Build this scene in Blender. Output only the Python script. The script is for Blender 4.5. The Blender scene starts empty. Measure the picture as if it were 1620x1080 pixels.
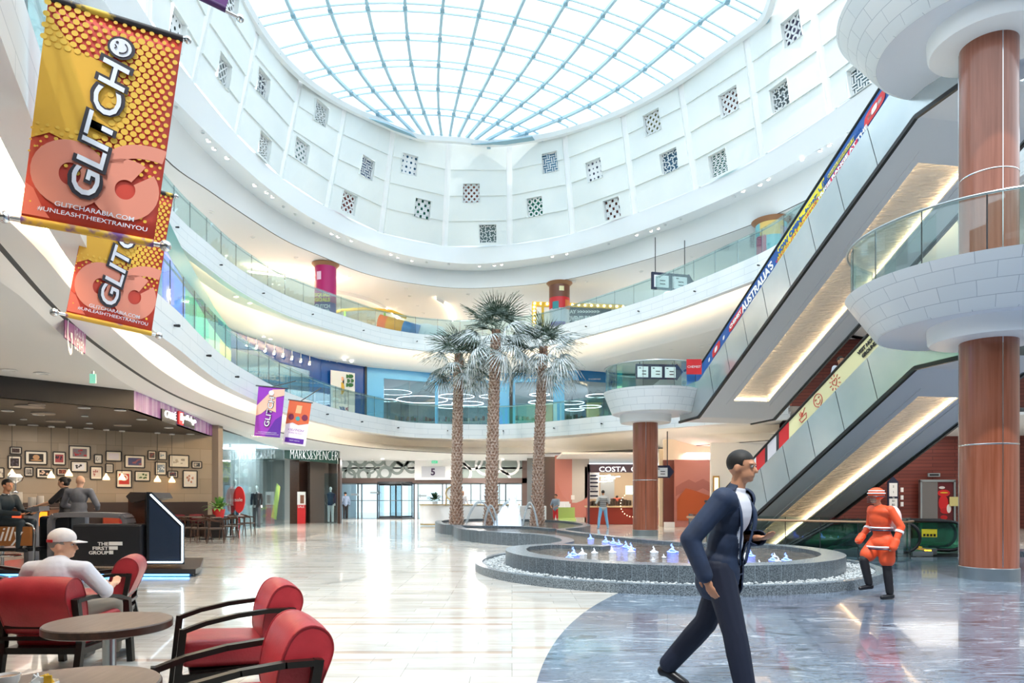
import bpy, bmesh, math, random
from mathutils import Vector, Matrix
random.seed(7)
PI = math.pi
C = bpy.context.scene.collection
SC = bpy.context.scene

# ------------------------------------------------------------------ camera, world, sun, exposure
F = 1080.0            # focal length in pixels (24 mm on a 36 mm wide frame of 1620 px)
EYE = 1.45
HOR = 785.0           # image row of the horizon
cam_d = bpy.data.cameras.new('camera'); cam = bpy.data.objects.new('camera', cam_d); C.objects.link(cam)
cam.location = (0, 0, EYE); cam.rotation_euler = (PI/2, 0, 0)
cam_d.sensor_width = 36.0; cam_d.lens = 24.0; cam_d.shift_y = (HOR-540.0)/1620.0; cam_d.clip_start = 0.05; cam_d.clip_end = 400
SC.camera = cam
w = bpy.data.worlds.new('sky'); SC.world = w; w.use_nodes = True
nt = w.node_tree; bg = nt.nodes['Background']
tcw = nt.nodes.new('ShaderNodeTexCoord'); sep = nt.nodes.new('ShaderNodeSeparateXYZ'); mr = nt.nodes.new('ShaderNodeMapRange')
rampw = nt.nodes.new('ShaderNodeValToRGB')
nt.links.new(tcw.outputs['Generated'], sep.inputs[0]); nt.links.new(sep.outputs['Z'], mr.inputs['Value'])
mr.inputs['From Min'].default_value = -0.1; mr.inputs['From Max'].default_value = 0.8
nt.links.new(mr.outputs['Result'], rampw.inputs['Fac'])
rampw.color_ramp.elements[0].color = (0.76, 0.86, 0.94, 1); rampw.color_ramp.elements[1].color = (0.82, 0.93, 1.0, 1)
nt.links.new(rampw.outputs['Color'], bg.inputs['Color']); bg.inputs['Strength'].default_value = 1.75
sun_d = bpy.data.lights.new('sun', 'SUN'); sun_d.energy = 2.2; sun_d.angle = math.radians(1.2); sun_d.color = (1.0, 0.985, 0.95)
sun = bpy.data.objects.new('sun', sun_d); C.objects.link(sun)
sd = Vector((0.06, 0.55, -1.0)); sun.rotation_euler = sd.to_track_quat('-Z', 'Y').to_euler(); sun.location = (0, 10, 40)
SC.view_settings.view_transform = 'Standard'; SC.view_settings.look = 'None'
SC.view_settings.exposure = 0.5; SC.view_settings.gamma = 1.0; SC.view_settings.use_curve_mapping = False

# ------------------------------------------------------------------ helpers
def at(x, y, Y):
    "point on the line of sight of a pixel at depth Y"
    return Vector(((x-810)/F*Y, Y, EYE+(HOR-y)/F*Y))
def ath(x, y, H):
    "point on the line of sight of a pixel at height H above the eye"
    Y = H*F/(HOR-y)
    return Vector(((x-810)/F*Y, Y, EYE+H))
def flr(x, y, z=0.0):
    Y = (EYE-z)*F/(y-HOR)
    return Vector(((x-810)/F*Y, Y, z))

def srgb(h):
    if isinstance(h, str):
        h = h.lstrip('#'); c = [int(h[i:i+2], 16)/255 for i in (0, 2, 4)]
    else: c = list(h)
    return tuple((v/12.92 if v <= 0.04045 else ((v+0.055)/1.055)**2.4) for v in c)+(1,)
MATS = {}
def mat(name, col='#ffffff', rough=0.5, metal=0.0, emit=None, es=0.0, trans=0.0, noise=None, spec=None, coat=0.0, bump=None, alpha=None, ior=None):
    if name in MATS: return MATS[name]
    m = bpy.data.materials.new(name); m.use_nodes = True; MATS[name] = m
    n = m.node_tree.nodes; l = m.node_tree.links; b = n['Principled BSDF']
    c = srgb(col)
    b.inputs['Base Color'].default_value = c; b.inputs['Roughness'].default_value = rough; b.inputs['Metallic'].default_value = metal
    if coat: b.inputs['Coat Weight'].default_value = coat; b.inputs['Coat Roughness'].default_value = 0.08
    if spec is not None: b.inputs['Specular IOR Level'].default_value = spec
    if trans: b.inputs['Transmission Weight'].default_value = trans
    if ior: b.inputs['IOR'].default_value = ior
    if emit: b.inputs['Emission Color'].default_value = srgb(emit); b.inputs['Emission Strength'].default_value = es
    tc = None
    if noise or bump:
        tc = n.new('ShaderNodeTexCoord')
    if noise:
        col2, scale, stretch = noise[:3]
        mp = n.new('ShaderNodeMapping'); mp.inputs['Scale'].default_value = stretch
        nz = n.new('ShaderNodeTexNoise'); nz.inputs['Scale'].default_value = scale; nz.inputs['Detail'].default_value = 5
        r = n.new('ShaderNodeValToRGB'); lo, hi = noise[3] if len(noise) > 3 else (0.35, 0.65)
        r.color_ramp.elements[0].position = lo; r.color_ramp.elements[1].position = hi
        r.color_ramp.elements[0].color = c; r.color_ramp.elements[1].color = srgb(col2)
        l.new(tc.outputs['Object'], mp.inputs[0]); l.new(mp.outputs[0], nz.inputs['Vector']); l.new(nz.outputs['Fac'], r.inputs['Fac']); l.new(r.outputs['Color'], b.inputs['Base Color'])
    if bump:
        sc, st = bump
        nz2 = n.new('ShaderNodeTexNoise'); nz2.inputs['Scale'].default_value = sc; nz2.inputs['Detail'].default_value = 3
        bp = n.new('ShaderNodeBump'); bp.inputs['Strength'].default_value = st; bp.inputs['Distance'].default_value = 0.02
        l.new(tc.outputs['Object'], nz2.inputs['Vector']); l.new(nz2.outputs['Fac'], bp.inputs['Height']); l.new(bp.outputs['Normal'], b.inputs['Normal'])
    return m
def glass(name, col='#cfe4e2', tint=0.12, rough=0.02):
    "thin clear pane: mostly see-through, with a tint and mirror reflections"
    if name in MATS: return MATS[name]
    m = bpy.data.materials.new(name); m.use_nodes = True; MATS[name] = m
    n = m.node_tree.nodes; l = m.node_tree.links; n.remove(n['Principled BSDF']); out = n['Material Output']
    tr = n.new('ShaderNodeBsdfTransparent'); gl = n.new('ShaderNodeBsdfGlossy'); mx = n.new('ShaderNodeMixShader'); fr = n.new('ShaderNodeFresnel')
    c = srgb(col); tr.inputs['Color'].default_value = c; gl.inputs['Roughness'].default_value = rough; gl.inputs['Color'].default_value = (0.9, 0.95, 1, 1)
    fr.inputs['IOR'].default_value = 1.45
    ad = n.new('ShaderNodeMath'); ad.operation = 'MULTIPLY_ADD'; ad.inputs[1].default_value = 0.38; ad.inputs[2].default_value = tint; ad.use_clamp = True
    l.new(fr.outputs[0], ad.inputs[0]); l.new(ad.outputs[0], mx.inputs['Fac'])
    l.new(tr.outputs[0], mx.inputs[1]); l.new(gl.outputs[0], mx.inputs[2]); l.new(mx.outputs[0], out.inputs['Surface'])
    return m
def emis(name, col, s):
    return mat(name, col, 0.5, emit=col, es=s)

class MB:
    "collects shapes and links them as one mesh object"
    def __init__(s, m=None): s.V = []; s.Fc = []; s.Mi = []; s.mats = []; s.cur = 0; s.uv = {}; s.set(m) if m else None
    def set(s, m):
        if m not in s.mats: s.mats.append(m)
        s.cur = s.mats.index(m); return s
    def v(s, p): s.V.append(tuple(p)); return len(s.V)-1
    def f(s, idx, uv=None):
        if uv: s.uv[len(s.Fc)] = uv
        s.Fc.append(tuple(idx)); s.Mi.append(s.cur)
    def poly(s, pts, uv=None): s.f([s.v(p) for p in pts], uv); return s
    def box(s, c, size, rz=0.0, M=None):
        x, y, z = [v/2 for v in size]; R = Matrix.Rotation(rz, 3, 'Z') if M is None else M
        P = [Vector(c)+R@Vector((a*x, b*y, d*z)) for a in (-1, 1) for b in (-1, 1) for d in (-1, 1)]
        i = [s.v(p) for p in P]
        for q in ((0, 1, 3, 2), (4, 6, 7, 5), (0, 4, 5, 1), (2, 3, 7, 6), (0, 2, 6, 4), (1, 5, 7, 3)): s.f([i[k] for k in q])
        return s
    def bar(s, a, b, wd, ht, up=(0, 0, 1)):
        "rectangular bar from a to b"
        a = Vector(a); b = Vector(b); d = (b-a); L = d.length
        if L < 1e-6: return s
        d.normalize(); u = Vector(up); sx = d.cross(u)
        if sx.length < 1e-4: sx = d.cross(Vector((1, 0, 0)))
        sx.normalize(); u = sx.cross(d)
        M = Matrix((sx, d, u)).transposed()
        return s.box((a+b)/2, (wd, L, ht), M=M)
    def tube(s, path, r, n=8, cap=True, close=False):
        P = [Vector(p) for p in path]; N = len(P); rs = r if isinstance(r, (list, tuple)) else [r]*N
        rings = []; prev = None
        for k in range(N):
            if close: d = P[(k+1) % N]-P[k-1]
            else: d = P[min(k+1, N-1)]-P[max(k-1, 0)]
            if d.length < 1e-9: d = Vector((0, 0, 1))
            d.normalize()
            if prev is None:
                a = d.cross(Vector((0, 0, 1)))
                if a.length < 0.05: a = d.cross(Vector((1, 0, 0)))
            else: a = prev-d*prev.dot(d)
            a.normalize(); prev = a; b = d.cross(a)
            rings.append([s.v(P[k]+(a*math.cos(2*PI*j/n)+b*math.sin(2*PI*j/n))*rs[k]) for j in range(n)])
        for k in range(N if close else N-1):
            A = rings[k]; B = rings[(k+1) % N]
            for j in range(n): s.f((A[j], A[(j+1) % n], B[(j+1) % n], B[j]))
        if cap and not close: s.f(rings[0][::-1]); s.f(rings[-1])
        return s
    def lathe(s, prof, c=(0, 0, 0), n=32, a0=0, a1=2*PI, cap=False):
        full = abs(a1-a0-2*PI) < 1e-6; m = n if full else n+1; R = []
        for (r, z) in prof: R.append([s.v((c[0]+r*math.cos(a0+(a1-a0)*j/n), c[1]+r*math.sin(a0+(a1-a0)*j/n), c[2]+z)) for j in range(m)])
        L = 0
        for k in range(len(prof)-1):
            dl = math.hypot(prof[k+1][0]-prof[k][0], prof[k+1][1]-prof[k][1]); rr = max(prof[k][0], prof[k+1][0])
            for j in range(n):
                j2 = (j+1) % m; u0 = rr*(a1-a0)*j/n; u1 = rr*(a1-a0)*(j+1)/n
                s.f((R[k][j], R[k][j2], R[k+1][j2], R[k+1][j]), [(u0, L), (u1, L), (u1, L+dl), (u0, L+dl)])
            L += dl
        if cap: s.f(R[0][::-1]); s.f(R[-1])
        return s
    def prism(s, pts, z0, z1):
        n = len(pts); A = [s.v((p[0], p[1], z0)) for p in pts]; B = [s.v((p[0], p[1], z1)) for p in pts]
        s.f(A[::-1]); s.f(B)
        for i in range(n): s.f((A[i], A[(i+1) % n], B[(i+1) % n], B[i]))
        return s
    def extrude(s, pts, d):
        "closed outline pts (3D) pushed along d"
        n = len(pts); d = Vector(d); A = [s.v(p) for p in pts]; B = [s.v(Vector(p)+d) for p in pts]
        s.f(A[::-1]); s.f(B)
        for i in range(n): s.f((A[i], A[(i+1) % n], B[(i+1) % n], B[i]))
        return s
    def ell(s, c, r, nu=12, nv=8, M=None):
        c = Vector(c); r = (r, r, r) if not isinstance(r, (tuple, list)) else r; M = M or Matrix.Identity(3)
        t = s.v(c+M@Vector((0, 0, r[2]))); bt = s.v(c-M@Vector((0, 0, r[2]))); R = []
        for i in range(1, nv):
            th = PI*i/nv; R.append([s.v(c+M@Vector((r[0]*math.sin(th)*math.cos(2*PI*j/nu), r[1]*math.sin(th)*math.sin(2*PI*j/nu), r[2]*math.cos(th)))) for j in range(nu)])
        for j in range(nu):
            s.f((t, R[0][j], R[0][(j+1) % nu])); s.f((bt, R[-1][(j+1) % nu], R[-1][j]))
            for i in range(len(R)-1): s.f((R[i][j], R[i+1][j], R[i+1][(j+1) % nu], R[i][(j+1) % nu]))
        return s
    def loft(s, rows, close=False, uv=True):
        "rows: list of equal length point lists"
        R = [[s.v(p) for p in row] for row in rows]; n = len(rows[0])
        acc = [0.0]
        for j in range(n): acc.append(acc[-1]+(Vector(rows[0][(j+1) % n])-Vector(rows[0][j])).length)
        vl = 0.0
        for k in range(len(R)-1):
            dl = (Vector(rows[k][n//2])-Vector(rows[k+1][n//2])).length
            for j in range(n if close else n-1):
                j2 = (j+1) % n
                s.f((R[k][j], R[k][j2], R[k+1][j2], R[k+1][j]), [(acc[j], -vl), (acc[j+1], -vl), (acc[j+1], -vl-dl), (acc[j], -vl-dl)] if uv else None)
            vl += dl
        return s
    def build(s, name, parent=None, smooth=False, bevel=0.0):
        me = bpy.data.meshes.new(name); me.from_pydata(s.V, [], s.Fc)
        for m in s.mats: me.materials.append(m)
        me.polygons.foreach_set('material_index', s.Mi)
        if s.uv:
            ul = me.uv_layers.new(name='UVMap')
            for fi, uvs in s.uv.items():
                p = me.polygons[fi]
                for k, li in enumerate(p.loop_indices): ul.data[li].uv = uvs[k]
        bm = bmesh.new(); bm.from_mesh(me)
        bmesh.ops.recalc_face_normals(bm, faces=bm.faces)
        bm.to_mesh(me); bm.free()
        if smooth:
            me.polygons.foreach_set('use_smooth', [True]*len(me.polygons))
            try: me.set_sharp_from_angle(angle=math.radians(38))
            except Exception: pass
        me.update()
        o = bpy.data.objects.new(name, me); C.objects.link(o)
        if parent: o.parent = parent
        if bevel:
            md = o.modifiers.new('bevel', 'BEVEL'); md.width = bevel; md.segments = 2; md.limit_method = 'ANGLE'; md.angle_limit = math.radians(40)
        return o
def tag(o, label=None, cat=None, group=None, kind=None):
    if label: o['label'] = label
    if cat: o['category'] = cat
    if group: o['group'] = group
    if kind: o['kind'] = kind
    return o
def empty(name, loc=(0, 0, 0), rz=0.0, label=None, cat=None, group=None, kind=None):
    o = bpy.data.objects.new(name, None); C.objects.link(o); o.location = loc; o.rotation_euler = (0, 0, rz); o.empty_display_size = 0.2
    return tag(o, label, cat, group, kind)
def copy_tree(o, parent=None):
    c = o.copy(); C.objects.link(c)
    if parent: c.parent = parent
    for ch in list(o.children): copy_tree(ch, c)
    return c
def struct(mb, name, smooth=False, label=None, parent=None):
    o = mb.build(name, parent, smooth)
    if parent is None: o['kind'] = 'structure'
    if label: o['label'] = label
    return o
def cr(pts, n=8):
    "Catmull-Rom through points"
    P = [Vector(p) for p in pts]; P = [2*P[0]-P[1]]+P+[2*P[-1]-P[-2]]; out = []
    for i in range(1, len(P)-2):
        for k in range(n):
            t = k/n; a, b, c, d = P[i-1], P[i], P[i+1], P[i+2]
            out.append(0.5*((2*b)+(c-a)*t+(2*a-5*b+4*c-d)*t*t+(3*b-a-3*c+d)*t**3))
    out.append(P[-2]); return out
def resample(P, n):
    L = [0]
    for a, b in zip(P, P[1:]): L.append(L[-1]+(b-a).length)
    out = []; j = 0
    for i in range(n):
        t = L[-1]*i/(n-1)
        while j < len(L)-2 and L[j+1] < t: j += 1
        u = (t-L[j])/max(1e-9, L[j+1]-L[j]); out.append(P[j].lerp(P[j+1], min(1, max(0, u))))
    return out
def smooth_line(P, it=3):
    P = [p.copy() for p in P]
    for _ in range(it):
        P = [P[0]]+[(P[i-1]+2*P[i]+P[i+1])/4 for i in range(1, len(P)-1)]+[P[-1]]
    return P
def offset_line(P, d, dz=0.0):
    "shift a plan curve sideways (to its left when d>0)"
    out = []
    for i, p in enumerate(P):
        t = P[min(i+1, len(P)-1)]-P[max(i-1, 0)]; n = Vector((-t.y, t.x, 0)); n.normalize(); out.append(p+n*d+Vector((0, 0, dz)))
    return out
def text_obj(name, body, size, loc, xdir, ydir, m, parent=None, ext=0.004, align='CENTER', bold=0.0, width=None, height=None, shear=0.0):
    "lettering as a mesh; xdir is the reading direction, ydir the up direction of the letters"
    cu = bpy.data.curves.new(name, 'FONT'); cu.body = body; cu.size = size; cu.extrude = ext; cu.align_x = align; cu.align_y = 'CENTER'; cu.offset = bold; cu.shear = shear; cu.resolution_u = 3
    to = bpy.data.objects.new(name+'_c', cu); C.objects.link(to)
    dg = bpy.context.evaluated_depsgraph_get(); dg.update(); me = bpy.data.meshes.new_from_object(to.evaluated_get(dg))
    bpy.data.objects.remove(to)
    if len(me.vertices) == 0: return None
    xs = [v.co.x for v in me.vertices]; ys = [v.co.y for v in me.vertices]
    sx = sy = 1.0; cx = (min(xs)+max(xs))/2; cy = (min(ys)+max(ys))/2
    if width: sx = width/(max(xs)-min(xs))
    if height: sy = height/(max(ys)-min(ys))
    elif width: sy = sx
    if height and not width: sx = sy
    X = Vector(xdir).normalized(); Yv = Vector(ydir).normalized(); Z = X.cross(Yv); L = Vector(loc)
    for v in me.vertices:
        x, y, z = v.co
        if align == 'CENTER': x -= cx
        v.co = L+X*(x*sx)+Yv*((y-cy)*sy)+Z*z
    me.materials.clear(); me.materials.append(m); me.name = name
    o = bpy.data.objects.new(name, me); C.objects.link(o)
    if parent:
        o.parent = parent; o.matrix_parent_inverse = parent.matrix_basis.inverted() if parent.type == 'EMPTY' and parent.parent is None else Matrix.Identity(4)
    return o

# ------------------------------------------------------------------ materials
M = {}
M['white'] = mat('white_plaster', '#f1f3f4', 0.6)
M['ceil'] = mat('ceiling_plaster', '#eceeef', 0.7)
M['drum'] = mat('drum_panel', '#eef1ee', 0.65, noise=('#e6ebea', 0.4, (1, 1, 1)))
M['lip'] = mat('satin_white', '#f2f5f8', 0.35)
M['steel'] = mat('stainless_steel', '#b9c2c6', 0.28, 0.9, noise=('#a7b2b8', 0.6, (1, 1, 1)))
M['chrome'] = mat('chrome', '#d8dcdf', 0.12, 1.0)
M['black'] = mat('black_metal', '#1b1b1e', 0.35)
M['dark'] = mat('dark_line', '#33363a', 0.5)
M['ledw'] = emis('led_warm', '#ffdcae', 26); M['ledp'] = emis('led_panel', '#ffdcae', 12)
M['ledc'] = emis('led_cool', '#dff2ff', 4)
M['ledb'] = emis('led_blue', '#5aaeff', 5)
M['lamp'] = emis('downlight_lens', '#fff0dc', 9)
M['skyframe'] = mat('skylight_frame', '#b5d3e0', 0.45)
M['skyframe2'] = mat('skylight_joint', '#8fb4c4', 0.45)
M['wood'] = mat('column_wood', '#a0604a', 0.3, coat=0.4, noise=('#86482f', 3.0, (6, 6, 0.25), (0.3, 0.7)))
M['mahog'] = mat('mahogany_slats', '#6a3027', 0.45)
M['tan'] = mat('sandstone_wall', '#a9967f', 0.7, noise=('#8d7a66', 2.5, (0.25, 0.25, 4)))
M['balu'] = glass('balustrade_glass', '#e9f5f3', 0.04)
M['shopglass'] = glass('shop_glass', '#e4f0f3', 0.05)
M['skyglass'] = glass('skylight_glass', '#f4fbff', 0.0)
_n = M['skyglass'].node_tree; _out = _n.nodes['Material Output']; _mx = _n.nodes['Mix Shader'] if 'Mix Shader' in _n.nodes else [x for x in _n.nodes if x.type == 'MIX_SHADER'][0]
_t = _n.nodes.new('ShaderNodeBsdfTranslucent'); _t.inputs['Color'].default_value = (0.95, 0.98, 1, 1); _m2 = _n.nodes.new('ShaderNodeMixShader'); _m2.inputs[0].default_value = 0.45
_n.links.new(_mx.outputs[0], _m2.inputs[1]); _n.links.new(_t.outputs[0], _m2.inputs[2]); _n.links.new(_m2.outputs[0], _out.inputs['Surface'])
M['escglass'] = glass('escalator_glass', '#8fd8c0', 0.08)
M['rubber'] = mat('handrail_rubber', '#121214', 0.4)
M['bluesign'] = mat('blue_print', '#1358a8', 0.4)
M['yellow'] = mat('yellow_print', '#f3e23a', 0.4)
M['cream'] = mat('cream_print', '#efe7b4', 0.4)
M['red'] = mat('red_print', '#d62a30', 0.4)
M['pinkred'] = mat('pink_red_print', '#d8305c', 0.4)
M['whitep'] = mat('white_print', '#f4f4f4', 0.4)
M['navy'] = mat('navy_sign', '#1d2440', 0.4)
M['leather'] = mat('red_leather', '#b23039', 0.38, noise=('#9d2730', 5, (1, 1, 1)), bump=(60, 0.08))
M['blackwood'] = mat('black_wood', '#17130f', 0.33)
M['brownwood'] = mat('brown_wood', '#4d3226', 0.35, noise=('#3a2419', 3, (8, 1, 8)))
M['tabletop'] = mat('table_laminate', '#6a5a52', 0.32, noise=('#5b4b44', 4, (10, 1, 1)))
M['skin'] = mat('skin', '#c58d6d', 0.55)
M['skin2'] = mat('skin_light', '#d9a98c', 0.55)
M['hair'] = mat('dark_hair', '#16110e', 0.6)

def brick_mat(name, c1, c2, cm, bw, bh, mortar=0.006, rough=0.5, coord='UV', offset=0.5, bump=0.0, freq=2, scale=1.0, spec=None):
    m = bpy.data.materials.new(name); m.use_nodes = True; MATS[name] = m
    n = m.node_tree.nodes; l = m.node_tree.links; b = n['Principled BSDF']; tc = n.new('ShaderNodeTexCoord'); bt = n.new('ShaderNodeTexBrick')
    bt.inputs['Color1'].default_value = srgb(c1); bt.inputs['Color2'].default_value = srgb(c2); bt.inputs['Mortar'].default_value = srgb(cm)
    bt.inputs['Scale'].default_value = scale; bt.inputs['Brick Width'].default_value = bw; bt.inputs['Row Height'].default_value = bh; bt.inputs['Mortar Size'].default_value = mortar; bt.offset = offset; bt.offset_frequency = freq
    bt.inputs['Mortar Smooth'].default_value = 0.0
    l.new(tc.outputs[coord], bt.inputs['Vector']); l.new(bt.outputs['Color'], b.inputs['Base Color']); b.inputs['Roughness'].default_value = rough
    if spec is not None: b.inputs['Specular IOR Level'].default_value = spec
    if bump:
        bp = n.new('ShaderNodeBump'); bp.inputs['Strength'].default_value = bump; bp.inputs['Distance'].default_value = 0.01; bp.invert = True
        l.new(bt.outputs['Fac'], bp.inputs['Height']); l.new(bp.outputs['Normal'], b.inputs['Normal'])
    return m
M['stone'] = brick_mat('fascia_stone', '#e9eef1', '#eef2f4', '#c3ccd2', 1.35, 0.27, 0.006, 0.32)
M['disc'] = brick_mat('disc_tile', '#e6edf2', '#edf2f6', '#b9c2cb', 0.62, 0.27, 0.005, 0.3)
M['granite'] = brick_mat('granite_tiles', '#39434b', '#46515a', '#8fa2ae', 0.24, 0.6, 0.003, 0.3)
def speckle(m, strength=0.5, scale=260, lo='#1d242a', hi='#b9c6cf'):
    n = m.node_tree.nodes; l = m.node_tree.links; b = n['Principled BSDF']; tc = n.new('ShaderNodeTexCoord'); v = n.new('ShaderNodeTexNoise')
    v.inputs['Scale'].default_value = scale; v.inputs['Detail'].default_value = 2; r = n.new('ShaderNodeValToRGB'); r.color_ramp.elements[0].position = 0.38; r.color_ramp.elements[1].position = 0.62
    r.color_ramp.elements[0].color = srgb(lo); r.color_ramp.elements[1].color = srgb(hi)
    mx = n.new('ShaderNodeMix'); mx.data_type = 'RGBA'; mx.inputs[0].default_value = strength
    old = b.inputs['Base Color'].links[0].from_socket if b.inputs['Base Color'].links else None
    if old: l.new(old, mx.inputs[6])
    else: mx.inputs[6].default_value = b.inputs['Base Color'].default_value
    l.new(tc.outputs['Object'], v.inputs['Vector']); l.new(v.outputs['Fac'], r.inputs['Fac']); l.new(r.outputs['Color'], mx.inputs[7]); l.new(mx.outputs[2], b.inputs['Base Color'])
speckle(M['granite'], 0.28, 60)
M['coping'] = mat('granite_coping', '#76828b', 0.22); speckle(M['coping'], 0.35, 55)
M['granite_face'] = mat('granite_plain', '#4d5860', 0.35); speckle(M['granite_face'], 0.4, 60)
M['pool'] = mat('pool_lining', '#6d6158', 0.4, noise=('#4c4a48', 3, (1, 1, 1)))
# ------------------------------------------------------------------ floor
def floor_material():
    m = bpy.data.materials.new('marble_floor'); m.use_nodes = True
    n = m.node_tree.nodes; l = m.node_tree.links; b = n['Principled BSDF']; tc = n.new('ShaderNodeTexCoord')
    bt = n.new('ShaderNodeTexBrick'); bt.offset = 0.37; bt.offset_frequency = 3
    bt.inputs['Color1'].default_value = srgb('#e6e4de'); bt.inputs['Color2'].default_value = srgb('#d3d0ca'); bt.inputs['Mortar'].default_value = srgb('#a9a6a0')
    bt.inputs['Scale'].default_value = 1; bt.inputs['Brick Width'].default_value = 0.9; bt.inputs['Row Height'].default_value = 0.22; bt.inputs['Mortar Size'].default_value = 0.003
    l.new(tc.outputs['Object'], bt.inputs['Vector'])
    # long thin coloured strips laid along the rows
    b2 = n.new('ShaderNodeTexBrick'); b2.offset = 0.41; b2.offset_frequency = 2
    b2.inputs['Color1'].default_value = (0, 0, 0, 1); b2.inputs['Color2'].default_value = (1, 1, 1, 1); b2.inputs['Mortar'].default_value = (0, 0, 0, 1); b2.inputs['Mortar Size'].default_value = 0
    b2.inputs['Scale'].default_value = 1; b2.inputs['Brick Width'].default_value = 2.6; b2.inputs['Row Height'].default_value = 0.1; b2.inputs['Bias'].default_value = -0.1
    l.new(tc.outputs['Object'], b2.inputs['Vector'])
    r2 = n.new('ShaderNodeValToRGB'); r2.color_ramp.interpolation = 'CONSTANT'; e = r2.color_ramp.elements
    e[0].position = 0; e[0].color = (0, 0, 0, 1); e[1].position = 0.86; e[1].color = (0.65, 0.65, 0.65, 1)
    l.new(b2.outputs['Color'], r2.inputs['Fac'])
    nz0 = n.new('ShaderNodeTexNoise'); nz0.inputs['Scale'].default_value = 0.35; mp0 = n.new('ShaderNodeMapping'); mp0.inputs['Scale'].default_value = (0.6, 6, 1)
    l.new(tc.outputs['Object'], mp0.inputs[0]); l.new(mp0.outputs[0], nz0.inputs['Vector'])
    rs = n.new('ShaderNodeValToRGB'); rs.color_ramp.elements[0].color = srgb('#b9967f'); rs.color_ramp.elements[1].color = srgb('#c4ad96'); rs.color_ramp.elements[0].position = 0.45; rs.color_ramp.elements[1].position = 0.55
    l.new(nz0.outputs['Fac'], rs.inputs['Fac'])
    mx = n.new('ShaderNodeMix'); mx.data_type = 'RGBA'; l.new(r2.outputs['Color'], mx.inputs[0]); l.new(bt.outputs['Color'], mx.inputs[6]); l.new(rs.outputs['Color'], mx.inputs[7])
    # broad veining / band tints
    nz = n.new('ShaderNodeTexNoise'); nz.inputs['Scale'].default_value = 2.2; nz.inputs['Detail'].default_value = 8; nz.inputs['Roughness'].default_value = 0.7
    mp = n.new('ShaderNodeMapping'); mp.inputs['Scale'].default_value = (0.5, 2.4, 1); l.new(tc.outputs['Object'], mp.inputs[0]); l.new(mp.outputs[0], nz.inputs['Vector'])
    rv = n.new('ShaderNodeValToRGB'); rv.color_ramp.elements[0].position = 0.3; rv.color_ramp.elements[1].position = 0.62; rv.color_ramp.elements[0].color = srgb('#cbc6bd'); rv.color_ramp.elements[1].color = (1, 1, 1, 1)
    l.new(nz.outputs['Fac'], rv.inputs['Fac'])
    mu = n.new('ShaderNodeMix'); mu.data_type = 'RGBA'; mu.blend_type = 'MULTIPLY'; mu.inputs[0].default_value = 0.7; l.new(mx.outputs[2], mu.inputs[6]); l.new(rv.outputs['Color'], mu.inputs[7])
    # blue swirled marble inside a big inlaid circle
    wv = n.new('ShaderNodeTexNoise'); wv.inputs['Scale'].default_value = 1.6; wv.inputs['Detail'].default_value = 10; wv.inputs['Roughness'].default_value = 0.68; wv.inputs['Distortion'].default_value = 1.7
    mpb = n.new('ShaderNodeMapping'); mpb.inputs['Scale'].default_value = (1.0, 3.6, 1); mpb.inputs['Rotation'].default_value = (0, 0, 0.25); l.new(tc.outputs['Object'], mpb.inputs[0]); l.new(mpb.outputs[0], wv.inputs['Vector'])
    rb = n.new('ShaderNodeValToRGB'); cs = [(0.30, '#33373d'), (0.41, '#5b6875'), (0.48, '#8797a6'), (0.54, '#647484'), (0.60, '#a3b1bc'), (0.70, '#dde2e2')]
    el = rb.color_ramp.elements; el[0].position = cs[0][0]; el[0].color = srgb(cs[0][1]); el[1].position = cs[-1][0]; el[1].color = srgb(cs[-1][1])
    for p, c in cs[1:-1]: x = el.new(p); x.color = srgb(c)
    l.new(wv.outputs['Fac'], rb.inputs['Fac'])
    nb = n.new('ShaderNodeTexNoise'); nb.inputs['Scale'].default_value = 0.35; nb.inputs['Detail'].default_value = 3; l.new(tc.outputs['Object'], nb.inputs['Vector'])
    rc = n.new('ShaderNodeValToRGB'); rc.color_ramp.elements[0].position = 0.4; rc.color_ramp.elements[1].position = 0.65; rc.color_ramp.elements[0].color = srgb('#f1f7ff'); rc.color_ramp.elements[1].color = srgb('#d8c9d4'); l.new(nb.outputs['Fac'], rc.inputs['Fac'])
    mb = n.new('ShaderNodeMix'); mb.data_type = 'RGBA'; mb.blend_type = 'MULTIPLY'; mb.inputs[0].default_value = 0.9; l.new(rb.outputs['Color'], mb.inputs[6]); l.new(rc.outputs['Color'], mb.inputs[7])
    sp = n.new('ShaderNodeSeparateXYZ'); l.new(tc.outputs['Object'], sp.inputs[0]); cb = n.new('ShaderNodeCombineXYZ'); l.new(sp.outputs['X'], cb.inputs['X']); l.new(sp.outputs['Y'], cb.inputs['Y'])
    ds = n.new('ShaderNodeVectorMath'); ds.operation = 'DISTANCE'; ds.inputs[1].default_value = (15.4, 3.65, 0); l.new(cb.outputs[0], ds.inputs[0])
    lt = n.new('ShaderNodeMath'); lt.operation = 'LESS_THAN'; lt.inputs[1].default_value = 15.3; l.new(ds.outputs['Value'], lt.inputs[0])
    fm = n.new('ShaderNodeMix'); fm.data_type = 'RGBA'; l.new(lt.outputs[0], fm.inputs[0]); l.new(mu.outputs[2], fm.inputs[6]); l.new(mb.outputs[2], fm.inputs[7])
    l.new(fm.outputs[2], b.inputs['Base Color']); b.inputs['Roughness'].default_value = 0.17
    b.inputs['Coat Weight'].default_value = 0.35; b.inputs['Coat Roughness'].default_value = 0.04
    return m
M['floor'] = floor_material()
HX0, HX1, HY0, HY1 = 6.6, 13.4, 16.3, 23.0          # opening of the escalator well
mb = MB(M['floor'])
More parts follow.
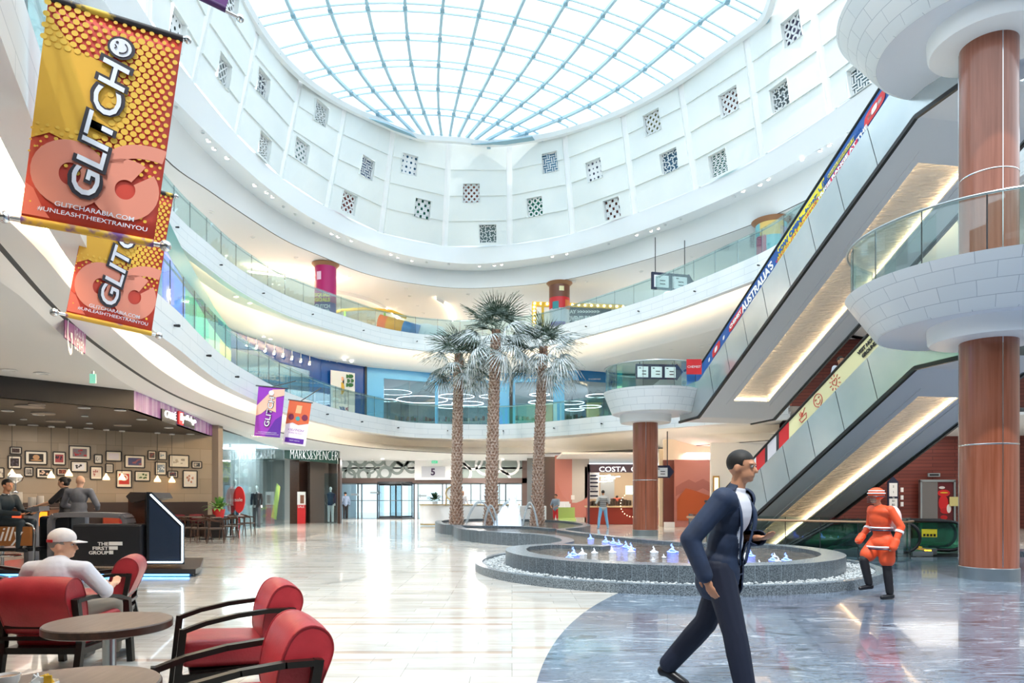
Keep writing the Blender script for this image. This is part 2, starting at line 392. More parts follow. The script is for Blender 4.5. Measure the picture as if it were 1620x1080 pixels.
for (a, b, c, d) in ((-34, HX0, -7, 62), (HX1, 34, -7, 62), (HX0, HX1, -7, HY0), (HX0, HX1, HY1, 62)):
    mb.box(((a+b)/2, (c+d)/2, -0.15), (b-a, d-c, 0.3))
struct(mb, 'floor')
mb = MB(mat('well_wall', '#6b625c', 0.5))
for (c, s) in (((HX0-0.1, 19.65, -1.75), (0.2, 7.1, 3.2)), ((HX1+0.1, 19.65, -1.75), (0.2, 7.1, 3.2)), ((10, HY1+0.1, -1.75), (7.2, 0.2, 3.2)), ((10, HY0-0.1, -1.75), (7.2, 0.2, 3.2)), ((10, 19.65, -3.4), (7.2, 7.1, 0.1))): mb.box(c, s)
struct(mb, 'wall_escalator_well')

mb = MB(mat('back_wall', '#8f857b', 0.7)); mb.box((0, -7.1, 6.5), (60, .2, 13)); struct(mb, 'wall_unseen_back')  # unseen wall behind the camera, added to cut the frontal sky light
mb = MB(mat('side_wall_far', '#c4bcb2', 0.7)); mb.box((27, 14, 6.5), (.2, 42, 13)); struct(mb, 'wall_unseen_right')  # unseen side walls, added to shut out open sky reflecting on the floor
mb = MB(mat('side_wall_far', '#c4bcb2', 0.7)); mb.box((-24, 8, 6.5), (.2, 30, 13)); struct(mb, 'wall_unseen_left')
mb = MB(mat('back_soffit', '#c9c5c0', 0.7)); mb.box((0, -4.5, 4.6), (40, 5, .2)); mb.box((0, -4.5, 9.4), (40, 5, .2)); struct(mb, 'ceiling_behind')
# ------------------------------------------------------------------ level rings
def px_curve(pts, H, n=90, sm=4):
    P = []
    for q in pts:
        h = q[2] if len(q) > 2 else H
        P.append(ath(q[0], q[1], h) if q[1] is not None else None)
    return smooth_line(resample(cr(P, 8), n), sm)
L1T = 3.55; L2T = 8.8
def plan(pts): return [Vector((x, y, 0)) for x, y in pts]
def lift(P, z): return [Vector((p.x, p.y, z)) for p in P]
c0 = [(245.8, 462.5), (277.8, 488.9), (311, 525), (352.8, 563.9), (391.7, 588.9), (450, 619.4), (513.9, 641.7), (558.3, 652.8), (640, 667.5), (690, 670.5), (740, 671.5), (790, 671.5), (865, 667.5), (962.5, 657.5)]
P1 = plan([(-1.6, 1.0), (-2.75, 3.4), (-3.68, 5.26), (-5.2, 8.6)])+[Vector((p.x, p.y, 0)) for p in (ath(x, y, L1T) for x, y in c0)]+plan([(6.7, 28.3), (8.6, 26.4), (10.2, 25.2)])
P1 = smooth_line(resample(cr(P1, 8), 130), 3)
z1t = EYE+3.55; z1b = EYE+2.85
c2 = [(62.5, 400), (104, 455), (200, 543), (255.6, 589), (311, 622), (366.7, 645), (405.6, 658), (480, 680), (560, 697), (640, 706), (740, 708.5), (840, 707.5), (920, 702), (1000, 695), (1100, 689), (1233, 684.7)]
P1c = plan([(-3.2, 0.5), (-4.2, 3.5)])+[Vector((p.x, p.y, 0)) for p in (ath(x, y, 2.85) for x, y in c2)]
P1c = smooth_line(resample(cr(P1c, 8), 130), 3)
l0 = [(13.9, 400), (46, 439), (92.6, 489), (138.9, 532), (208, 582.9), (255.6, 613), (298.6, 634), (366.7, 659.5), (400, 670.8), (480, 692), (560, 705), (640, 712), (740, 717), (840, 717), (940, 713.8), (1046.7, 708), (1157.8, 700), (1213, 696), (1300, 688)]
c4 = [(0, 441.7), (46, 483), (92.6, 525), (134, 558.6), (211.8, 615), (300, 652), (345, 669), (400, 687), (470, 706), (537.5, 720), (640, 730), (750, 731.5), (840, 730.5), (930, 728), (1060, 722), (1150, 716), (1240, 708)]
def hl(x, off=0.0):   # the ceiling edge sits a little higher over the café
    t = min(1, max(0, (x-250)/380.0)); t = t*t*(3-2*t); return 2.75*(1-t)+2.3*t+off
P0a = [ath(x, y, hl(x, 0.16)) for x, y in l0]; P0b = [ath(x, y, hl(x)) for x, y in c4]
def ext0(P, pre): return [Vector((a, b, P[0].z)) for a, b in pre]+P
P0a = smooth_line(resample(cr(ext0(P0a, [(-3.2, 0.5), (-4.3, 4)]), 8), 130), 3)
P0b = smooth_line(resample(cr(ext0(P0b, [(-4.8, 0.5), (-6.0, 4.5)]), 8), 130), 3)
def ring_obj(name, specs, smooth=True, n=None, **k):
    "specs: list of (material, rows)"
    mb = MB()
    for m, rows in specs: mb.set(m).loft(rows)
    return struct(mb, name, smooth, **k)
ring_obj('trim_1', [(M['stone'], [lift(P1, z1t+0.02), lift(P1, z1b)]),
    (M['lip'], [lift(P1, z1b), lift(offset_line(P1, 0.28), z1b), lift(offset_line(P1, 0.28), z1b+0.22)]),
    (M['lip'], [lift(P1, z1t+0.02), lift(offset_line(P1, 0.22), z1t+0.02), lift(offset_line(P1, 0.22), z1t-0.25)])],
    label='white stone edge of the first floor gallery')
ring_obj('ceiling_cove_lower', [(M['white'], [lift(offset_line(P1, 0.28), z1b+0.22), lift(offset_line(P1, 0.5), z1b+0.36), lift(offset_line(P1c, -0.35), z1b+0.36), lift(P1c, z1b+0.04), P0a]),
    (M['dark'], [P0a, offset_line(P0a, 0.05, -0.03)]), (M['ceil'], [offset_line(P0a, 0.05, -0.03), P0b])])
# outward ceilings and floor slabs
def slab(P, out, z, m, name, close_pts):
    mb = MB(m); mb.loft([lift(P, z), [Vector((c.x, c.y, z)) for c in out]], uv=False); return struct(mb, name)
def outward(P, d): return [p+Vector((-1, 0, 0))*0 for p in offset_line(P, d)]
def clampY(P, y): return [Vector((p.x, min(p.y, y), p.z)) for p in P]
mb = MB(M['ceil']); mb.loft([P0b, clampY(offset_line(P0b, 3.0), 47.2), clampY(offset_line(P0b, 12), 47.3)], uv=False); struct(mb, 'ceiling')
S1 = resample([Vector((-15, 0, 0)), Vector((-22, 20, 0)), Vector((-22, 40, 0)), Vector((-12, 52, 0)), Vector((12, 52, 0)), Vector((24, 40, 0)), Vector((24, 26, 0))], 130)
mb = MB(mat('gallery_floor', '#d9dcdc', 0.25)); mb.loft([lift(offset_line(P1, 0.2), z1t-0.2), lift(S1, z1t-0.2)], uv=False); struct(mb, 'floor_gallery_lower')

# level 2
c0b = [(273.9, 334.4), (329.4, 384.4), (355.6, 408.3), (394.4, 436), (450, 466.7), (505.6, 487.5), (558, 504.5), (601.7, 518.3), (657, 528), (700, 531.5), (757, 532.5), (815, 529), (860, 521), (901.7, 511), (985, 486.4), (1040.6, 468.3), (1087.8, 450.3), (1137.8, 429.4), (1218, 394.7), (1290, 352)]
P2 = plan([(-6.5, 6), (-9.0, 12)])+[Vector((p.x, p.y, 0)) for p in (ath(x, y, L2T) for x, y in c0b)]+plan([(12.4, 18.8), (12.6, 16.0)])
P2 = smooth_line(resample(cr(P2, 8), 130), 3)
z2t = EYE+L2T; z2b = z2t-0.86
c2b = [(319, 469), (394, 503), (477.8, 530.6), (558, 548.6), (615, 558), (671, 564), (760, 566), (840, 563), (901.7, 554), (998.9, 526.7), (1082, 501.7), (1137.8, 483), (1165.6, 472)]
P2c = plan([(-8.5, 5), (-11.6, 13)])+[Vector((p.x, p.y, 0)) for p in (ath(x, y, 7.92) for x, y in c2b)]+plan([(11.6, 24), (13.5, 20.5)])
P2c = smooth_line(resample(cr(P2c, 8), 130), 3)
z1c = EYE+7.3
ring_obj('trim_2', [(M['stone'], [lift(P2, z2t+0.02), lift(P2, z2b)]),
    (M['lip'], [lift(P2, z2b), lift(offset_line(P2, 0.28), z2b), lift(offset_line(P2, 0.28), z2b+0.22)]),
    (M['lip'], [lift(P2, z2t+0.02), lift(offset_line(P2, 0.22), z2t+0.02), lift(offset_line(P2, 0.22), z2t-0.25)])],
    label='white stone edge of the second floor gallery')
P2d = lift(offset_line(P2c, 0.55), z1c+0.12); P2e = lift(offset_line(P2c, 1.0), z1c)
ring_obj('ceiling_cove_upper', [(M['white'], [lift(offset_line(P2, 0.28), z2b+0.22), lift(offset_line(P2, 0.5), z2b+0.34), lift(offset_line(P2c, -0.3), z2b+0.34), lift(P2c, z2b-0.02), P2d, P2e]),
    (M['ceil'], [P2e, lift(offset_line(P2c, 12), z1c)])])
S2 = resample([Vector((-24, 4, 0)), Vector((-26, 24, 0)), Vector((-22, 46, 0)), Vector((-8, 56, 0)), Vector((10, 56, 0)), Vector((24, 44, 0)), Vector((24, 16, 0))], 130)
mb = MB(MATS['gallery_floor']); mb.loft([lift(offset_line(P2, 0.2), z2t-0.2), lift(S2, z2t-0.2)], uv=False); struct(mb, 'floor_gallery_upper')

# top ring: ceiling of level 2, white band, drum
l2l = [(260, 248), (315.6, 290), (379.4, 334.4), (454.4, 381.7), (510, 405.3), (560, 426.7), (615.6, 442), (698.9, 453.9), (754.4, 455.8), (837.8, 450.3), (860, 447.5), (915.6, 437.8), (998.9, 417), (1082, 392), (1137.8, 373.9), (1218, 343), (1300, 303), (1400, 244)]
dl = [(273.9, 176), (318.3, 228.9), (398.9, 303.9), (454.4, 341.4), (510, 370.5), (560, 392), (618, 410), (671, 422), (754.4, 427), (810, 423.3), (860, 415.6), (915.6, 405.8), (971, 390.6), (1026.7, 371), (1082, 351.7), (1137.8, 328), (1218, 293), (1300, 249), (1390, 196)]
li = [(230, 105), (273, 155), (323.9, 206.7), (371, 251), (426.7, 299.7), (482, 338.6), (537.8, 367.8), (618, 398), (698.9, 414), (754.4, 417.5), (810, 412.8), (860, 406), (915.6, 395), (998.9, 370), (1082, 340), (1137.8, 316.5), (1218, 279.4), (1300, 233), (1390, 178)]
df = [(233, 27), (290, 110), (371, 210), (443, 280.5), (515.6, 327), (601.7, 368), (698.9, 389), (750, 391), (807, 387), (860, 380), (915.6, 367), (1010, 336), (1101.7, 299), (1174, 265.6), (1240, 227), (1316, 177), (1395, 122), (1450, 80)]
PL = [ath(x, y, 11.5) for x, y in l2l]; PD = [ath(x, y, 12.6) for x, y in dl]; PI_ = [ath(x, y, 12.4) for x, y in li]; PF = [ath(x, y, 13.2) for x, y in df]
PL = smooth_line(resample(cr([Vector((-11.0, 14, PL[0].z))]+PL, 8), 120), 3); PD = smooth_line(resample(cr([Vector((-10.8, 14, PD[0].z))]+PD, 8), 120), 3)
PI_ = smooth_line(resample(cr([Vector((-9.6, 13, PI_[0].z))]+PI_, 8), 120), 3); PF = smooth_line(resample(cr([Vector((-9.3, 13, PF[0].z))]+PF, 8), 120), 3)
ring_obj('trim_3', [(M['lip'], [PL, PD, offset_line(PD, 0.4, 0.35)]), (M['dark'], [offset_line(PL, 0.06), PL])], label='smooth white band above the second floor gallery')
mbd = MB(M['lip']); mbd.loft([offset_line(PD, 0.1, 0.06), offset_line(PD, 0.12, -0.05), PI_, PF]); mbd.loft([PF, offset_line(PF, 0.35, 0.0), offset_line(PF, 0.35, 0.3)]); struct(mbd, 'trim_4', True, label='lower lip of the drum holding spotlights')
mb = MB(M['ceil']); mb.loft([offset_line(PL, 0.06), offset_line(PL, 14)], uv=False); struct(mb, 'ceiling_gallery_upper')

# ------------------------------------------------------------------ drum wall: leaning bays of four overlapping courses, niches with lattice screens
HR = 17.7
bays = [((233, 27), (300, -140)), ((303, 127), (350, -60)), ((371, 210), (409, 42)), ((443, 280.5), (475.6, 128)), ((515.6, 327), (545.6, 172)), ((601.7, 368), (622, 204)), ((703, 389.5), (710, 226)), ((807, 387), (806, 228)),
        ((907, 369.5), (893, 210)), ((1006, 337.5), (985, 172)), ((1101.7, 299), (1075, 124)), ((1206.7, 246.5), (1180, 52)), ((1316, 177), (1280, -22)), ((1450, 80), (1390, -110))]
BB = [ath(a[0], a[1], 13.22) for a, b in bays]; BT = [ath(b[0], b[1], HR) for a, b in bays]
BT[0] = Vector((-9.0, 17.5, EYE+HR)); 
niches = {0: [(280, 48, 'dots', '#8aa0a0')], 1: [(354, 115, 'weave', '#7d8a8c'), (365, 5, 'rings', '#7d8a8c')], 2: [(416, 135, 'swirl', '#6f7a86'), (418, 232, 'cells', '#8a8f86')], 3: [(508, 181, 'cells', '#86958f'), (478, 240, 'lattice', '#4b8c84')],
          4: [(580, 265, 'basket', '#5f7196'), (551, 322, 'rings', '#a1554e')], 5: [(648, 260, 'dots', '#4f93c0'), (668, 330, 'squares', '#2f8f76')], 6: [(746, 306, 'lattice', '#b0614e'), (771, 370, 'swirl', '#6f8788')],
          7: [(870, 256, 'basket', '#6fa4c6'), (847, 328, 'rings', '#33997e')], 8: [(940, 268, 'dots', '#6d7796'), (968, 329, 'squares', '#96594d')], 9: [(1032, 193, 'lattice', '#a3a66a'), (1060, 256, 'swirl', '#4a7593')],
          10: [(1153, 161, 'lattice', '#9a5a4d'), (1137, 257, 'cells', '#4a8a80')], 11: [(1252, 46, 'rings', '#6f6f92'), (1235, 153, 'swirl', '#667276')], 12: [(1360, 120, 'basket', '#5f7d88'), (1380, 8, 'dots', '#4a8a80')]}
def ray_plane(x, y, P, N):
    r = Vector(((x-810)/F, 1, (HOR-y)/F)); o = Vector((0, 0, EYE)); t = (P-o).dot(N)/r.dot(N); return o+r*t
def lattice_screen(kind, s, m):
    "white fretwork in the xz plane, side s"
    mb = MB(m); h = s/2; T = 0.035
    def bar2(x0, z0, x1, z1, wd=0.045): mb.bar((x0, 0, z0), (x1, 0, z1), T, wd, up=Vector((0, 1, 0)).cross(Vector((x1-x0, 0, z1-z0))))
    def annulus(cx, cz, r0, r1, n=12):
        A = []
        for rr in (r0, r1): A.append([mb.v((cx+rr*math.cos(2*PI*j/n), -T/2, cz+rr*math.sin(2*PI*j/n))) for j in range(n)])
        B = []
        for rr in (r0, r1): B.append([mb.v((cx+rr*math.cos(2*PI*j/n), T/2, cz+rr*math.sin(2*PI*j/n))) for j in range(n)])
        for j in range(n):
            k = (j+1) % n; mb.f((A[0][j], A[1][j], A[1][k], A[0][k])); mb.f((B[0][j], B[0][k], B[1][k], B[1][j])); mb.f((A[0][j], A[0][k], B[0][k], B[0][j]))
    bar2(-h, -h, h, -h, .05); bar2(-h, h, h, h, .05); bar2(-h, -h, -h, h, .05); bar2(h, -h, h, h, .05)
    if kind in ('lattice', 'weave'):
        for k in range(-2, 3):
            d = k*s/3.2
            for sg in (1, -1):
                for o in ((-.035, .035) if kind == 'lattice' else (0,)):
                    a = -h; b = h; pts = []
                    # clip the diagonal x = t, z = sg*t + d
                    lo = max(-h, (-h-d-o)/1 if sg > 0 else (d+o-h)); hi = min(h, (h-d-o) if sg > 0 else (d+o+h))
                    if hi > lo: bar2(lo, sg*lo+d+o, hi, sg*hi+d+o, .04)
    elif kind == 'basket':
        n = 4; c = s/n
        for i in range(n):
            for j in range(n):
                x = -h+(i+.5)*c; z = -h+(j+.5)*c
                if (i+j) % 2: bar2(x-c/2, z-c*.2, x+c/2, z-c*.2, .04); bar2(x-c/2, z+c*.3, x+c/2, z+c*.3, .04)
                else: bar2(x-c*.2, z-c/2, x-c*.2, z+c/2, .04); bar2(x+c*.3, z-c/2, x+c*.3, z+c/2, .04)
    elif kind == 'rings':
        for i in range(3):
            for j in range(3): annulus(-h+(i+.5)*s/3, -h+(j+.5)*s/3, s*.085, s*.16)
    elif kind == 'dots':
        n = 4; c = s/n
        for i in range(n):
            for j in range(n):
                cx, cz = -h+(i+.5)*c, -h+(j+.5)*c; r = c*(.27 if (i+j) % 2 == 0 else .16)
                ring = [mb.v((cx+r*math.cos(2*PI*k/8+.39), 0, cz+r*math.sin(2*PI*k/8+.39))) for k in range(8)]
                q = c/2; outer = [mb.v((cx+q*a, 0, cz+q*b)) for a, b in ((1, .41), (.41, 1), (-.41, 1), (-1, .41), (-1, -.41), (-.41, -1), (.41, -1), (1, -.41))]
                cor = [mb.v((cx+q*a, 0, cz+q*b)) for a, b in ((1, 1), (-1, 1), (-1, -1), (1, -1))]
                for k in range(8): mb.f((ring[k], outer[k], outer[(k+1) % 8], ring[(k+1) % 8]))
                for k in range(4): mb.f((outer[2*k], cor[k], outer[2*k+1]))
    elif kind == 'squares':
        n = 5; c = s/n
        for i in range(n+1): bar2(-h+i*c, -h, -h+i*c, h, .05); 
        for j in range(n+1): bar2(-h, -h+j*c, h, -h+j*c, .05)
        for i in range(n):
            for j in range(n):
                if (i+j) % 2: mb.box((-h+(i+.5)*c, 0, -h+(j+.5)*c), (c*.62, T, c*.62))
    elif kind == 'swirl':
        n = 4; c = s/n
        for i in range(n):
            for j in range(n):
                cx, cz = -h+(i+.5)*c, -h+(j+.5)*c
                for k in range(3):
                    a = 2*PI*k/3+(i+j)*.5; p = (cx, cz)
                    for q in range(3):
                        a2 = a+q*.75; e = (p[0]+c*.22*math.cos(a2), p[1]+c*.22*math.sin(a2)); bar2(p[0], p[1], e[0], e[1], .035); p = e
    else:
        n = 4; c = s/n
        for i in range(n):
            for j in range(n):
                cx, cz = -h+(i+.5)*c+(c/2 if j % 2 else 0)*(.6), -h+(j+.5)*c
                for k in range(6):
                    a = PI/3*k+.5; b = PI/3*(k+1)+.5
                    bar2(cx+c*.5*math.cos(a), cz+c*.5*math.sin(a), cx+c*.5*math.cos(b), cz+c*.5*math.sin(b), .03)
                bar2(cx-c*.3, cz, cx+c*.3, cz, .025)
    return mb
KN = {'dots': 'round holes', 'weave': 'crossed bars', 'rings': 'rings', 'swirl': 'whirling leaves', 'cells': 'honeycomb cells', 'lattice': 'double diagonal bars', 'basket': 'basket weave', 'squares': 'squares'}
CN = {'#8aa0a0': 'grey-green', '#7d8a8c': 'grey', '#6f7a86': 'slate grey', '#8a8f86': 'warm grey', '#86958f': 'pale green-grey', '#4b8c84': 'teal', '#5f7196': 'blue-grey', '#a1554e': 'brick red', '#4f93c0': 'sky blue', '#2f8f76': 'emerald', '#b0614e': 'terracotta', '#6f8788': 'dull teal grey', '#6fa4c6': 'light blue', '#33997e': 'jade green', '#6d7796': 'lavender grey', '#96594d': 'rust', '#a3a66a': 'olive', '#4a7593': 'steel blue', '#9a5a4d': 'red-brown', '#4a8a80': 'sea green', '#6f6f92': 'violet grey', '#667276': 'charcoal grey', '#5f7d88': 'blue-green'}
wallmb = MB(M['drum']); slot = MB(mat('slot_light_white', '#ffffff', .3))  # slot light put into the colour: backing strips painted pure white
for b in range(len(bays)-1):
    A0, A1, T0, T1 = BB[b], BB[b+1], BT[b], BT[b+1]
    ux = (A1-A0).normalized(); W = (A1-A0).length
    up = ((T0+T1)/2-(A0+A1)/2); Ht = up.length; nrm = ux.cross(up.normalized()).normalized()     # points towards the atrium or away
    cen = Vector((-0.5, 22, 18)); 
    if nrm.dot(cen-(A0+A1)/2) < 0: nrm = -nrm
    def Pt(u, v, d=0.0):  # u 0..1 across, v 0..1 up
        return A0.lerp(A1, u).lerp(T0.lerp(T1, u), v)+nrm*d
    u_in = (0.05, 0.95); holes = []
    for (nx, ny, kind, col) in niches.get(b, []):
        p = ray_plane(nx, ny, (A0+A1)/2, nrm)
        # bilinear inverse by search
        best = None
        for i in range(60):
            for j in range(60):
                q = Pt(i/59, j/59); d = (q-p).length
                if best is None or d < best[0]: best = (d, i/59, j/59)
        s = 0.9 if kind else 0.9
        holes.append((best[1], best[2], s, kind, col))
    us = sorted(set([u_in[0], u_in[1]]+[h[0]+e*h[2]/2/W for h in holes for e in (-1, 1)])); us = [u for u in us if u_in[0] <= u <= u_in[1]]
    vs = sorted(set([0, .25, .5, .75, 1.0]+[h[1]+e*h[2]/2/Ht for h in holes for e in (-1, 1)])); vs = [v for v in vs if 0 <= v <= 1]
    def dep(v, up_side):
        c = v*4; k = int(c+1e-6) if up_side else math.ceil(c-1e-6)-1
        return 0.06-0.06*(c-k)
    for i in range(len(us)-1):
        for j in range(len(vs)-1):
            uc = (us[i]+us[i+1])/2; vc = (vs[j]+vs[j+1])/2
            if any(abs(uc-h[0]) < h[2]/2/W and abs(vc-h[1]) < h[2]/2/Ht for h in holes): continue
            d0 = dep(vs[j], True); d1 = dep(vs[j+1], False)
            wallmb.poly([Pt(us[i], vs[j], d0), Pt(us[i+1], vs[j], d0), Pt(us[i+1], vs[j+1], d1), Pt(us[i], vs[j+1], d1)])
            if j and abs(vs[j]*4-round(vs[j]*4)) < 1e-6: wallmb.poly([Pt(us[i], vs[j], d0), Pt(us[i+1], vs[j], d0), Pt(us[i+1], vs[j], 0), Pt(us[i], vs[j], 0)])
    for e in (0, 1):
        for j in range(4):
            wallmb.poly([Pt(u_in[e], j/4, .06), Pt(u_in[e], (j+1)/4, 0), Pt(u_in[e], (j+1)/4, -.06), Pt(u_in[e], j/4, -.06)])
    [slot.poly([Pt(a, 0, -.06), Pt(c, 0, -.06), Pt(c, 1, -.06), Pt(a, 1, -.06)]) for a, c in ((-.01, .07), (.93, 1.01))]
    for (hu, hv, s, kind, col) in holes:
        p = Pt(hu, hv, 0.0)
        R = Matrix((ux, -nrm, ux.cross(-nrm))).transposed()
        if R.col[2].z < 0: R = Matrix((-ux, -nrm, (-ux).cross(-nrm))).transposed()
        g = empty('lattice_window', p); g.rotation_euler = R.to_euler()
        tag(g, 'square recessed screen of white %s over %s glass in the drum wall' % (KN[kind], CN[col]), 'window screen', 'lattice screens of the drum')
        rv = MB(M['drum']); h = s/2
        for (x0, z0, x1, z1) in ((-h, -h, h, -h), (h, -h, h, h), (h, h, -h, h), (-h, h, -h, -h)):
            rv.poly([(x0, -.06, z0), (x1, -.06, z1), (x1, .22, z1), (x0, .22, z0)])
        rv.build('reveal', g)
        bk = MB(mat('niche_'+col, col, 0.5)); bk.poly([(-h, .22, -h), (h, .22, -h), (h, .22, h), (-h, .22, h)]); bk.build('coloured_pane', g)
        sc = lattice_screen(kind, s, M['white']).build('screen', g); sc.location = (0, .12, 0)
struct(wallmb, 'wall_drum'); struct(slot, 'wall_drum_backing')
# ------------------------------------------------------------------ skylight (ribs and purlins of a shallow vault)
cX = [-2.995, 0.9212, 0.2663, 0.1226, 0.3384, 7.8584, 3.1404, -1.7986, 0.3329, -0.5211, 0.1535, 0.1751, -0.0384, -0.368, -0.1858, 0.4487]
cH = [19.0442, 0.5812, -0.1782, -0.0985, -0.8209, 0.4926, 0.1515, -0.206, 0.2713, 0.2937, -1.5773, -0.5026, 1.0754, 0.0046, -0.117, -0.3611]
cZ = [0.5226, -0.2823, -6.1387, 29.0398]
def sky_pt(i, k):
    kk = k if k <= 8 else 16-k
    q = kk/4-1; u = i/6.0; B = [u**a*q**b for a in range(4) for b in range(5 if a < 2 else 3)]
    X = sum(a*b for a, b in zip(B, cX)); H = sum(a*b for a, b in zip(B, cH))
    if k <= 8: Z = ((cZ[0]*q+cZ[1])*q+cZ[2])*q+cZ[3]
    else:
        q7 = 8/4-1; Z = ((cZ[0]*q7+cZ[1])*q7+cZ[2])*q7+cZ[3]-(k-8)*1.5; X += (k-8)*0.5
    return Vector((X, Z+0.22*X, EYE+H))
SKY = empty('window_1', (0, 24, 17), label='large curved glass skylight with pale blue steel ribs', kind='structure')
def sky_part(mb, name, **k):
    o = mb.build(name, SKY, **k); o.matrix_parent_inverse = Matrix.Translation((0, -24, -17)); return o
def irange(k): return (-5.05, 7.0) if 0.8 < k < 15.2 else (-4.0, 6.0)
for i in range(-5, 8):
    k0 = 0.0 if -4 <= i <= 6 else 1.0
    mb = MB(M['skyframe']); ks = [k0+(16-2*k0)*j/60 for j in range(61)]; P = [sky_pt(i, k) for k in ks]
    for a, b in zip(P, P[1:]): mb.bar(a, b, 0.12, 0.13)
    sky_part(mb, 'rib')
for k in range(0, 17):
    i0, i1 = irange(k); mb = MB(M['skyframe']); n = 24
    for dk, wd in ((-.13, .05), (.13, .05)):
        P = [sky_pt(i0+(i1-i0)*j/n, min(16, max(0, k+dk))) for j in range(n+1)]
        for a, b in zip(P, P[1:]): mb.bar(a, b, wd, 0.06)
    mb.set(M['skyframe2'])
    for i in range(math.ceil(i0), math.floor(i1)+1): mb.box(sky_pt(i, k)+Vector((0, 0, -.05)), (.17, .17, .08))
    sky_part(mb, 'purlin')
gl = MB(M['skyglass'])
for k in range(0, 16):
    i0, i1 = irange(k+.5 if 0 < k < 15 else 0)
    R = [[sky_pt(i0+(i1-i0)*j/24, k+e/2)+Vector((0, 0, .2)) for j in range(25)] for e in range(3)]; gl.loft(R, uv=False)
sky_part(gl, 'glass_panes', smooth=True)
# dark steel corner plates at the narrow end
mb = MB(M['skyframe2'])
for pts in (((583, 187), (622, 206), (660, 219), (650, 212), (612, 196)), ((745, 229), (800, 229), (846, 222), (842, 216), (775, 226))):
    P = [ath(x, y, 17.4) for x, y in pts]; mb.extrude(P, (0, 0.15, 0.12))
sky_part(mb, 'corner_plate')
rim = []
for k10 in range(160, 9, -2): rim.append(sky_pt(-5.05, k10/10))
rim += [sky_pt(-4+j*.5, 0) for j in range(0, 21)]
for k10 in range(10, 161, 2): rim.append(sky_pt(7.0, k10/10))
rim = smooth_line(rim, 3)
dt = resample(cr(BT, 8), len(rim))
mb = MB(M['white']); mb.tube([p+Vector((0, 0, .05)) for p in rim], 0.2, 6)
struct(mb, 'trim_5', label='rim beam around the skylight')
# the wall top leans in to the rim beam
mb = MB(M['white']); top = resample([ath(x, y, HR) for x, y in ((409, 42), (444, 82), (482, 120), (528, 156), (583, 190), (622, 206), (660, 219), (710, 226), (757, 231), (806, 229), (846, 222), (893, 208), (911, 204), (968, 182), (1018, 160), (1064, 133), (1114, 101), (1163, 67), (1213, 30), (1280, -22))], 100)
bt = resample([p for p in BT[2:13]], 100)
mb.loft([bt, [p.lerp(q, .5) for p, q in zip(bt, top)], [p+Vector((0, 0, .35)) for p in top]], uv=False)
mb.loft([[p+Vector((0, 0, .35)) for p in top], offset_line(top, 1.0, .35)], uv=False)
struct(mb, 'trim_6', label='white ledge between drum wall and skylight')

# ------------------------------------------------------------------ tower seen through the skylight
t = empty('tower_building', (34, 80, 0), label='distant blue-tinted tower block beyond the right edge of the skylight', cat='building')
mb = MB(brick_mat('tower_facade', '#3f74a3', '#5688b2', '#8fb2cc', 1.6, 1.3, 0.25, 0.3, coord='Object')); mb.box((0, 0, 48), (22, 22, 96)); mb.build('facade', t)
mb = MB(mat('tower_fin', '#a9c8d8', .4))
for x in (-11.2, -3.7, 3.7, 11.2): mb.box((x, -11.2, 48), (.5, .5, 97))
mb.build('facade_fins', t)

# ------------------------------------------------------------------ warm light strips in the coves, downlights
def strip(P, z, name, label, m=M['ledw'], r=0.03):
    mb = MB(m); mb.tube([Vector((p.x, p.y, z)) for p in P], r, 5); return tag(mb.build(name), label, 'light strip')
strip(offset_line(P1, 0.40)[4:125], z1b+0.20, 'light_strip', 'warm light strip in the cove under the first floor gallery edge', r=.035)
strip(offset_line(P2, 0.40)[4:125], z2b+0.20, 'light_strip', 'warm light strip in the cove under the second floor gallery edge', r=.035)
dmeshes = {}
def downlight(p, r, label, group, on=True, nrm=None, name='downlight'):
    key = (round(r, 3), on)
    if key not in dmeshes:
        a = MB(M['white']); a.lathe([(r, .02), (r*1.3, 0), (r*1.3, -.012), (r*.95, -.012), (r*.9, .03)], n=18)
        b = MB(M['lamp'] if on else mat('lamp_off', '#c9ced2', .4)); b.lathe([(0.001, .02), (r*.92, .02)], n=18)
        g = empty(name, p); a.build('ring', g); b.build('lens', g); dmeshes[key] = g; used = g
    else:
        used = copy_tree(dmeshes[key]); used.location = p
        for k in ('label', 'group'):
            if k in used: del used[k]
    used['label'] = label; used['category'] = 'downlight'; used['group'] = group
    return used
def soffit(x, y, pts_in, pts_out):  # point on a lofted soffit along the sight line of the pixel
    best = None
    for i in range(min(len(pts_in), len(pts_out))):
        for k in range(9):
            p = pts_in[i].lerp(pts_out[i], k/8); q = (810+F*p.x/p.y-x, HOR-F*(p.z-EYE)/p.y-y) if p.y > 1 else (1e4, 1e4)
            d = q[0]**2+q[1]**2
            if best is None or d < best[0]: best = (d, p)
    return best[1]
inn = offset_line(PI_, 0, -.005); out = offset_line(PD, .12, -.055)
on_px = [(332, 224), (343, 235), (357, 248), (408, 294), (419, 302), (433, 312), (526, 369), (539, 374), (555, 381), (617, 402), (632, 406), (650, 411), (758, 420), (778, 420), (793, 418), (879, 405), (895, 402), (1010, 371), (1028, 365), (1042, 360), (1181, 301), (1196, 293), (1214, 283), (1272, 251), (1294, 238), (1311, 229)]
off_px = [(284, 167), (319, 209), (450, 327), (471, 339), (494, 353), (677, 414), (706, 418), (962, 386), (1055, 354), (1080, 345), (1160, 310), (1345, 205)]
for (x, y) in on_px: downlight(soffit(x, y, inn, out)+Vector((0, 0, -.03)), .075, 'small lit spotlight in the underside of the drum lip', 'lit spotlights under the drum lip')
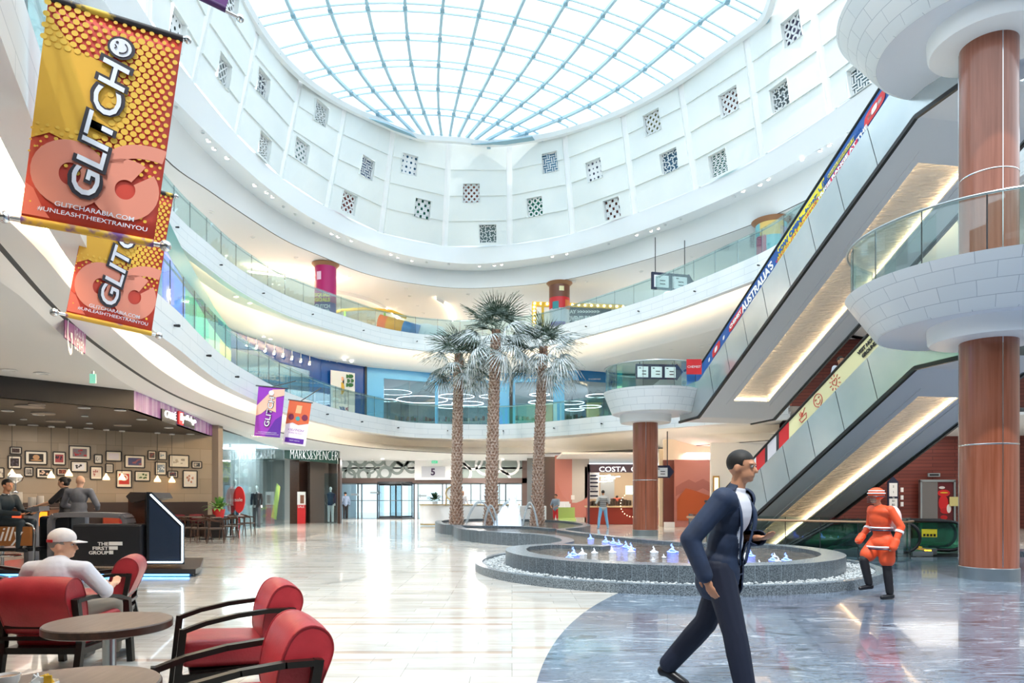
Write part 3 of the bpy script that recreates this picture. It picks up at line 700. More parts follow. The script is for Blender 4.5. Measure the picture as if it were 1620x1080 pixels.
for (x, y) in off_px: downlight(soffit(x, y, inn, out)+Vector((0, 0, -.03)), .06, 'small unlit spotlight in the underside of the drum lip', 'unlit spotlights under the drum lip', False)
for (x, y) in [(334, 335), (310, 363), (400, 375), (468, 407), (553, 436), (643, 456), (613, 473), (648, 468), (661, 483), (670, 495), (741, 465), (746, 492), (758, 480), (908, 445), (928, 445), (1014, 429), (1094, 406), (1177, 378), (700, 512), (611, 494)]:
    downlight(ath(x, y, 11.5)+Vector((0, 0, -.01)), .09, 'round lit downlight in the ceiling of the second floor gallery', 'downlights over the second floor gallery')
for (x, y) in [(417, 532), (428, 536), (545, 569), (556, 572), (610, 582), (622, 583), (519, 570), (531, 573), (869, 580), (1062, 553), (1110, 548), (1124, 545), (1300, 470)]:
    downlight(ath(x, y, 7.3)+Vector((0, 0, -.01)), .09, 'round lit downlight in the ceiling of the first floor gallery', 'downlights over the first floor gallery')
for (x, y) in [(14, 585), (67, 590), (250, 657), (590, 727), (605, 726), (795, 727), (948, 726), (1068, 729)]:
    H = hl(x); downlight(ath(x, y, H+.0)+Vector((0, 0, -.012)), .13 if x < 200 else .1, 'round lit downlight in the white ground floor ceiling', 'downlights in the white ground floor ceiling')
cvz = z1b+.355
for (x, y, r) in [(30, 296, .14), (112, 408, .14), (400, 640, .1), (245, 556, .1)]:
    downlight(ath(x, y, cvz-EYE)+Vector((0, 0, -.012)), r, 'round lit downlight inside the lower cove', 'downlights inside the coves')
for (x, y) in [(275, 406), (286, 413), (373, 469), (395, 479), (1105, 488), (1113, 485)]:
    downlight(ath(x, y, z2b+.33-EYE)+Vector((0, 0, -.012)), .09, 'round lit downlight inside the upper cove', 'downlights inside the upper cove')
# small sprinkler / sensor heads on the stone edges
k = 0
def studs(P, z, step, label, group):
    for i in range(18, len(P)-6, step):
        mb = MB(M['black']); n = Vector((P[i+1].y-P[i-1].y, -(P[i+1].x-P[i-1].x), 0)).normalized(); p = Vector((P[i].x, P[i].y, z)); mb.tube([p, p+n*.08], [.02, .03], 8); mb.ell(p+n*.09, .03, 8, 5); tag(mb.build('sensor_head'), label, 'sensor', group)
studs(P1, z1b+.38, 7, 'tiny dark sensor head on the white stone edge of the first floor gallery', 'sensor heads on the first floor gallery edge')
studs(P2, z2b+.45, 7, 'tiny dark sensor head on the white stone edge of the second floor gallery', 'sensor heads on the second floor gallery edge')

# ------------------------------------------------------------------ glass balustrades
def balustrade(P, z, h, n, label, rail_m, rail_r=0.022, rail_h=0.9, sgn=1, name='glass_balustrade', post=True):
    g = empty(name, (P[0].x, P[0].y, z), label=label, cat='balustrade')
    inv = Matrix.Translation((-P[0].x, -P[0].y, -z))
    Q = resample(P, n*4+1)
    for k in range(n):
        mb = MB(M['balu']); seg = [Vector((p.x, p.y, z)) for p in Q[4*k:4*k+5]]; d = (seg[-1]-seg[0]).normalized()*.012
        seg[0] = seg[0]+d; seg[-1] = seg[-1]-d; mb.loft([seg, [p+Vector((0, 0, h)) for p in seg]], uv=False)
        o = mb.build('glass_panel', g); o.matrix_parent_inverse = inv
        o.modifiers.new('thick', 'SOLIDIFY').thickness = 0.015
    mb = MB(rail_m); R = offset_line([Vector((p.x, p.y, z+rail_h)) for p in Q], .06*sgn); mb.tube(R, rail_r, 8); o = mb.build('handrail', g, True); o.matrix_parent_inverse = inv
    mb = MB(M['dark'])
    for k in range(0, n+1):
        p = Vector((Q[4*k].x, Q[4*k].y, z)); mb.box(p+Vector((0, 0, h/2)), (.012, .02, h)); 
    o = mb.build('glazing_joints', g); o.matrix_parent_inverse = inv
    return g
def cut(P, ya, yb, left=True): return P
balustrade(offset_line(P1, .1), z1t, 0.95, 52, 'curved clear glass balustrade of the first floor gallery', M['steel'])
balustrade(offset_line(P2, .1), z2t, 0.95, 52, 'curved clear glass balustrade of the second floor gallery', M['steel'])

# ------------------------------------------------------------------ columns and landing discs
def wood_column(x, y, r, z0, z1, label, steel=True, joints=()):
    g = empty('round_column', (x, y, z0), label=label, cat='column')
    zz = 0.22 if steel else 0
    mb = MB(M['wood']); mb.lathe([(r, zz), (r, z1-z0)], n=48); mb.build('timber_cladding', g, True)
    if steel: mb = MB(M['steel']); mb.lathe([(r+.015, 0), (r+.015, .21), (r, .22)], n=48); mb.build('steel_base', g, True)
    mb = MB(M['chrome'])
    for j in joints: mb.lathe([(r+.002, j-.012-z0), (r+.006, j-z0), (r+.002, j+.012-z0)], n=48)
    for a in (-0.5*PI-.15, -.5*PI+2.0, -.5*PI-2.2):
        mb.bar((math.cos(a)*(r+.001), math.sin(a)*(r+.001), zz+.02), (math.cos(a)*(r+.001), math.sin(a)*(r+.001), z1-z0), .014, .014)
    mb.build('joint_strips', g, True)
    return g
def disc_landing(cx, cy, colx, coly, zb, zt, r0, r1, label, aper=None):
    g = empty('landing_disc', (cx, cy, zb), label=label, cat='landing platform')
    mb = MB(M['disc']); mb.lathe([(r0, 0.0), (r0+.06, .02), (r1, zt-zb), (r1-.22, zt-zb), (r1-.22, zt-zb-.2)], n=72); mb.build('tiled_fascia', g, True)
    mb = MB(mat('disc_soffit', '#dfe4ee', .5)); mb.lathe([(0.3, 0), (r0*.55, 0), (r0*.78, .03), (r0, .0)], n=72); mb.build('soffit', g, True)
    mb = MB(M['lip']); mb.lathe([(.2, -.28), (.9, -.28), (.93, -.24), (.95, .03)], (colx-cx, coly-cy, 0), n=48); mb.build('collar', g, True)
    mb = MB(MATS['gallery_floor']); mb.lathe([(0.001, zt-zb-.2), (r1-.22, zt-zb-.2)], n=48); mb.build('deck', g)
    return g
DX, DY = 8.6, 12.4; CX, CY = 8.4, 12.03
wood_column(CX, CY, .44, 0, EYE+2.75, 'tall round wood-clad column at the right edge, steel base on the blue marble', joints=(2.35,))
disc_landing(DX, DY, CX, CY, EYE+3.0, EYE+3.8, 1.72, 2.3, 'round white tiled landing halfway up the right column')
wood_column(CX, CY, .44, EYE+3.6, EYE+7.97, 'round wood-clad column standing on the right landing disc', steel=False, joints=(EYE+5.6,))
disc_landing(DX, DY, CX, CY, EYE+8.2, EYE+9.1, 1.75, 2.45, 'round white landing at the top right, above the upper column')
wood_column(4.96, 25.4, .46, 0, EYE+2.72, 'round wood-clad column with steel base beside the fountain, under the far landing', joints=(2.05,))
disc_landing(5.15, 25.1, 4.96, 25.4, EYE+3.0, EYE+3.8, 1.4, 1.78, 'round white landing on the far wooden column at the foot of the upper escalator')
def arc(cx, cy, r, a0, a1, n=40): return [Vector((cx+r*math.cos(a0+(a1-a0)*k/n), cy+r*math.sin(a0+(a1-a0)*k/n), 0)) for k in range(n+1)]
balustrade(arc(DX, DY, 2.2, math.radians(118), math.radians(330)), EYE+3.78, .92, 9, 'curved glass balustrade of the right landing', M['steel'], sgn=-1)
balustrade(arc(5.15, 25.1, 1.68, math.radians(100), math.radians(322)), EYE+3.78, .92, 6, 'curved glass balustrade of the far landing', M['steel'], sgn=-1)
# ------------------------------------------------------------------ escalators
def wave_panel_mat():
    m = bpy.data.materials.new('woven_panel'); m.use_nodes = True; n = m.node_tree.nodes; l = m.node_tree.links; b = n['Principled BSDF']
    tc = n.new('ShaderNodeTexCoord'); w = n.new('ShaderNodeTexNoise'); w.inputs['Scale'].default_value = 3.2; w.inputs['Detail'].default_value = 1.5; w.inputs['Distortion'].default_value = 0.6
    mp = n.new('ShaderNodeMapping'); mp.inputs['Scale'].default_value = (1, 5.5, 5.5); mp.inputs['Rotation'].default_value = (0, 0, .5); bp = n.new('ShaderNodeBump'); bp.inputs['Strength'].default_value = 1.0; bp.inputs['Distance'].default_value = .12
    b.inputs['Base Color'].default_value = srgb('#e3dccf'); b.inputs['Roughness'].default_value = .45
    l.new(tc.outputs['Object'], mp.inputs[0]); l.new(mp.outputs[0], w.inputs['Vector']); l.new(w.outputs['Fac'], bp.inputs['Height']); l.new(bp.outputs['Normal'], b.inputs['Normal'])
    return m
M['wave'] = wave_panel_mat()
M['panel'] = mat('escalator_steel', '#d3dbdd', 0.24, 0.7, noise=('#bfcbd0', 0.5, (1, 1, 1)), bump=(0.9, 0.06))
M['soff'] = mat('escalator_soffit', '#d4d9e0', 0.5)
class Frame:
    "s along the run (horizontal), u to its right, z up; polyline gives the underside height"
    def __init__(s, P0, P1, b_ext, t_ext, W):
        s.P0 = Vector(P0); d = Vector(P1)-s.P0; s.h = Vector((d.x, d.y, 0)); s.L = s.h.length; s.h.normalize(); s.u = Vector((-s.h.y, s.h.x, 0)); s.rise = d.z; s.W = W; s.b = b_ext; s.t = t_ext
        if s.u.x < 0: s.u = -s.u
    def z(s, a): return s.rise*min(1, max(0, a/s.L))
    def p(s, a, u, dz=0.0): return s.P0+s.h*a+s.u*u+Vector((0, 0, s.z(a)+dz))
def escalator(name, fr, label, rec, side_top=1.29, band=(1.31, 1.84), band_m=None, joint=1.15):
    g = empty('escalator', (0, 0, 0), label=label, cat='escalator')
    A = [-fr.b, 0, fr.L, fr.L+fr.t]; W = fr.W
    for u0, u1 in ((0, .06), (W-.06, W)):
        mb = MB(M['panel'])
        mb.extrude([fr.p(a, u0, 0) for a in A]+[fr.p(a, u0, side_top) for a in A[::-1]], fr.u*(u1-u0))
        mb.set(M['dark']); n = int(fr.L/joint)
        for k in range(1, n+1):
            a = fr.L*k/(n+1); uu = u0-.003 if u0 == 0 else u1+.003
            mb.bar(fr.p(a, uu, .04), fr.p(a-.35, uu, side_top-.02+0.0), .006, .012)
        mb.build('side_panel', g)
        mb = MB(M['black']); uu = u0-.02 if u0 == 0 else u1+.02
        for a, b in zip(A, A[1:]): mb.bar(fr.p(a, uu, .0), fr.p(b, uu, .0), .07, .09)
        mb.build('edge_trim', g)
    # soffit with a lit recess
    a0, a1, r0, r1 = rec; mb = MB(M['soff'])
    def q(aa, ab, ua, ub, dz=0.005): mb.poly([fr.p(aa, ua, dz), fr.p(ab, ua, dz), fr.p(ab, ub, dz), fr.p(aa, ub, dz)])
    q(-fr.b, 0, .06, W-.06); q(0, a0, .06, W-.06); q(a1, fr.L, .06, W-.06); q(fr.L, fr.L+fr.t, .06, W-.06)
    q(a0, a1, .06, r0); q(a0, a1, r1, W-.06)
    D = .16
    for (aa, ab, ua, ub) in ((a0, a1, r0, r0), (a0, a1, r1, r1), (a0, a0, r0, r1), (a1, a1, r0, r1)): mb.poly([fr.p(aa, ua, 0), fr.p(ab, ub, 0), fr.p(ab, ub, .05), fr.p(aa, ua, .05)])
    mb.build('soffit', g)
    mb = MB(M['wave']); n = 30
    rows = [[fr.p(a0-.15+(a1-a0+.3)*i/n, r0-.12+(r1-r0+.24)*j/4, D) for i in range(n+1)] for j in range(5)]
    mb.loft(rows); mb.build('textured_panel', g, True)
    mb = MB(M['ledp']); e = .07
    for (x, y) in (((a0, r1+e), (a1, r1+e)), ((a0-e, r0), (a0-e, r1)), ((a0, r0-e), (a1, r0-e)), ((a1+e, r0), (a1+e, r1))):
        mb.bar(fr.p(x[0], x[1], .10), fr.p(y[0], y[1], .10), .03, .03)
    mb.build('light_strip', g)
    mb = MB(M['soff'])   # housing above the strips
    for (x, y) in (((a0-.2, r1+.16), (a1+.2, r1+.16)), ((a0-.2, r0-.16), (a1+.2, r0-.16))): mb.bar(fr.p(x[0], x[1], .1), fr.p(y[0], y[1], .1), .02, .2)
    mb.build('cove_lining', g)
    # balustrades, printed band, handrail
    B = [-fr.b+.2, -.6, -.25, .1, .5, fr.L-.5, fr.L-.1, fr.L+.3, fr.L+fr.t-.2]
    def zb(a):
        return fr.z(a) if a < .0 or a > fr.L else fr.z(a)
    for u in (.1, W-.1, W/2-.1, W/2+.1):
        mb = MB(M['balu']); mb.loft([[fr.p(a, u, side_top) for a in A], [fr.p(a, u, band[1]) for a in A]], uv=False); bo = mb.build('balustrade_glass', g)
        mb = MB(M['rubber']); mb.tube([fr.p(a, u, band[1]+.04) for a in B], .045, 8); mb.build('handrail', bo, True)
    mb = MB(mat('step_metal', '#6d7377', .4, .7))
    n = int(fr.rise/.2)
    for k in range(n):
        a = fr.L*(k+.5)/n
        for uc in (W*.27, W*.73): mb.box(fr.p(a, uc, 0)+Vector((0, 0, .92)), (W*.36, fr.L/n+.02, .2), M=Matrix((fr.u, fr.h, Vector((0, 0, 1)))).transposed())
    mb.build('steps', g)
    return g
frB = Frame((6.512, 23.76, EYE+2.75), (8.267, 13.95, EYE+7.75), 1.6, 1.4, 2.85)
escB = escalator('b', frB, 'upper escalator with blue advertising band climbing from the far landing to the top right landing', (.09*frB.L, .912*frB.L, .80, 2.08))
frA = Frame((6.71, 22.98, EYE-2.05), (8.507, 14.365, EYE+2.70), .3, 1.5, 2.75)
escA = escalator('a', frA, 'lower escalator with pale yellow advertising band climbing from the ground floor to the right landing', (.03*frA.L, .905*frA.L, .82, 1.90))
def band(fr, g, a0, a1, m, name, z0=1.30, z1=1.84, d=-.012):
    mb = MB(m); n = max(1, int((a1-a0)/.3)); R = [[fr.p(a0+(a1-a0)*k/n, .1+d, z) for k in range(n+1)] for z in (z0, z1)]; mb.loft(R, uv=False); return mb.build(name, g)
def sl(fr): return (fr.h*fr.L+Vector((0, 0, fr.rise))).normalized()
def on_band(fr, g, body, a, m, hgt, width=None, z=1.585, d=-.026, name='lettering', bold=.0):
    # letters read from the bottom of the escalator upwards, standing on the sloping band
    X = sl(fr); N = -fr.u; Y = N.cross(X)*1.0
    if Y.z < 0: Y = -Y
    o = text_obj(name, body, hgt, fr.p(a, .1+d, z), X, Y, m, None, .003, 'CENTER', bold, width=width, height=hgt)
    if o: o.parent = g
    return o
LB = frB.L
def sB(x, y):  # run parameter of a pixel on the left face of escalator B
    return s_on(frB, x, y)
def s_on(fr, x, y):
    N = fr.u; P = fr.P0+fr.u*.1; r = Vector(((x-810)/F, 1, (HOR-y)/F)); t = (P-Vector((0, 0, EYE))).dot(N)/r.dot(N); q = Vector((0, 0, EYE))+r*t; return (q-fr.P0).dot(fr.h)
band(frB, escB, -1.2, LB+1.0, M['bluesign'], 'blue_band')
a_ = [s_on(frB, x, y) for x, y in ((1112, 592), (1135, 548), (1160, 512), (1197, 452), (1233, 412), (1265, 348), (1304, 296), (1311, 290), (1352, 214), (1360, 222), (1385, 175))]
def ofs(fr, x, y): return s_on(fr, x, y)
band(frB, escB, ofs(frB, 1231, 398), ofs(frB, 1305, 298), M['yellow'], 'yellow_patch', 1.34, 1.80, -.02)
on_band(frB, escB, "AUSTRALIA'S", (ofs(frB, 1174, 480)+ofs(frB, 1224, 418))/2, M['whitep'], .28, (ofs(frB, 1224, 418)-ofs(frB, 1174, 480))*1.1, bold=.01)
on_band(frB, escB, "NOW OPEN", ofs(frB, 1249, 376), M['bluesign'], .17, 1.25, z=1.63, bold=.01, d=-.03)
on_band(frB, escB, "DISCOUNT CHEMIST", ofs(frB, 1262, 352), M['pinkred'], .07, 2.2, z=1.46, d=-.03)
on_band(frB, escB, "\u0645\u0641\u062a\u0648\u062d \u0627\u0644\u0622\u0646", ofs(frB, 1289, 322), M['bluesign'], .2, 1.3, z=1.62, d=-.03, bold=.005)
band(frB, escB, ofs(frB, 1308, 290), ofs(frB, 1358, 216), M['pinkred'], 'pink_patch', 1.38, 1.53, -.02)
band(frB, escB, ofs(frB, 1310, 284), ofs(frB, 1352, 220), M['yellow'], 'yellow_strip', 1.58, 1.7, -.02)
on_band(frB, escB, "HUGE RANGE AT THE", ofs(frB, 1333, 252), M['whitep'], .1, 2.0, z=1.455, d=-.03, bold=.004)
on_band(frB, escB, "AUSTRALIAN DISCOUNT PRICES", ofs(frB, 1331, 250), M['bluesign'], .06, 1.6, z=1.64, d=-.03)
def badge(fr, g, a, w_, h_, m, z=1.585, name='red_badge', d=-.022):
    mb = MB(m); X = sl(fr); Y = Vector((0, 0, 1)); c = fr.p(a, .1+d, z); pts = []
    for t in range(20):
        an = 2*PI*t/20; cx = math.copysign(abs(math.cos(an))**.5, math.cos(an)); cy = math.copysign(abs(math.sin(an))**.5, math.sin(an)); pts.append(c+X*(cx*w_/2)+Y*(cy*h_/2))
    mb.extrude(pts, -fr.u*.004); return mb.build(name, g)
badge(frB, escB, ofs(frB, 1165, 507), .95, .3, M['red']); on_band(frB, escB, "CHEMIST", ofs(frB, 1165, 507), M['whitep'], .13, .8, d=-.035, bold=.005)
badge(frB, escB, ofs(frB, 1134, 548), .6, .3, M['red']); badge(frB, escB, ofs(frB, 1134, 548), .2, .16, M['whitep'], d=-.03, name='white_spot')
badge(frB, escB, ofs(frB, 1146, 534), .12, .12, M['whitep'], name='white_glove'); badge(frB, escB, ofs(frB, 1123, 565), .12, .12, M['whitep'], name='white_glove')
badge(frB, escB, ofs(frB, 1385, 176), .75, .3, M['red']); badge(frB, escB, ofs(frB, 1385, 176), .2, .14, M['whitep'], d=-.03, name='white_spot')
badge(frB, escB, ofs(frB, 1377, 190), .12, .1, M['whitep'], name='white_glove'); badge(frB, escB, ofs(frB, 1393, 162), .14, .1, M['whitep'], name='white_glove')
# lower escalator band: script word, red and photo squares, line drawings, wording
pa = lambda x, y: s_on(frA, x, y)
band(frA, escA, pa(1150, 772), pa(1406, 510), M['cream'], 'cream_band')
band(frA, escA, pa(1149, 770), pa(1199, 722), M['whitep'], 'white_patch', d=-.016)
band(frA, escA, pa(1197, 722), pa(1214, 710), M['red'], 'red_square', d=-.018)
band(frA, escA, pa(1214, 710), pa(1231, 695), mat('photo_print', '#d9d3da', .5), 'photo_square', d=-.018)
band(frA, escA, pa(1231, 695), pa(1249, 678), M['red'], 'red_square', d=-.018)
for (x, y) in ((1213, 712), (1231, 696)): band(frA, escA, pa(x, y)-.06, pa(x, y)+.07, M['dark'], 'dark_square', d=-.02)
on_band(frA, escA, "Hayya", pa(1175, 748), M['red'], .28, 1.1, d=-.03, bold=.012)
on_band(frA, escA, "VISIT NOW ON THE", pa(1383, 528), M['black'], .1, 1.15, z=1.67, d=-.03, bold=.006)
on_band(frA, escA, "GROUND FLOOR", pa(1386, 532), M['black'], .1, .95, z=1.50, d=-.03, bold=.006)
def icon(fr, g, a, z, strokes, sc, m, name):
    mb = MB(m); X = sl(fr); N = -fr.u; Y = N.cross(X)
    if Y.z < 0: Y = -Y
    c = fr.p(a, .1-.024, z)
    for st in strokes:
        mb.tube([c+X*(x*sc)+Y*(y*sc) for x, y in st], .009, 5)
    return mb.build(name, g)
def circ(cx, cy, r, a0=0, a1=360, n=16): return [(cx+r*math.cos(math.radians(a0+(a1-a0)*k/n)), cy+r*math.sin(math.radians(a0+(a1-a0)*k/n))) for k in range(n+1)]
icon(frA, escA, pa(1271, 655), 1.58, [[(-1, 0), (1, 0), (.7, -.7), (-.7, -.7), (-1, 0)], [(-.2, .1), (1.1, .9)], [(-.5, .2), (.2, .5)], [(-.6, .45), (-.4, .7), (-.6, .9)], [(-.2, .5), (0, .75), (-.2, .95)]], .17, M['red'], 'bowl_drawing')
icon(frA, escA, pa(1295, 632), 1.58, [circ(0, 0, 1, -70, 250), [(-.35, -.95), (0, -1.3), (.35, -.95)], circ(-.4, .2, .18, 0, 180, 6), circ(.4, .2, .18, 0, 180, 6), circ(0, -.1, .5, 190, 350, 8)], .17, M['red'], 'smile_drawing')
icon(frA, escA, pa(1322, 605), 1.58, [[(0, -.5), (-.5, .05), (-.4, .4), (-.1, .4), (0, .2), (.1, .4), (.4, .4), (.5, .05), (0, -.5)]]+[[(.75*math.cos(t*PI/5), .75*math.sin(t*PI/5)), (1.1*math.cos(t*PI/5), 1.1*math.sin(t*PI/5))] for t in range(10)], .19, M['red'], 'heart_drawing')
# round sticker at the foot of the upper escalator
mb = MB(M['red']); P = at(1098, 580, 22.6); mb.box(P, (.5, .02, .5)); o = tag(mb.build('sale_sticker'), 'red square advertising sticker on the glass beside the foot of the upper escalator', 'sticker')
to = text_obj('lettering', 'CHEMIST', .12, P+Vector((0, -.014, 0)), (1, 0, 0), (0, 0, 1), M['whitep'], None, .002, width=.44); to.parent = o

# pair of escalators going down to the basement
def down_escalator():
    h = Vector((-.93, .37, 0)).normalized(); u = Vector((-h.y, h.x, 0))*-1; P = Vector((9.45, 16.5, 0)); g = empty('escalator', P, label='green glass escalator going down to the basement, the one nearer to the railing', cat='escalator')
    def q(a, b, z): return h*a+u*b+Vector((0, 0, z))
    for b in (0, 1.15):
        path = []
        for k in range(11): an = -PI/2+PI*k/10; path.append((.0-.36*math.cos(an), .46+.36*math.sin(an)))
        path += [(1.0, .82), (1.5, .8), (5.2, -1.5)]
        lower = [(5.2, -2.3), (1.5, 0.05), (.0, .05)]
        mb = MB(M['escglass']); c = [q(a, b, z) for a, z in path+lower]; mb.extrude(c, u*.014); mb.build('balustrade_glass', g)
        mb = MB(M['rubber']); mb.tube([q(a, b+.007, z) for a, z in [(.9, .1)]+path], .04, 8); mb.build('handrail', g, True)
        mb = MB(M['steel']); mb.extrude([q(.3, b-.14, .0), (q(.3, b-.14, .14)), q(1.5, b-.14, .14), q(5.2, b-.14, -2.15), q(5.2, b-.14, -2.6), q(1.7, b-.14, -.3)], u*.28); mb.build('skirt', g)
    mb = MB(MATS['step_metal']); mb.extrude([q(-.3, .15, .01), q(1.6, .15, .01), q(5.2, .15, -2.3), q(5.2, .15, -2.5), q(1.6, .15, -.15), q(-.3, .15, -.15)], u*.85); mb.build('steps', g)
    for b, a in ((-.02, .3),):
        mb = MB(M['yellow']); c = q(a, b, .52); mb.extrude([q(a-.02, b, .42), q(a+.32, b, .42), q(a+.32, b, .62), q(a-.02, b, .62)], -u*.004); o = mb.build('warning_sticker', g)
        mb = MB(M['black'])
        for k in range(4):
            mb.extrude([q(a+.01+.075*k, b-.006, .44), q(a+.06+.075*k, b-.006, .44), q(a+.06+.075*k, b-.006, .5), q(a+.01+.075*k, b-.006, .5)], -u*.002)
        s = mb.build('pictograms', o); s.parent = o
    mb = MB(emis('signal_orange', '#ffb020', 6)); mb.box(q(-.62, .58, .12), (.14, .05, .03)); mb.build('signal_lamp', g)
    mb = MB(M['steel']); mb.box(q(-.3, .57, .06), (.5, .8, .12)); mb.build('end_box', g)
    return g
de = down_escalator(); de2 = copy_tree(de); de2.location = (11.0, 17.15, 0); de2['label'] = 'green glass escalator going down to the basement, right beside the big wooden column'
balustrade(cr([Vector((4.9, 18.9, 0)), Vector((5.6, 17.3, 0)), Vector((6.9, 15.9, 0)), Vector((8.4, 15.1, 0)), Vector((9.1, 15.6, 0))], 6), 0.02, .95, 8, 'glass railing with bronze handrail around the escalator well behind the fountain', mat('bronze_rail', '#b08a6c', .3, .7), rail_h=.86, rail_r=.028, sgn=-1)

# ------------------------------------------------------------------ fountain
FX, FY = 3.13, 13.8
g = empty('fountain', (FX, FY, 0), label='round dark granite fountain with raised basin, pebble bed and low outer kerb', cat='fountain')
def rel(P): return [p-Vector((FX, FY, 0)) for p in P]
def wall_strip(P, z0, z1, wd, side, m_face, m_top):
    Q = offset_line(P, wd*side); mb = MB(m_face); mb.loft([lift(P, z1), lift(P, z0)]); mb.loft([lift(Q, z0), lift(Q, z1)])
    mb.set(m_top); mb.loft([lift(P, z1), lift(Q, z1)])
    for e in (0, -1): mb.set(m_face); mb.poly([lift(P, z0)[e], lift(P, z1)[e], lift(Q, z1)[e], lift(Q, z0)[e]])
    return mb
def circ_pts(r, a0, a1, n): return [Vector((FX+r*math.cos(math.radians(a0+(a1-a0)*k/n)), FY+r*math.sin(math.radians(a0+(a1-a0)*k/n)), 0)) for k in range(n+1)]
basin = [Vector((2.15, 14.95, 0)), Vector((1.5, 15.35, 0)), Vector((.9, 15.55, 0)), Vector((.35, 15.2, 0))]+circ_pts(3.26, 164, 388, 60)+[Vector((5.75, 15.55, 0)), Vector((5.2, 15.75, 0))]
basin = resample(cr(basin, 4), 130)
right = [Vector(p+(0,)) for p in ((5.2, 15.75), (4.4, 15.85), (3.6, 16.8), (2.85, 18.5), (2.0, 20.9), (1.75, 22.4), (2.6, 24.2), (3.0, 27), (2.0, 31), (-1, 33), (-3.2, 31), (-3.0, 27.4), (-2.15, 25.4), (-1.0, 24.9), (.4, 24.3), (1.2, 22.6))]
left = [Vector(p+(0,)) for p in ((-2.2, 25.2), (-1.7, 22.6), (-.5, 20.6), (.7, 19.3), (1.15, 17.8), (1.2, 16.5), (.85, 15.6))]
o = wall_strip(rel(basin), 0, .38, .42, 1, M['granite'], M['coping']).build('basin_wall', g)
wall_strip(rel(resample(cr(right, 6), 120)), 0, .38, .28, 1, M['granite'], M['coping']).build('channel_wall', g)
wall_strip(rel(resample(cr(left, 6), 60)), 0, .38, .3, 1, M['granite'], M['coping']).build('channel_wall', g)
kerb = circ_pts(3.87, 128, 412, 90)
wall_strip(rel(kerb), 0, .15, .14, 1, M['granite_face'], M['coping']).build('outer_kerb', g)
mb = MB(M['coping']); 
for k in range(0): pass
# pebbles
mb = MB(mat('pebbles', '#dfe3e4', .5, noise=('#7d878d', 40, (1, 1, 1), (.3, .7)))); rnd = random.Random(3)
mb.loft([lift(rel(circ_pts(3.24, 128, 412, 60)), .06), lift(rel(circ_pts(3.75, 128, 412, 60)), .06)], uv=False)
for k in range(5200):
    a = math.radians(rnd.uniform(130, 410)); r = rnd.uniform(3.29, 3.71); s = rnd.uniform(.012, .03)
    mb.ell((r*math.cos(a), r*math.sin(a), .07+rnd.uniform(0, .05)), (s*rnd.uniform(.8, 1.6), s*rnd.uniform(.8, 1.4), s*.7), 5, 3, Matrix.Rotation(rnd.uniform(0, 6), 3, 'Z'))
tag(mb.build('pebble_bed', g), kind='stuff')
def water_mat():
    m = bpy.data.materials.new('water'); m.use_nodes = True; n = m.node_tree.nodes; l = m.node_tree.links; b = n['Principled BSDF']
    b.inputs['Base Color'].default_value = srgb('#5a554f'); b.inputs['Roughness'].default_value = .06
    tc = n.new('ShaderNodeTexCoord'); nz = n.new('ShaderNodeTexNoise'); nz.inputs['Scale'].default_value = 7; nz.inputs['Detail'].default_value = 3; nz.inputs['Distortion'].default_value = 1
    bp = n.new('ShaderNodeBump'); bp.inputs['Strength'].default_value = .5; bp.inputs['Distance'].default_value = .06; l.new(tc.outputs['Object'], nz.inputs['Vector']); l.new(nz.outputs['Fac'], bp.inputs['Height']); l.new(bp.outputs['Normal'], b.inputs['Normal'])
    r = n.new('ShaderNodeValToRGB'); r.color_ramp.elements[0].color = srgb('#3e3a38'); r.color_ramp.elements[1].color = srgb('#8d8378'); r.color_ramp.elements[0].position = .4; r.color_ramp.elements[1].position = .7; l.new(nz.outputs['Fac'], r.inputs['Fac']); l.new(r.outputs['Color'], b.inputs['Base Color'])
    return m
M['water'] = water_mat()
mb = MB(M['water'])
mb.poly([(3.1*math.cos(2*PI*k/48), 3.1*math.sin(2*PI*k/48), .30) for k in range(48)])
ch = rel([Vector(p+(0,)) for p in ((.95, 15.7), (4.6, 15.75), (3.4, 17.0), (2.6, 18.6), (1.8, 21), (1.6, 22.4), (2.4, 24.2), (2.8, 27), (1.9, 30.6), (-1, 32.6), (-3, 30.8), (-2.8, 27.4), (-2, 25.6), (-1.7, 23), (-.4, 21), (.8, 19.5), (1.3, 17.9), (1.35, 16.5))])
mb.poly([p+Vector((0, 0, .303)) for p in ch]); mb.build('water', g)
M['foam'] = mat('foam', '#f2f8ff', .4, emit='#cfe6ff', es=.35); M['foamb'] = mat('foam_blue_glow', '#b8d0ff', .3, emit='#4a6dff', es=1.1)  # underwater light put into the foam as its own glow
jm = {}
def jet(p, s, m, label, group, key):
    if key in jm: o = copy_tree(jm[key]); o.location = p; o.scale = (s, s, s); o['label'] = label; o['group'] = group; return o
    mb = MB(m); rr = random.Random(5)
    for k in range(26):
        a = rr.uniform(0, 6.28); r = rr.uniform(0, .12); mb.ell((r*math.cos(a), r*math.sin(a), max(0, .07*(1-r/.12)**2)), (.028, .028, .018), 6, 4)
    for k in range(7): mb.ell((rr.uniform(-.015, .015), rr.uniform(-.015, .015), .03+.02*k), (.035-.004*k, .035-.004*k, .02), 6, 4)
    o = mb.build('water_jet', None, True); o.location = p; o.scale = (s, s, s); tag(o, label, 'water jet', group); jm[key] = o; return o
for x, y, s in ((921, 876, 1), (940, 874, .8), (968, 873, .9), (998, 872, .9), (1034, 873, 1), (1050, 881, .5), (1201, 892, .6), (1231, 888, .7), (1225, 880, .6), (1033, 885, .4)): jet(flr(x, y, .31), s*.75, M['foam'], 'low white bubbling jet in the round basin', 'white bubbling jets', 'w')
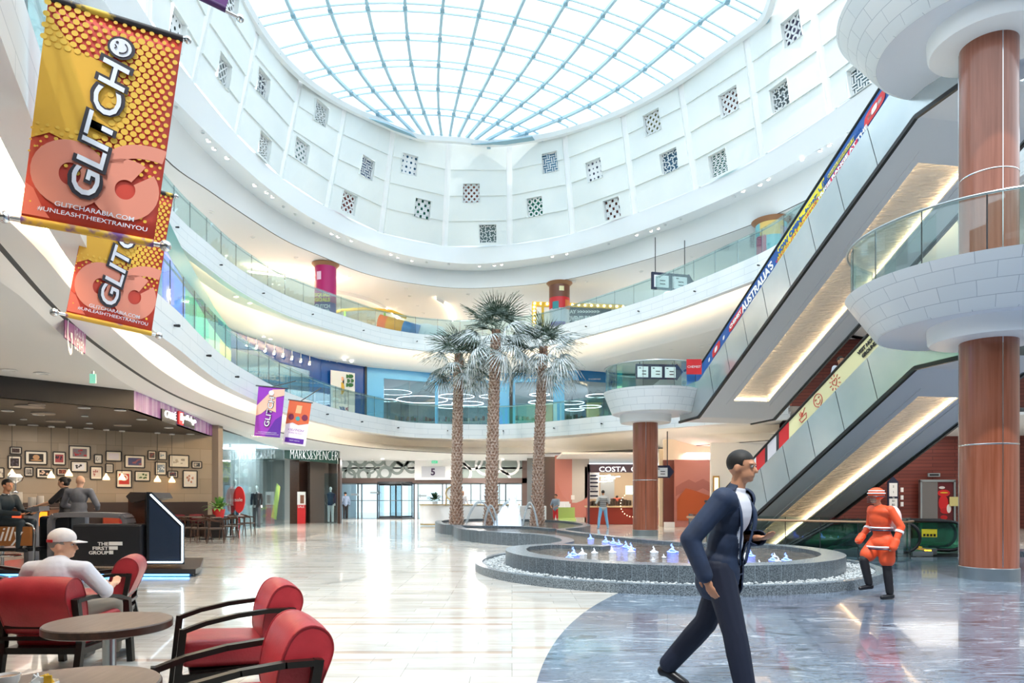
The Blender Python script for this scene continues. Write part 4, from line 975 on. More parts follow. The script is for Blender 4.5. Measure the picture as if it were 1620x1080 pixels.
for x, y, s in ((907, 878, 1.3), (900, 882, .9), (1063, 873, 1.4), (1095, 874, 1.2), (1187, 879, 1.0), (1243, 886, 1.1), (1222, 886, 1.0), (958, 857, 1.2), (970, 859, 1.1), (979, 861, 1.0), (990, 865, 1.1), (998, 868, 1.1), (934, 852, 1)): jet(flr(x, y, .31), s*.75, M['foamb'], 'low bubbling jet lit blue from below', 'blue lit bubbling jets', 'b')
# taller foam plumes and arching jets of the upper pool
def plume(x, Y, h, r, label):
    mb = MB(M['foam']); p = at(x, 800, Y); p.z = .3; rr = random.Random(int(x))
    mb.lathe([(r, 0), (r*.9, h*.25), (r*.55, h*.6), (r*.3, h*.85), (r*.12, h)], p, 14)
    for k in range(40): t = rr.random(); a = rr.uniform(0, 6.28); q = r*(1-t*.8); mb.ell((p.x+q*math.cos(a), p.y+q*math.sin(a), p.z+h*t), (.05, .05, .08), 6, 4)
    tag(mb.build('water_plume', None, True), label, 'water plume')
plume(797, 26.5, .75, .38, 'short foaming water plume between the middle and right palm trunks'); plume(812, 26.5, 1.25, .33, 'tall foaming water plume right of the middle palm trunk')
M['arcw'] = mat('arc_water', '#eef6fb', .2, trans=.6)
def arcjet(x0, x1, Y, h, label):
    mb = MB(M['arcw']); a = at(x0, 800, Y); b = at(x1, 800, Y)
    P = [Vector((a.x+(b.x-a.x)*t/16, Y, .32+4*h*(t/16)*(1-t/16))) for t in range(17)]
    for k in range(3): mb.tube([p+Vector((.02*k, .04*k, -.03*k)) for p in P], [.012+.02*t/16 for t in range(17)], 6)
    tag(mb.build('water_arc', None, True), label, 'water jet', None)
arcjet(735, 783, 26.4, .95, 'long arching water jet left of the middle palm trunk'); arcjet(765, 787, 26.2, .8, 'short arching water jet in front of the middle palm trunk'); arcjet(783, 826, 26.8, .95, 'arching water jet over the two foaming plumes'); arcjet(826, 850, 26.6, .9, 'arching water jet in front of the right palm trunk')

# ------------------------------------------------------------------ palms
M['trunk'] = mat('palm_trunk', '#b08a74', .85, noise=('#6f5040', 9, (1, 1, 1), (.3, .7)))
M['boot'] = mat('palm_boot', '#d8c2b4', .8, noise=('#8c6a55', 14, (1, 1, 1)))
M['frond'] = mat('frond', '#2f4230', .6, noise=('#a9bab2', 3.5, (1, 1, 1), (.45, .7)))
M['frond2'] = mat('frond_frosted', '#e6edf0', .6, noise=('#4e6355', 4, (1, 1, 1), (.42, .62)))
def frond_mesh(m, seed, droop):
    rr = random.Random(seed); mb = MB(m); L = .95
    mb.tube([(0, 0, 0), (0, .4, .02), (0, L, -.06*droop)], [.022, .014, .01], 5)
    n = 24
    for k in range(n):
        a = math.radians(-112+224*k/(n-1)); ln = (1.0-.25*abs(k/(n-1)*2-1)**2)*rr.uniform(.85, 1.1); d = Vector((math.sin(a), math.cos(a), 0)); q = Vector((d.y, -d.x, 0))
        p0 = Vector((0, L, -.06*droop)); P = [p0+d*(ln*t)+Vector((0, 0, -droop*.75*(t**2.0)*ln+(.05 if k % 2 else -.02)*t*(1-t)*3)) for t in (0, .3, .55, .8, 1)]
        W = [.01, .026, .022, .012, .002]; ids = []
        for p, w_ in zip(P, W): ids.append((mb.v(p+q*w_), mb.v(p+Vector((0, 0, -.02))), mb.v(p-q*w_)))
        for a_i, b_i in zip(ids, ids[1:]): mb.f((a_i[0], a_i[1], b_i[1], b_i[0])); mb.f((a_i[1], a_i[2], b_i[2], b_i[1]))
    return mb
fr_proto = []
def palm(x, Y, hc, lean, scale, label, seed):
    base = at(x, 800, Y); base.z = 0.2; g = empty('palm_tree', base, label=label, cat='palm tree')
    rr = random.Random(seed); N = 14; top = Vector((lean, 0, hc-.2))
    pts = [Vector((lean*(t/N)**1.5, 0, (hc-.2)*t/N)) for t in range(N+1)]
    def rad(t): return (.235-.06*t+(.07*(1-t)**8))*scale**.5
    mb = MB(M['trunk']); mb.tube(pts, [rad(t/N)*.86 for t in range(N+1)], 14); mb.build('trunk', g, True)
    mb = MB(M['boot']); rows = int(hc/.13)
    for i in range(rows):
        t = i/rows; c = Vector((lean*t**1.5, 0, (hc-.2)*t)); r = rad(t)
        for j in range(9):
            a = 2*PI*(j+.5*(i % 2))/9+rr.uniform(-.1, .1); d = Vector((math.cos(a), math.sin(a), 0)); s = Vector((-d.y, d.x, 0)); w_ = .075*scale**.5
            b = c+d*r*.8; tip = c+d*(r+.035+rr.uniform(0, .02))+Vector((0, 0, .15+rr.uniform(0, .04)))
            i0 = mb.v(b-s*w_); i1 = mb.v(b+s*w_); i2 = mb.v(b+d*.04+Vector((0, 0, -.01))); i3 = mb.v(tip); i4 = mb.v(b+Vector((0, 0, .12)))
            mb.f((i0, i2, i3)); mb.f((i2, i1, i3)); mb.f((i1, i4, i3)); mb.f((i4, i0, i3))
    mb.build('leaf_bases', g)
    if not fr_proto:
        for k in range(6): o = frond_mesh(M['frond'] if k < 2 else M['frond2'], k, (.35, .5, .8, 1.1, 1.3, .9)[k]).build('frond'); fr_proto.append(o.data); bpy.data.objects.remove(o)
    n = 27
    for k in range(n):
        t = k/(n-1); az = k*2.39996+rr.uniform(-.2, .2); el = math.radians(80-112*t**.85)+rr.uniform(-.12, .12)
        kind = (0 if rr.random() < .6 else 1) if t < .22 else (rr.choice([2, 3, 5, 3, 0]) if t < .6 else rr.choice([3, 4, 5, 4, 1]))
        o = bpy.data.objects.new('frond', fr_proto[kind]); C.objects.link(o); o.parent = g
        o.location = top+Vector((0, 0, .15*(1-t)-.25*t)); o.rotation_mode = 'XYZ'
        o.rotation_euler = (Matrix.Rotation(az, 4, 'Z')@Matrix.Rotation(el, 4, 'X')@Matrix.Rotation(rr.uniform(-.4, .4), 4, 'Y')).to_euler(); s = scale*rr.uniform(.78, .98)*(.9 if t < .2 else 1); o.scale = (s, s, s)
    mb = MB(M['trunk']); 
    for k in range(14): a = k*2.4; mb.bar(top+Vector((.1*math.cos(a), .1*math.sin(a), -.3)), top+Vector((.16*math.cos(a), .16*math.sin(a), .3)), .06, .05)
    mb.build('crown_heart', g)
palm(722, 28.3, 7.05, .1, .98, 'left palm tree, the shortest of three in the fountain pool, with frosted fan leaves', 1)
palm(777, 27.3, 7.8, .2, 1.12, 'middle and tallest of the three frosted palm trees in the fountain pool', 2)
palm(850, 28.3, 7.35, .25, 1.02, 'right palm tree of the three in the fountain pool, trunk leaning slightly right', 3)
# ------------------------------------------------------------------ first floor shop fronts
SFX = [(120, 12.0), (255, 17.3), (300, 21.3), (330, 25.3), (364, 30), (450, 33.7), (508, 36.4), (578, 38.5), (700, 40.7), (823, 40.4), (902, 39.6), (913, 39.5), (985, 40.6)]
def sfY(x):
    for (a, ya), (b, yb) in zip(SFX, SFX[1:]):
        if x <= b or b == SFX[-1][0]: return ya+(yb-ya)*(x-a)/(b-a)
ZF = z1t-.2; ZC = z1c
def SP(x, z, d=0.0):
    Y = sfY(x)+d; return Vector(((x-810)/F*sfY(x)*(1+d/sfY(x)), Y, z))
def sfq(mb, x0, x1, za, zb, d=0.0, th=.12):
    n = max(1, int((x1-x0)/25)); 
    for k in range(n):
        a = x0+(x1-x0)*k/n; b = x0+(x1-x0)*(k+1)/n
        mb.extrude([SP(a, za, d), SP(b, za, d), SP(b, zb, d), SP(a, zb, d)], (0, th, 0))
M['lblue'] = mat('light_blue_front', '#64aee0', .25, coat=.3); M['dblue'] = mat('deep_blue_front', '#0b4794', .25, coat=.4); M['mblue'] = mat('mid_blue_front', '#2b78b6', .25)
g = empty('storefront', label='light blue shop front with white lettering and ring lamps on the first floor', cat='shop front')
mb = MB(M['lblue']); z605 = EYE+180/F*40.5
sfq(mb, 580, 913, z605, ZC); sfq(mb, 580, 607, ZF, z605); sfq(mb, 688, 693, ZF, z605); sfq(mb, 790, 806, ZF, z605); sfq(mb, 811, 815, ZF, z605); sfq(mb, 875, 893, ZF, z605)
mb.build('frame', g)
mb = MB(M['mblue']); sfq(mb, 913, 985, z605-.05, ZC+.0, -.05); mb.build('side_fascia', g)
mb = MB(M['dark']); sfq(mb, 577, 580, ZF, ZC, -.1); sfq(mb, 806, 811, ZF, ZC, -.1); mb.build('dark_post', g)
for x0, x1 in ((607, 648), (648, 688), (693, 741), (741, 790), (815, 845), (845, 875), (893, 930), (930, 968)):
    mb = MB(M['shopglass']); sfq(mb, x0+.4, x1-.4, ZF, z605, .04, .02); mb.build('window_pane', g)
text_obj('lettering', 'ONEZONE', .62, SP(762, EYE+182.5/F*40.5+.22, -.06), (1, 0, 0), (0, 0, 1), M['whitep'], None, .03, bold=.02, width=3.15, height=.42).parent = g
mb = MB(M['whitep']); c = SP(707.5, EYE+182.5/F*40.5+.22, -.06); mb.lathe([(.13, 0), (.25, 0), (.25, .03), (.13, .03), (.13, 0)], n=20); o = mb.build('round_logo', g); o.location = c; o.rotation_euler = (PI/2, 0, 0)
mb = MB(M['whitep']); mb.bar(c+Vector((-.1, -.02, -.16)), c+Vector((.1, -.02, .16)), .07, .02); mb.build('logo_stroke', g)
text_obj('lettering', 'HOME & BEAUTY', .16, SP(842, EYE+186/F*40.5, -.06), (1, 0, 0), (0, 0, 1), M['whitep'], None, .01, width=.9).parent = g
t_ = text_obj('lettering', '\u0648\u0646 \u0632\u0648\u0646', .5, SP(966, EYE+184/F*40.5, -.15), (1, 0, 0), (0, 0, 1), M['whitep'], None, .02, width=.9)
if t_: t_.parent = g
text_obj('lettering', 'HOME ACCESSORIES', .12, SP(938, EYE+182/F*40.5, -.15), (1, 0, 0), (0, 0, 1), M['whitep'], None, .01, width=.9).parent = g
# blue clothes shop
g = empty('storefront', label='deep blue shop front with tall fashion poster left of the light blue shop', cat='shop front')
mb = MB(M['dblue']); sfq(mb, 508, 577, ZF, ZC, -.02); sfq(mb, 364, 508, ZC-.75, ZC); sfq(mb, 490, 508, ZF, ZC-.75); sfq(mb, 364, 372, ZF, ZC-.75); mb.build('frame', g)
for k in range(5): mb = MB(M['shopglass']); sfq(mb, 372.4+k*23.6, 395.6+k*23.6, ZF, ZC-.75, .05, .02); mb.build('window_pane', g)
g2 = empty('fashion_poster', label='tall poster of a person in yellow beside green leaves on the blue shop wall', cat='poster'); Yp = sfY(542)-.25
mb = MB(mat('poster_grey', '#c9d0d4', .5)); P = [at(x, y, sfY(x)-.2) for x, y in ((523, 655), (561, 660), (561, 590), (523, 585))]; mb.extrude(P, (0, .08, 0)); mb.build('poster_board', g2)
def pblob(g, cx, cy, rx, ry, m, name, Y=None, n=14, th=.02, d=0): # flat rounded shape printed on the poster, in pixels
    Y = (sfY(cx)-.22-d) if Y is None else Y; mb = MB(m); c = at(cx, cy, Y); s = Y/F; mb.extrude([c+Vector((rx*s*math.cos(2*PI*k/n), 0, ry*s*math.sin(2*PI*k/n))) for k in range(n)], (0, th, 0)); return mb.build(name, g)
pblob(g2, 540, 614, 5, 10, mat('mustard', '#c9a13a', .5), 'yellow_top'); pblob(g2, 541, 599, 2.6, 3.4, M['skin2'], 'face', d=.01); pblob(g2, 542.5, 603, 1.8, 7, M['hair'], 'hair', d=.005); pblob(g2, 545, 631, 3, 9, mat('denim_pale', '#aab4bf', .6), 'trousers', d=.004)
for k in range(9): pblob(g2, 552+4*math.cos(k*1.4), 602+8*math.sin(k*2.1), 4, 3, mat('leaf_print', '#2e6b3d', .5), 'leaf_print', d=.006+.001*k)
mb = MB(M['whitep']); Q = [at(x, y, sfY(x)-.23) for x, y in ((523, 656), (561, 661), (561, 641), (523, 636))]; mb.extrude(Q, (0, .02, 0)); mb.build('white_panel', g2)
text_obj('lettering', 'ma', .5, at(538.5, 646, sfY(538)-.25), (1, .3, 0), (0, 0, 1), M['dblue'], None, .005, width=.5, bold=.012).parent = g2
text_obj('lettering', 'x', .5, at(548.5, 646.5, sfY(548)-.25), (1, .3, 0), (0, 0, 1), mat('berry', '#b0224a', .4), None, .005, width=.22, bold=.012).parent = g2
# added glow panels in place of coloured light on the gallery glass
g = empty('storefront', label='shop front with added glow panels in blue, green and lime at the left of the first floor', cat='shop front')
for x0, x1, c, e in ((255, 272, '#5a66f2', 1.1), (272, 290, '#3d7fe8', 1.0), (290, 308, '#22a58c', .9), (308, 328, '#49c99a', .9), (328, 346, '#9fe3a8', .9), (346, 364, '#d9e27e', .9)):
    mb = MB(mat('lit_'+c, c, .3, emit=c, es=e)); sfq(mb, x0, x1, ZF, ZC-.9, -.02); mb.build('lit_panel', g)
mb = MB(mat('teal_front', '#1f9c9c', .3)); sfq(mb, 120, 364, ZC-.9, ZC); mb.build('fascia', g)
mb = MB(mat('glow_wall', '#6fc7e0', .4)); sfq(mb, 120, 255, ZF, ZC-.9); mb.build('side_wall', g)
# shop interior
mb = MB(mat('shop_ceiling', '#9b9fa0', .7)); mb.box((-4, 48, ZC-.15), (26, 15, .1)); struct(mb, 'ceiling_shop')
mb = MB(mat('shop_wall', '#a9bcc6', .6)); mb.box((-3, 52, (ZF+ZC)/2), (30, .2, ZC-ZF)); mb.box((11.5, 46, (ZF+ZC)/2), (.2, 12, ZC-ZF)); mb.box((-9.5, 46, (ZF+ZC)/2), (.2, 12, ZC-ZF)); struct(mb, 'wall_shop')
mb = MB(mat('shop_back_blue', '#3b6f9a', .5)); mb.box((-13, 41.5, (ZF+ZC)/2), (7, .2, ZC-ZF)); struct(mb, 'wall_blue_shop')
M['ringl'] = emis('ring_lamp', '#f2f6ff', 2.6)
for x, y, r in ((622, 620, 29), (612, 633, 16), (668, 632, 40), (722, 627, 28), (740, 638, 25), (712, 643, 22), (778, 627, 20), (854, 624, 16), (858, 636, 22), (904, 637, 20), (946, 626, 19), (934, 643, 17), (909, 648, 15)):
    Y = 44.5+((x*7) % 5)*.5; p = at(x, y, Y); R = r*Y/F; gg = empty('ring_lamp', p, label='large thin glowing ring lamp hanging inside the light blue shop', cat='lamp', group='ring lamps in the light blue shop')
    mb = MB(M['ringl']); mb.tube([(R*math.cos(2*PI*k/36), R*math.sin(2*PI*k/36), 0) for k in range(36)], .026, 6, close=True); mb.build('glowing_ring', gg, True)
    mb = MB(M['dark']); h = ZC-.2-p.z
    for a in (0, 2.1, 4.2): mb.tube([(R*math.cos(a), R*math.sin(a), 0), (0, 0, h)], .008, 4)
    mb.build('suspension', gg)
al = bpy.data.lights.new('shop_light', 'AREA'); al.energy = 420; al.shape = 'RECTANGLE'; al.size = 16; al.size_y = 5; al.color = (1, .97, .92); ao = bpy.data.objects.new('shop_light', al); C.objects.link(ao); ao.location = (0, 46, ZC-.3)
al = bpy.data.lights.new('shop_light', 'AREA'); al.energy = 90; al.shape = 'RECTANGLE'; al.size = 5; al.size_y = 3; al.color = (1, .97, .92); ao = bpy.data.objects.new('shop_light', al); C.objects.link(ao); ao.location = (-12.5, 38.5, ZC-.3)
rs = random.Random(11)
M['shelf'] = mat('pale_shelf', '#cfe0e4', .5)
GOODS = [mat('goods_'+c, c, .5) for c in ('#d9dfe0', '#8fb0a4', '#c7a58a', '#6c8a96', '#a9696a', '#e6e0cd', '#4f6d5f', '#b7b0c4')]
def shelf_unit(x, Y, wd, hh, label):
    p = at(x, 700, Y); g = empty('display_shelf', (p.x, Y, ZF), label=label, cat='shelf', group='display shelves in the light blue shop')
    mb = MB(M['shelf'])
    for z in (.05, .5, .95, hh): mb.box((0, 0, z), (wd, .5, .04))
    for sx in (-1, 1): mb.box((sx*wd/2, 0, hh/2), (.05, .5, hh))
    mb.build('rack', g)
    mb = MB(GOODS[0])
    for z in (.07, .52, .97, hh+.02):
        xx = -wd/2+.08
        while xx < wd/2-.1:
            w_ = rs.uniform(.06, .2); mb.set(rs.choice(GOODS)); h_ = rs.uniform(.12, .34); mb.box((xx+w_/2, 0, z+h_/2), (w_*.85, .3, h_)); xx += w_
    tag(mb.build('goods', g), kind='stuff')
for x, Y, wd in ((618, 43.5, 1.3), (640, 43.8, 1.3), (672, 44, 1.5), (705, 44.2, 1.5), (742, 44, 1.6), (775, 43.6, 1.4), (826, 43.5, 1.2), (852, 43.8, 1.2), (902, 42.8, 1.2), (930, 43.2, 1.6), (958, 43.2, 1.2)): shelf_unit(x, Y, wd, 1.45, 'white display rack filled with small goods behind the light blue shop window')
for k in range(8):
    x = 392+k*14; p = SP(x, ZC-.35, -.35); gg = empty('track_spotlight', p, label='white spotlight over the deep blue shop front', cat='spotlight', group='spotlights over the deep blue shop front'); mb = MB(M['white']); mb.tube([(0, 0, 0), (.02, -.12, -.16)], .07, 10); mb.tube([(0, 0, .34), (0, 0, 0)], .015, 6); mb.build('housing', gg, True); mb = MB(M['lamp']); mb.tube([(.021, -.122, -.163), (.022, -.124, -.166)], .055, 10); mb.build('lens', gg)

# ------------------------------------------------------------------ second floor gallery contents
PW = offset_line(P2, 9.5); PW = smooth_line(PW, 20)
mb = MB(mat('gallery_wall', '#f0ece7', .6)); mb.loft([lift(PW, z2t-.2), lift(PW, EYE+11.6)], uv=False); struct(mb, 'wall_gallery_upper')
mb = MB(mat('gallery_wall_low', '#dcd9d2', .6)); Q = [Vector((-16, 6, 0)), Vector((-17.5, 16, 0)), Vector((-17, 30, 0)), Vector((-16, 38, 0))]; mb.loft([lift(Q, ZF), lift(Q, ZC)], uv=False); mb.loft([lift([Vector((11.6, 40, 0)), Vector((15, 36, 0)), Vector((17, 31, 0))], ZF), lift([Vector((11.6, 40, 0)), Vector((15, 36, 0)), Vector((17, 31, 0))], ZC)], uv=False); struct(mb, 'wall_gallery_lower')
# curved ceiling coves of the second floor
for pts, nm in (([(640, 521, 0), (622, 500, 0), (596, 482, 0), (560, 470, 0), (520, 463, 0)], 'left'), ([(716, 510, 0), (712, 494, 0), (702, 482, 0), (690, 474, 0)], 'middle')):
    P = [ath(x, y, 11.3) for x, y, _ in pts]; P = resample(cr(P, 6), 30); mb = MB(M['white']); mb.loft([P, [p+Vector((0, 0, .25)) for p in P]], uv=False); o = struct(mb, 'trim_7' if nm == 'left' else 'trim_8', label='curved cove edge in the upper gallery ceiling, %s' % nm)
    mb = MB(M['ledw']); mb.tube([p+Vector((.0, .12, .12)) for p in P], .03, 5); tag(mb.build('light_strip'), 'warm light strip along the %s curved cove of the upper gallery ceiling' % nm, 'light strip')
mb = MB(M['ledw']); P = [ath(x, y, 11.2) for x, y in ((392, 428), (440, 434), (496, 441), (530, 447))]; mb.loft([P, [p+Vector((0, .3, 0)) for p in P]], uv=False); tag(mb.build('light_strip'), 'long warm light strip in the ceiling of the upper gallery left of the magenta column', 'light strip')
def poster_column(x, ytop, r, label):
    p = ath(x, ytop, 11.48); z0 = z2t-.2; g = empty('poster_column', (p.x, p.y, z0), label=label, cat='column'); h = p.z-z0
    mb = MB(mat('column_collar', '#9a6b48', .4)); mb.lathe([(r, h-.18), (r*1.12, h-.1), (r*1.28, h-.01)], n=36); mb.build('slatted_collar', g, True)
    return g, h, r
def wrap(g, r, a0, a1, z0, z1, m, name, e=.006):
    mb = MB(m); mb.lathe([(r+e, z0), (r+e, z1)], n=max(3, int((a1-a0)/8)), a0=math.radians(a0), a1=math.radians(a1)); return mb.build(name, g, True)
g, h, r = poster_column(515, 418, .52, 'column wrapped in a magenta poster on the second floor, left of the play area')
wrap(g, r, 0, 360, 0, h-.18, mat('magenta', '#b8126a', .4), 'wrap', 0); wrap(g, r, 180, 360, 0, .9, mat('violet_p', '#5b2b8e', .4), 'violet_patch'); wrap(g, r, 200, 330, .05, .42, mat('aqua_p', '#3bb3c9', .4), 'aqua_patch', .01)
wrap(g, r, 235, 262, h-.9, h-.5, mat('lightpink', '#f7d6f0', .4), 'light_burst', .01)
for s_, z, hh, c in (('SQUAD', 1.2, .2, M['yellow']), ('GOALS', .98, .2, M['yellow']), ('GLITCH', .66, .2, M['whitep']), ('ARABIA', .46, .1, M['whitep'])): text_obj('lettering', s_, hh, (0, -r-.03, z), (1, 0, 0), (0, 0, 1), c, None, .005, width=.75, height=hh, bold=.01).parent = g
g, h, r = poster_column(885, 448, .55, 'column with a red and white cartoon-style poster on the second floor beside the yellow marquee frame')
wrap(g, r, 0, 360, 0, h-.18, mat('poster_pale', '#ded9e0', .4), 'wrap', 0); wrap(g, r, 180, 360, h-1.0, h-.18, mat('poster_brown', '#7a4a37', .4), 'brown_patch'); wrap(g, r, 190, 350, h-1.45, h-.85, M['red'], 'red_patch', .01); wrap(g, r, 225, 262, h-1.5, h-1.1, mat('poster_teal', '#3a8f94', .4), 'teal_patch', .014); wrap(g, r, 300, 335, h-1.5, h-1.0, mat('poster_orange', '#d97a32', .4), 'orange_patch', .014)
wrap(g, r, 265, 292, h-.55, h-.3, M['cream'], 'pale_square', .012); wrap(g, r, 210, 300, .45, .7, mat('violet_p2', '#7b5fb0', .4), 'violet_patch', .012)
g, h, r = poster_column(1220, 350, .62, 'column with a balloon coloured poster on the second floor behind the blue escalator band')
wrap(g, r, 0, 360, 0, h-.18, mat('poster_aqua', '#7fc6cf', .4), 'wrap', 0); wrap(g, r, 180, 232, .3, h-.7, mat('poster_crimson', '#b0325a', .4), 'crimson_patch'); wrap(g, r, 205, 300, h-.75, h-.18, mat('poster_gold', '#e3c06a', .4), 'gold_patch')
wrap(g, r, 285, 330, .2, h-.4, mat('poster_lilac', '#a98fc4', .4), 'lilac_patch')
# play area
g = empty('play_arch', ath(580, 508, 9.7), label='soft play arch with green posts and yellow canopy on the second floor', cat='play equipment'); 
mb = MB(mat('lime', '#8fcf3f', .4)); 
for x in (-1.2, 1.0): mb.tube([(x, 0, -1.1), (x, 0, .55)], .06, 8)
mb.build('posts', g); mb = MB(mat('play_yellow', '#d8b13a', .4)); mb.tube([(-2.4, 0, .3), (-1.4, 0, .6), (0, 0, .7), (1.4, 0, .55), (2.2, 0, .2)], .09, 8); mb.build('canopy_tube', g, True)
g = empty('play_tunnel', ath(628, 516, 9.45), label='orange, yellow and blue striped play tunnel on the second floor', cat='play equipment')
for k, c in enumerate(('#e8743a', '#e0a32e', '#e0a32e', '#2f7cc4', '#2f6fb4')):
    mb = MB(mat('tube_'+c, c, .4)); mb.tube([(-1+k*.45, 0, .25-k*.12), (-1+(k+1)*.45, 0, .25-(k+1)*.12)], [.42, .42], 14); mb.build('tunnel_ring', g, True)
for k, (x, y, rx) in enumerate(((650, 522, .75), (672, 524, .7), (690, 527, .6))):
    p = ath(x, y, 9.2); g = empty('cloud_panel', p, label='white cloud shaped play panel on the second floor, %s of three' % ('leftmost', 'middle', 'rightmost')[k], cat='play panel')
    mb = MB(M['whitep']); 
    mb.extrude([(rx*math.cos(2*PI*q/20)*(1+.08*math.cos(q*2)), 0, .45*math.sin(2*PI*q/20)) for q in range(20)], (0, .1, 0)); mb.build('panel', g); mb = MB(mat('play_blue', '#3aa0d8', .4)); mb.box((0, .02, -.45), (rx*2, .2, .4)); mb.build('base', g)
g = empty('marquee_frame', ath(905, 500, 10.0), label='yellow marquee frame with round bulbs on the second floor', cat='entrance frame'); c0_ = g.location.copy()
mb = MB(mat('marq', '#e9b92a', .4)); W0 = [ath(x, y, H)-c0_ for x, y, H in ((845, 522, 9.2), (845, 481, 10.6), (985, 486, 10.35))]
mb.bar(W0[0], W0[1], .25, .25); mb.bar(W0[1]+Vector((-.1, 0, 0)), W0[2], .25, .22); W1 = [v+Vector((.35, -.6, .0)) for v in W0]; mb.bar(W1[0]+Vector((.1, 0, 0)), W1[1]+Vector((.1, 0, -.1)), .14, .14); mb.build('beam', g)
for k in range(22):
    t = k/21; p = (W0[0].lerp(W0[1], t*3) if t < .33 else W0[1].lerp(W0[2], (t-.33)/.67))+Vector((0, -.16, 0)); mb = MB(emis('bulb', '#ffe9a0', 5)); mb.ell(p, .07, 8, 5); mb.build('bulb', g)
g = empty('shop_sign', ath(930, 498, 9.95), label='dark blue sign with white lettering ADVENTURE LAND and arrows on the second floor', cat='sign'); mb = MB(M['navy']); mb.box((0, .1, -.1), (2.6, .1, 1.1)); mb.build('board', g)
text_obj('lettering', 'ADVENTURE LAND', .3, (-.2, -.0, -.2), (1, 0, 0), (0, 0, 1), M['whitep'], None, .01, width=2.1, height=.3, bold=.015).parent = g
text_obj('lettering', 'PLAY >>>>>>>>', .2, (-.3, -.0, .18), (1, 0, 0), (0, 0, 1), M['whitep'], None, .01, width=1.9, height=.2, bold=.01).parent = g

def hang_sign(x, y, Y, wd, hh, zc, label, rz=0.0, arrows=True, parts=2):
    p = at(x, y, Y); g = empty('directional_sign', p, rz, label=label, cat='sign')
    mb = MB(M['navy']); mb.box((0, 0, 0), (wd, .1, hh)); s = hh*.55; mb.extrude([(wd/2, -.05, s), (wd/2+s*.75, -.05, 0), (wd/2, -.05, -s)], (0, .1, 0)); mb.build('board', g)
    mb = MB(M['whitep'])
    for k in range(parts): mb.box((-wd/2+wd*(k+.5)/parts, -.055, -.02), (wd/parts*.78, .02, hh*.72))
    mb.build('white_panels', g)
    mb = MB(M['dark'])
    for k in range(parts):
        for j in range(3): mb.box((-wd/2+wd*(k+.5)/parts+(.05 if j else -.12), -.068, hh*(.22-.2*j)), (wd/parts*(.3 if j else .14), .006, hh*.06))
    mb.build('small_print', g)
    mb = MB(M['dark'])
    for sx in (-.4, .4): mb.tube([(sx*wd, 0, hh/2), (sx*wd, 0, zc-p.z)], .02, 6)
    mb.build('hangers', g); return g
hang_sign(1060, 446, 30.5, 1.8, .75, EYE+11.5, 'white and navy directional sign hanging in the second floor gallery', .25)
hang_sign(1038, 588, 27.5, 1.7, .6, EYE+5.4, 'white and navy directional sign hanging over the far landing', .1, parts=3)
hang_sign(1046, 746, 27.5, .62, .5, EYE+2.62, 'white and navy directional sign half hidden behind the far wooden column', .0, parts=1)

# ------------------------------------------------------------------ mahogany wall, lift, level directory
M['slats'] = brick_mat('mahogany_boards', '#7a3a30', '#6b3029', '#4a1f1c', 2.4, .16, .012, .4, offset=.4, bump=.3)
mb = MB(M['slats']); Pw = [Vector((11.2, 33.5, 0)), Vector((13, 32, 0)), Vector((26, 30.5, 0))]; Pw = resample(Pw, 20); mb.loft([lift(Pw, 9.2), lift(Pw, 0)]); struct(mb, 'wall_mahogany')
mb = MB(M['ceil']); mb.box((20, 27.5, 4.25), (17, 9, .1)); struct(mb, 'ceiling_lift_lobby')
al = bpy.data.lights.new('lobby_light', 'AREA'); al.energy = 130; al.size = 5; al.color = (1, .93, .85); ao = bpy.data.objects.new('lobby_light', al); C.objects.link(ao); ao.location = (17.5, 28, 4.15)
al = bpy.data.lights.new('gallery_light', 'AREA'); al.energy = 150; al.size = 5; al.color = (1, .93, .85); ao = bpy.data.objects.new('gallery_light', al); C.objects.link(ao); ao.location = (17.5, 28, 8.9)
Yl = 31.02
g = empty('lift_entrance', (at(1482, 800, Yl).x, Yl-.02, 0), label='steel lift entrance with a red picture on its half open door in the mahogany wall', cat='lift')
mb = MB(M['steel'])
for sx in (-1, 1): mb.box((sx*.76, 0, 1.08), (.08, .16, 2.16))
mb.box((0, 0, 2.16), (1.6, .16, .1)); mb.build('door_frame', g)
mb = MB(mat('lift_door', '#8e8b8c', .25, .8)); mb.box((-.36, .0, 1.05), (.74, .06, 2.1)); mb.build('door_leaf', g)
mb = MB(mat('lift_print', '#5d1c22', .4)); mb.box((.36, .01, 1.05), (.7, .05, 2.1)); o = mb.build('printed_door_leaf', g)
for k, (x, z, rx, rz_, c) in enumerate(((.3, 1.6, .28, .16, '#d2232a'), (.28, 1.15, .22, .35, '#d2232a'), (.38, .8, .25, .14, '#c01f26'), (.3, .5, .16, .1, '#b51d22'), (.52, .9, .1, .2, '#e9e5e2'), (.3, 1.62, .18, .03, '#e3c23a'), (.2, 1.85, .14, .06, '#e0dad8'))):
    mb = MB(mat('lp'+c, c, .4)); mb.extrude([(x+rx*math.cos(2*PI*q/14), -.02-.003*k, z+rz_*math.sin(2*PI*q/14)) for q in range(14)], (0, .01, 0)); mb.build('print_shape', o).parent = o
p = at(1477, 751, Yl); mb = MB(M['steel']); mb.box(p, (.55, .08, .16)); mb.set(M['black']); mb.box(p-Vector((0, .045, 0)), (.42, .01, .08)); tag(mb.build('floor_indicator'), 'small steel floor indicator over the lift entrance', 'indicator')
p = at(1512, 793, Yl-.1); mb = MB(mat('brass_plate', '#d9cf8e', .4)); mb.box(p, (.55, .04, .42)); tag(mb.build('notice_plate'), 'pale yellow notice on the mahogany wall right of the lift', 'sign')
p = at(1413, 800, 30.6); g = empty('level_directory', (p.x, p.y, 0), label='tall navy and white level directory with a roof shaped top beside the lift', cat='sign')
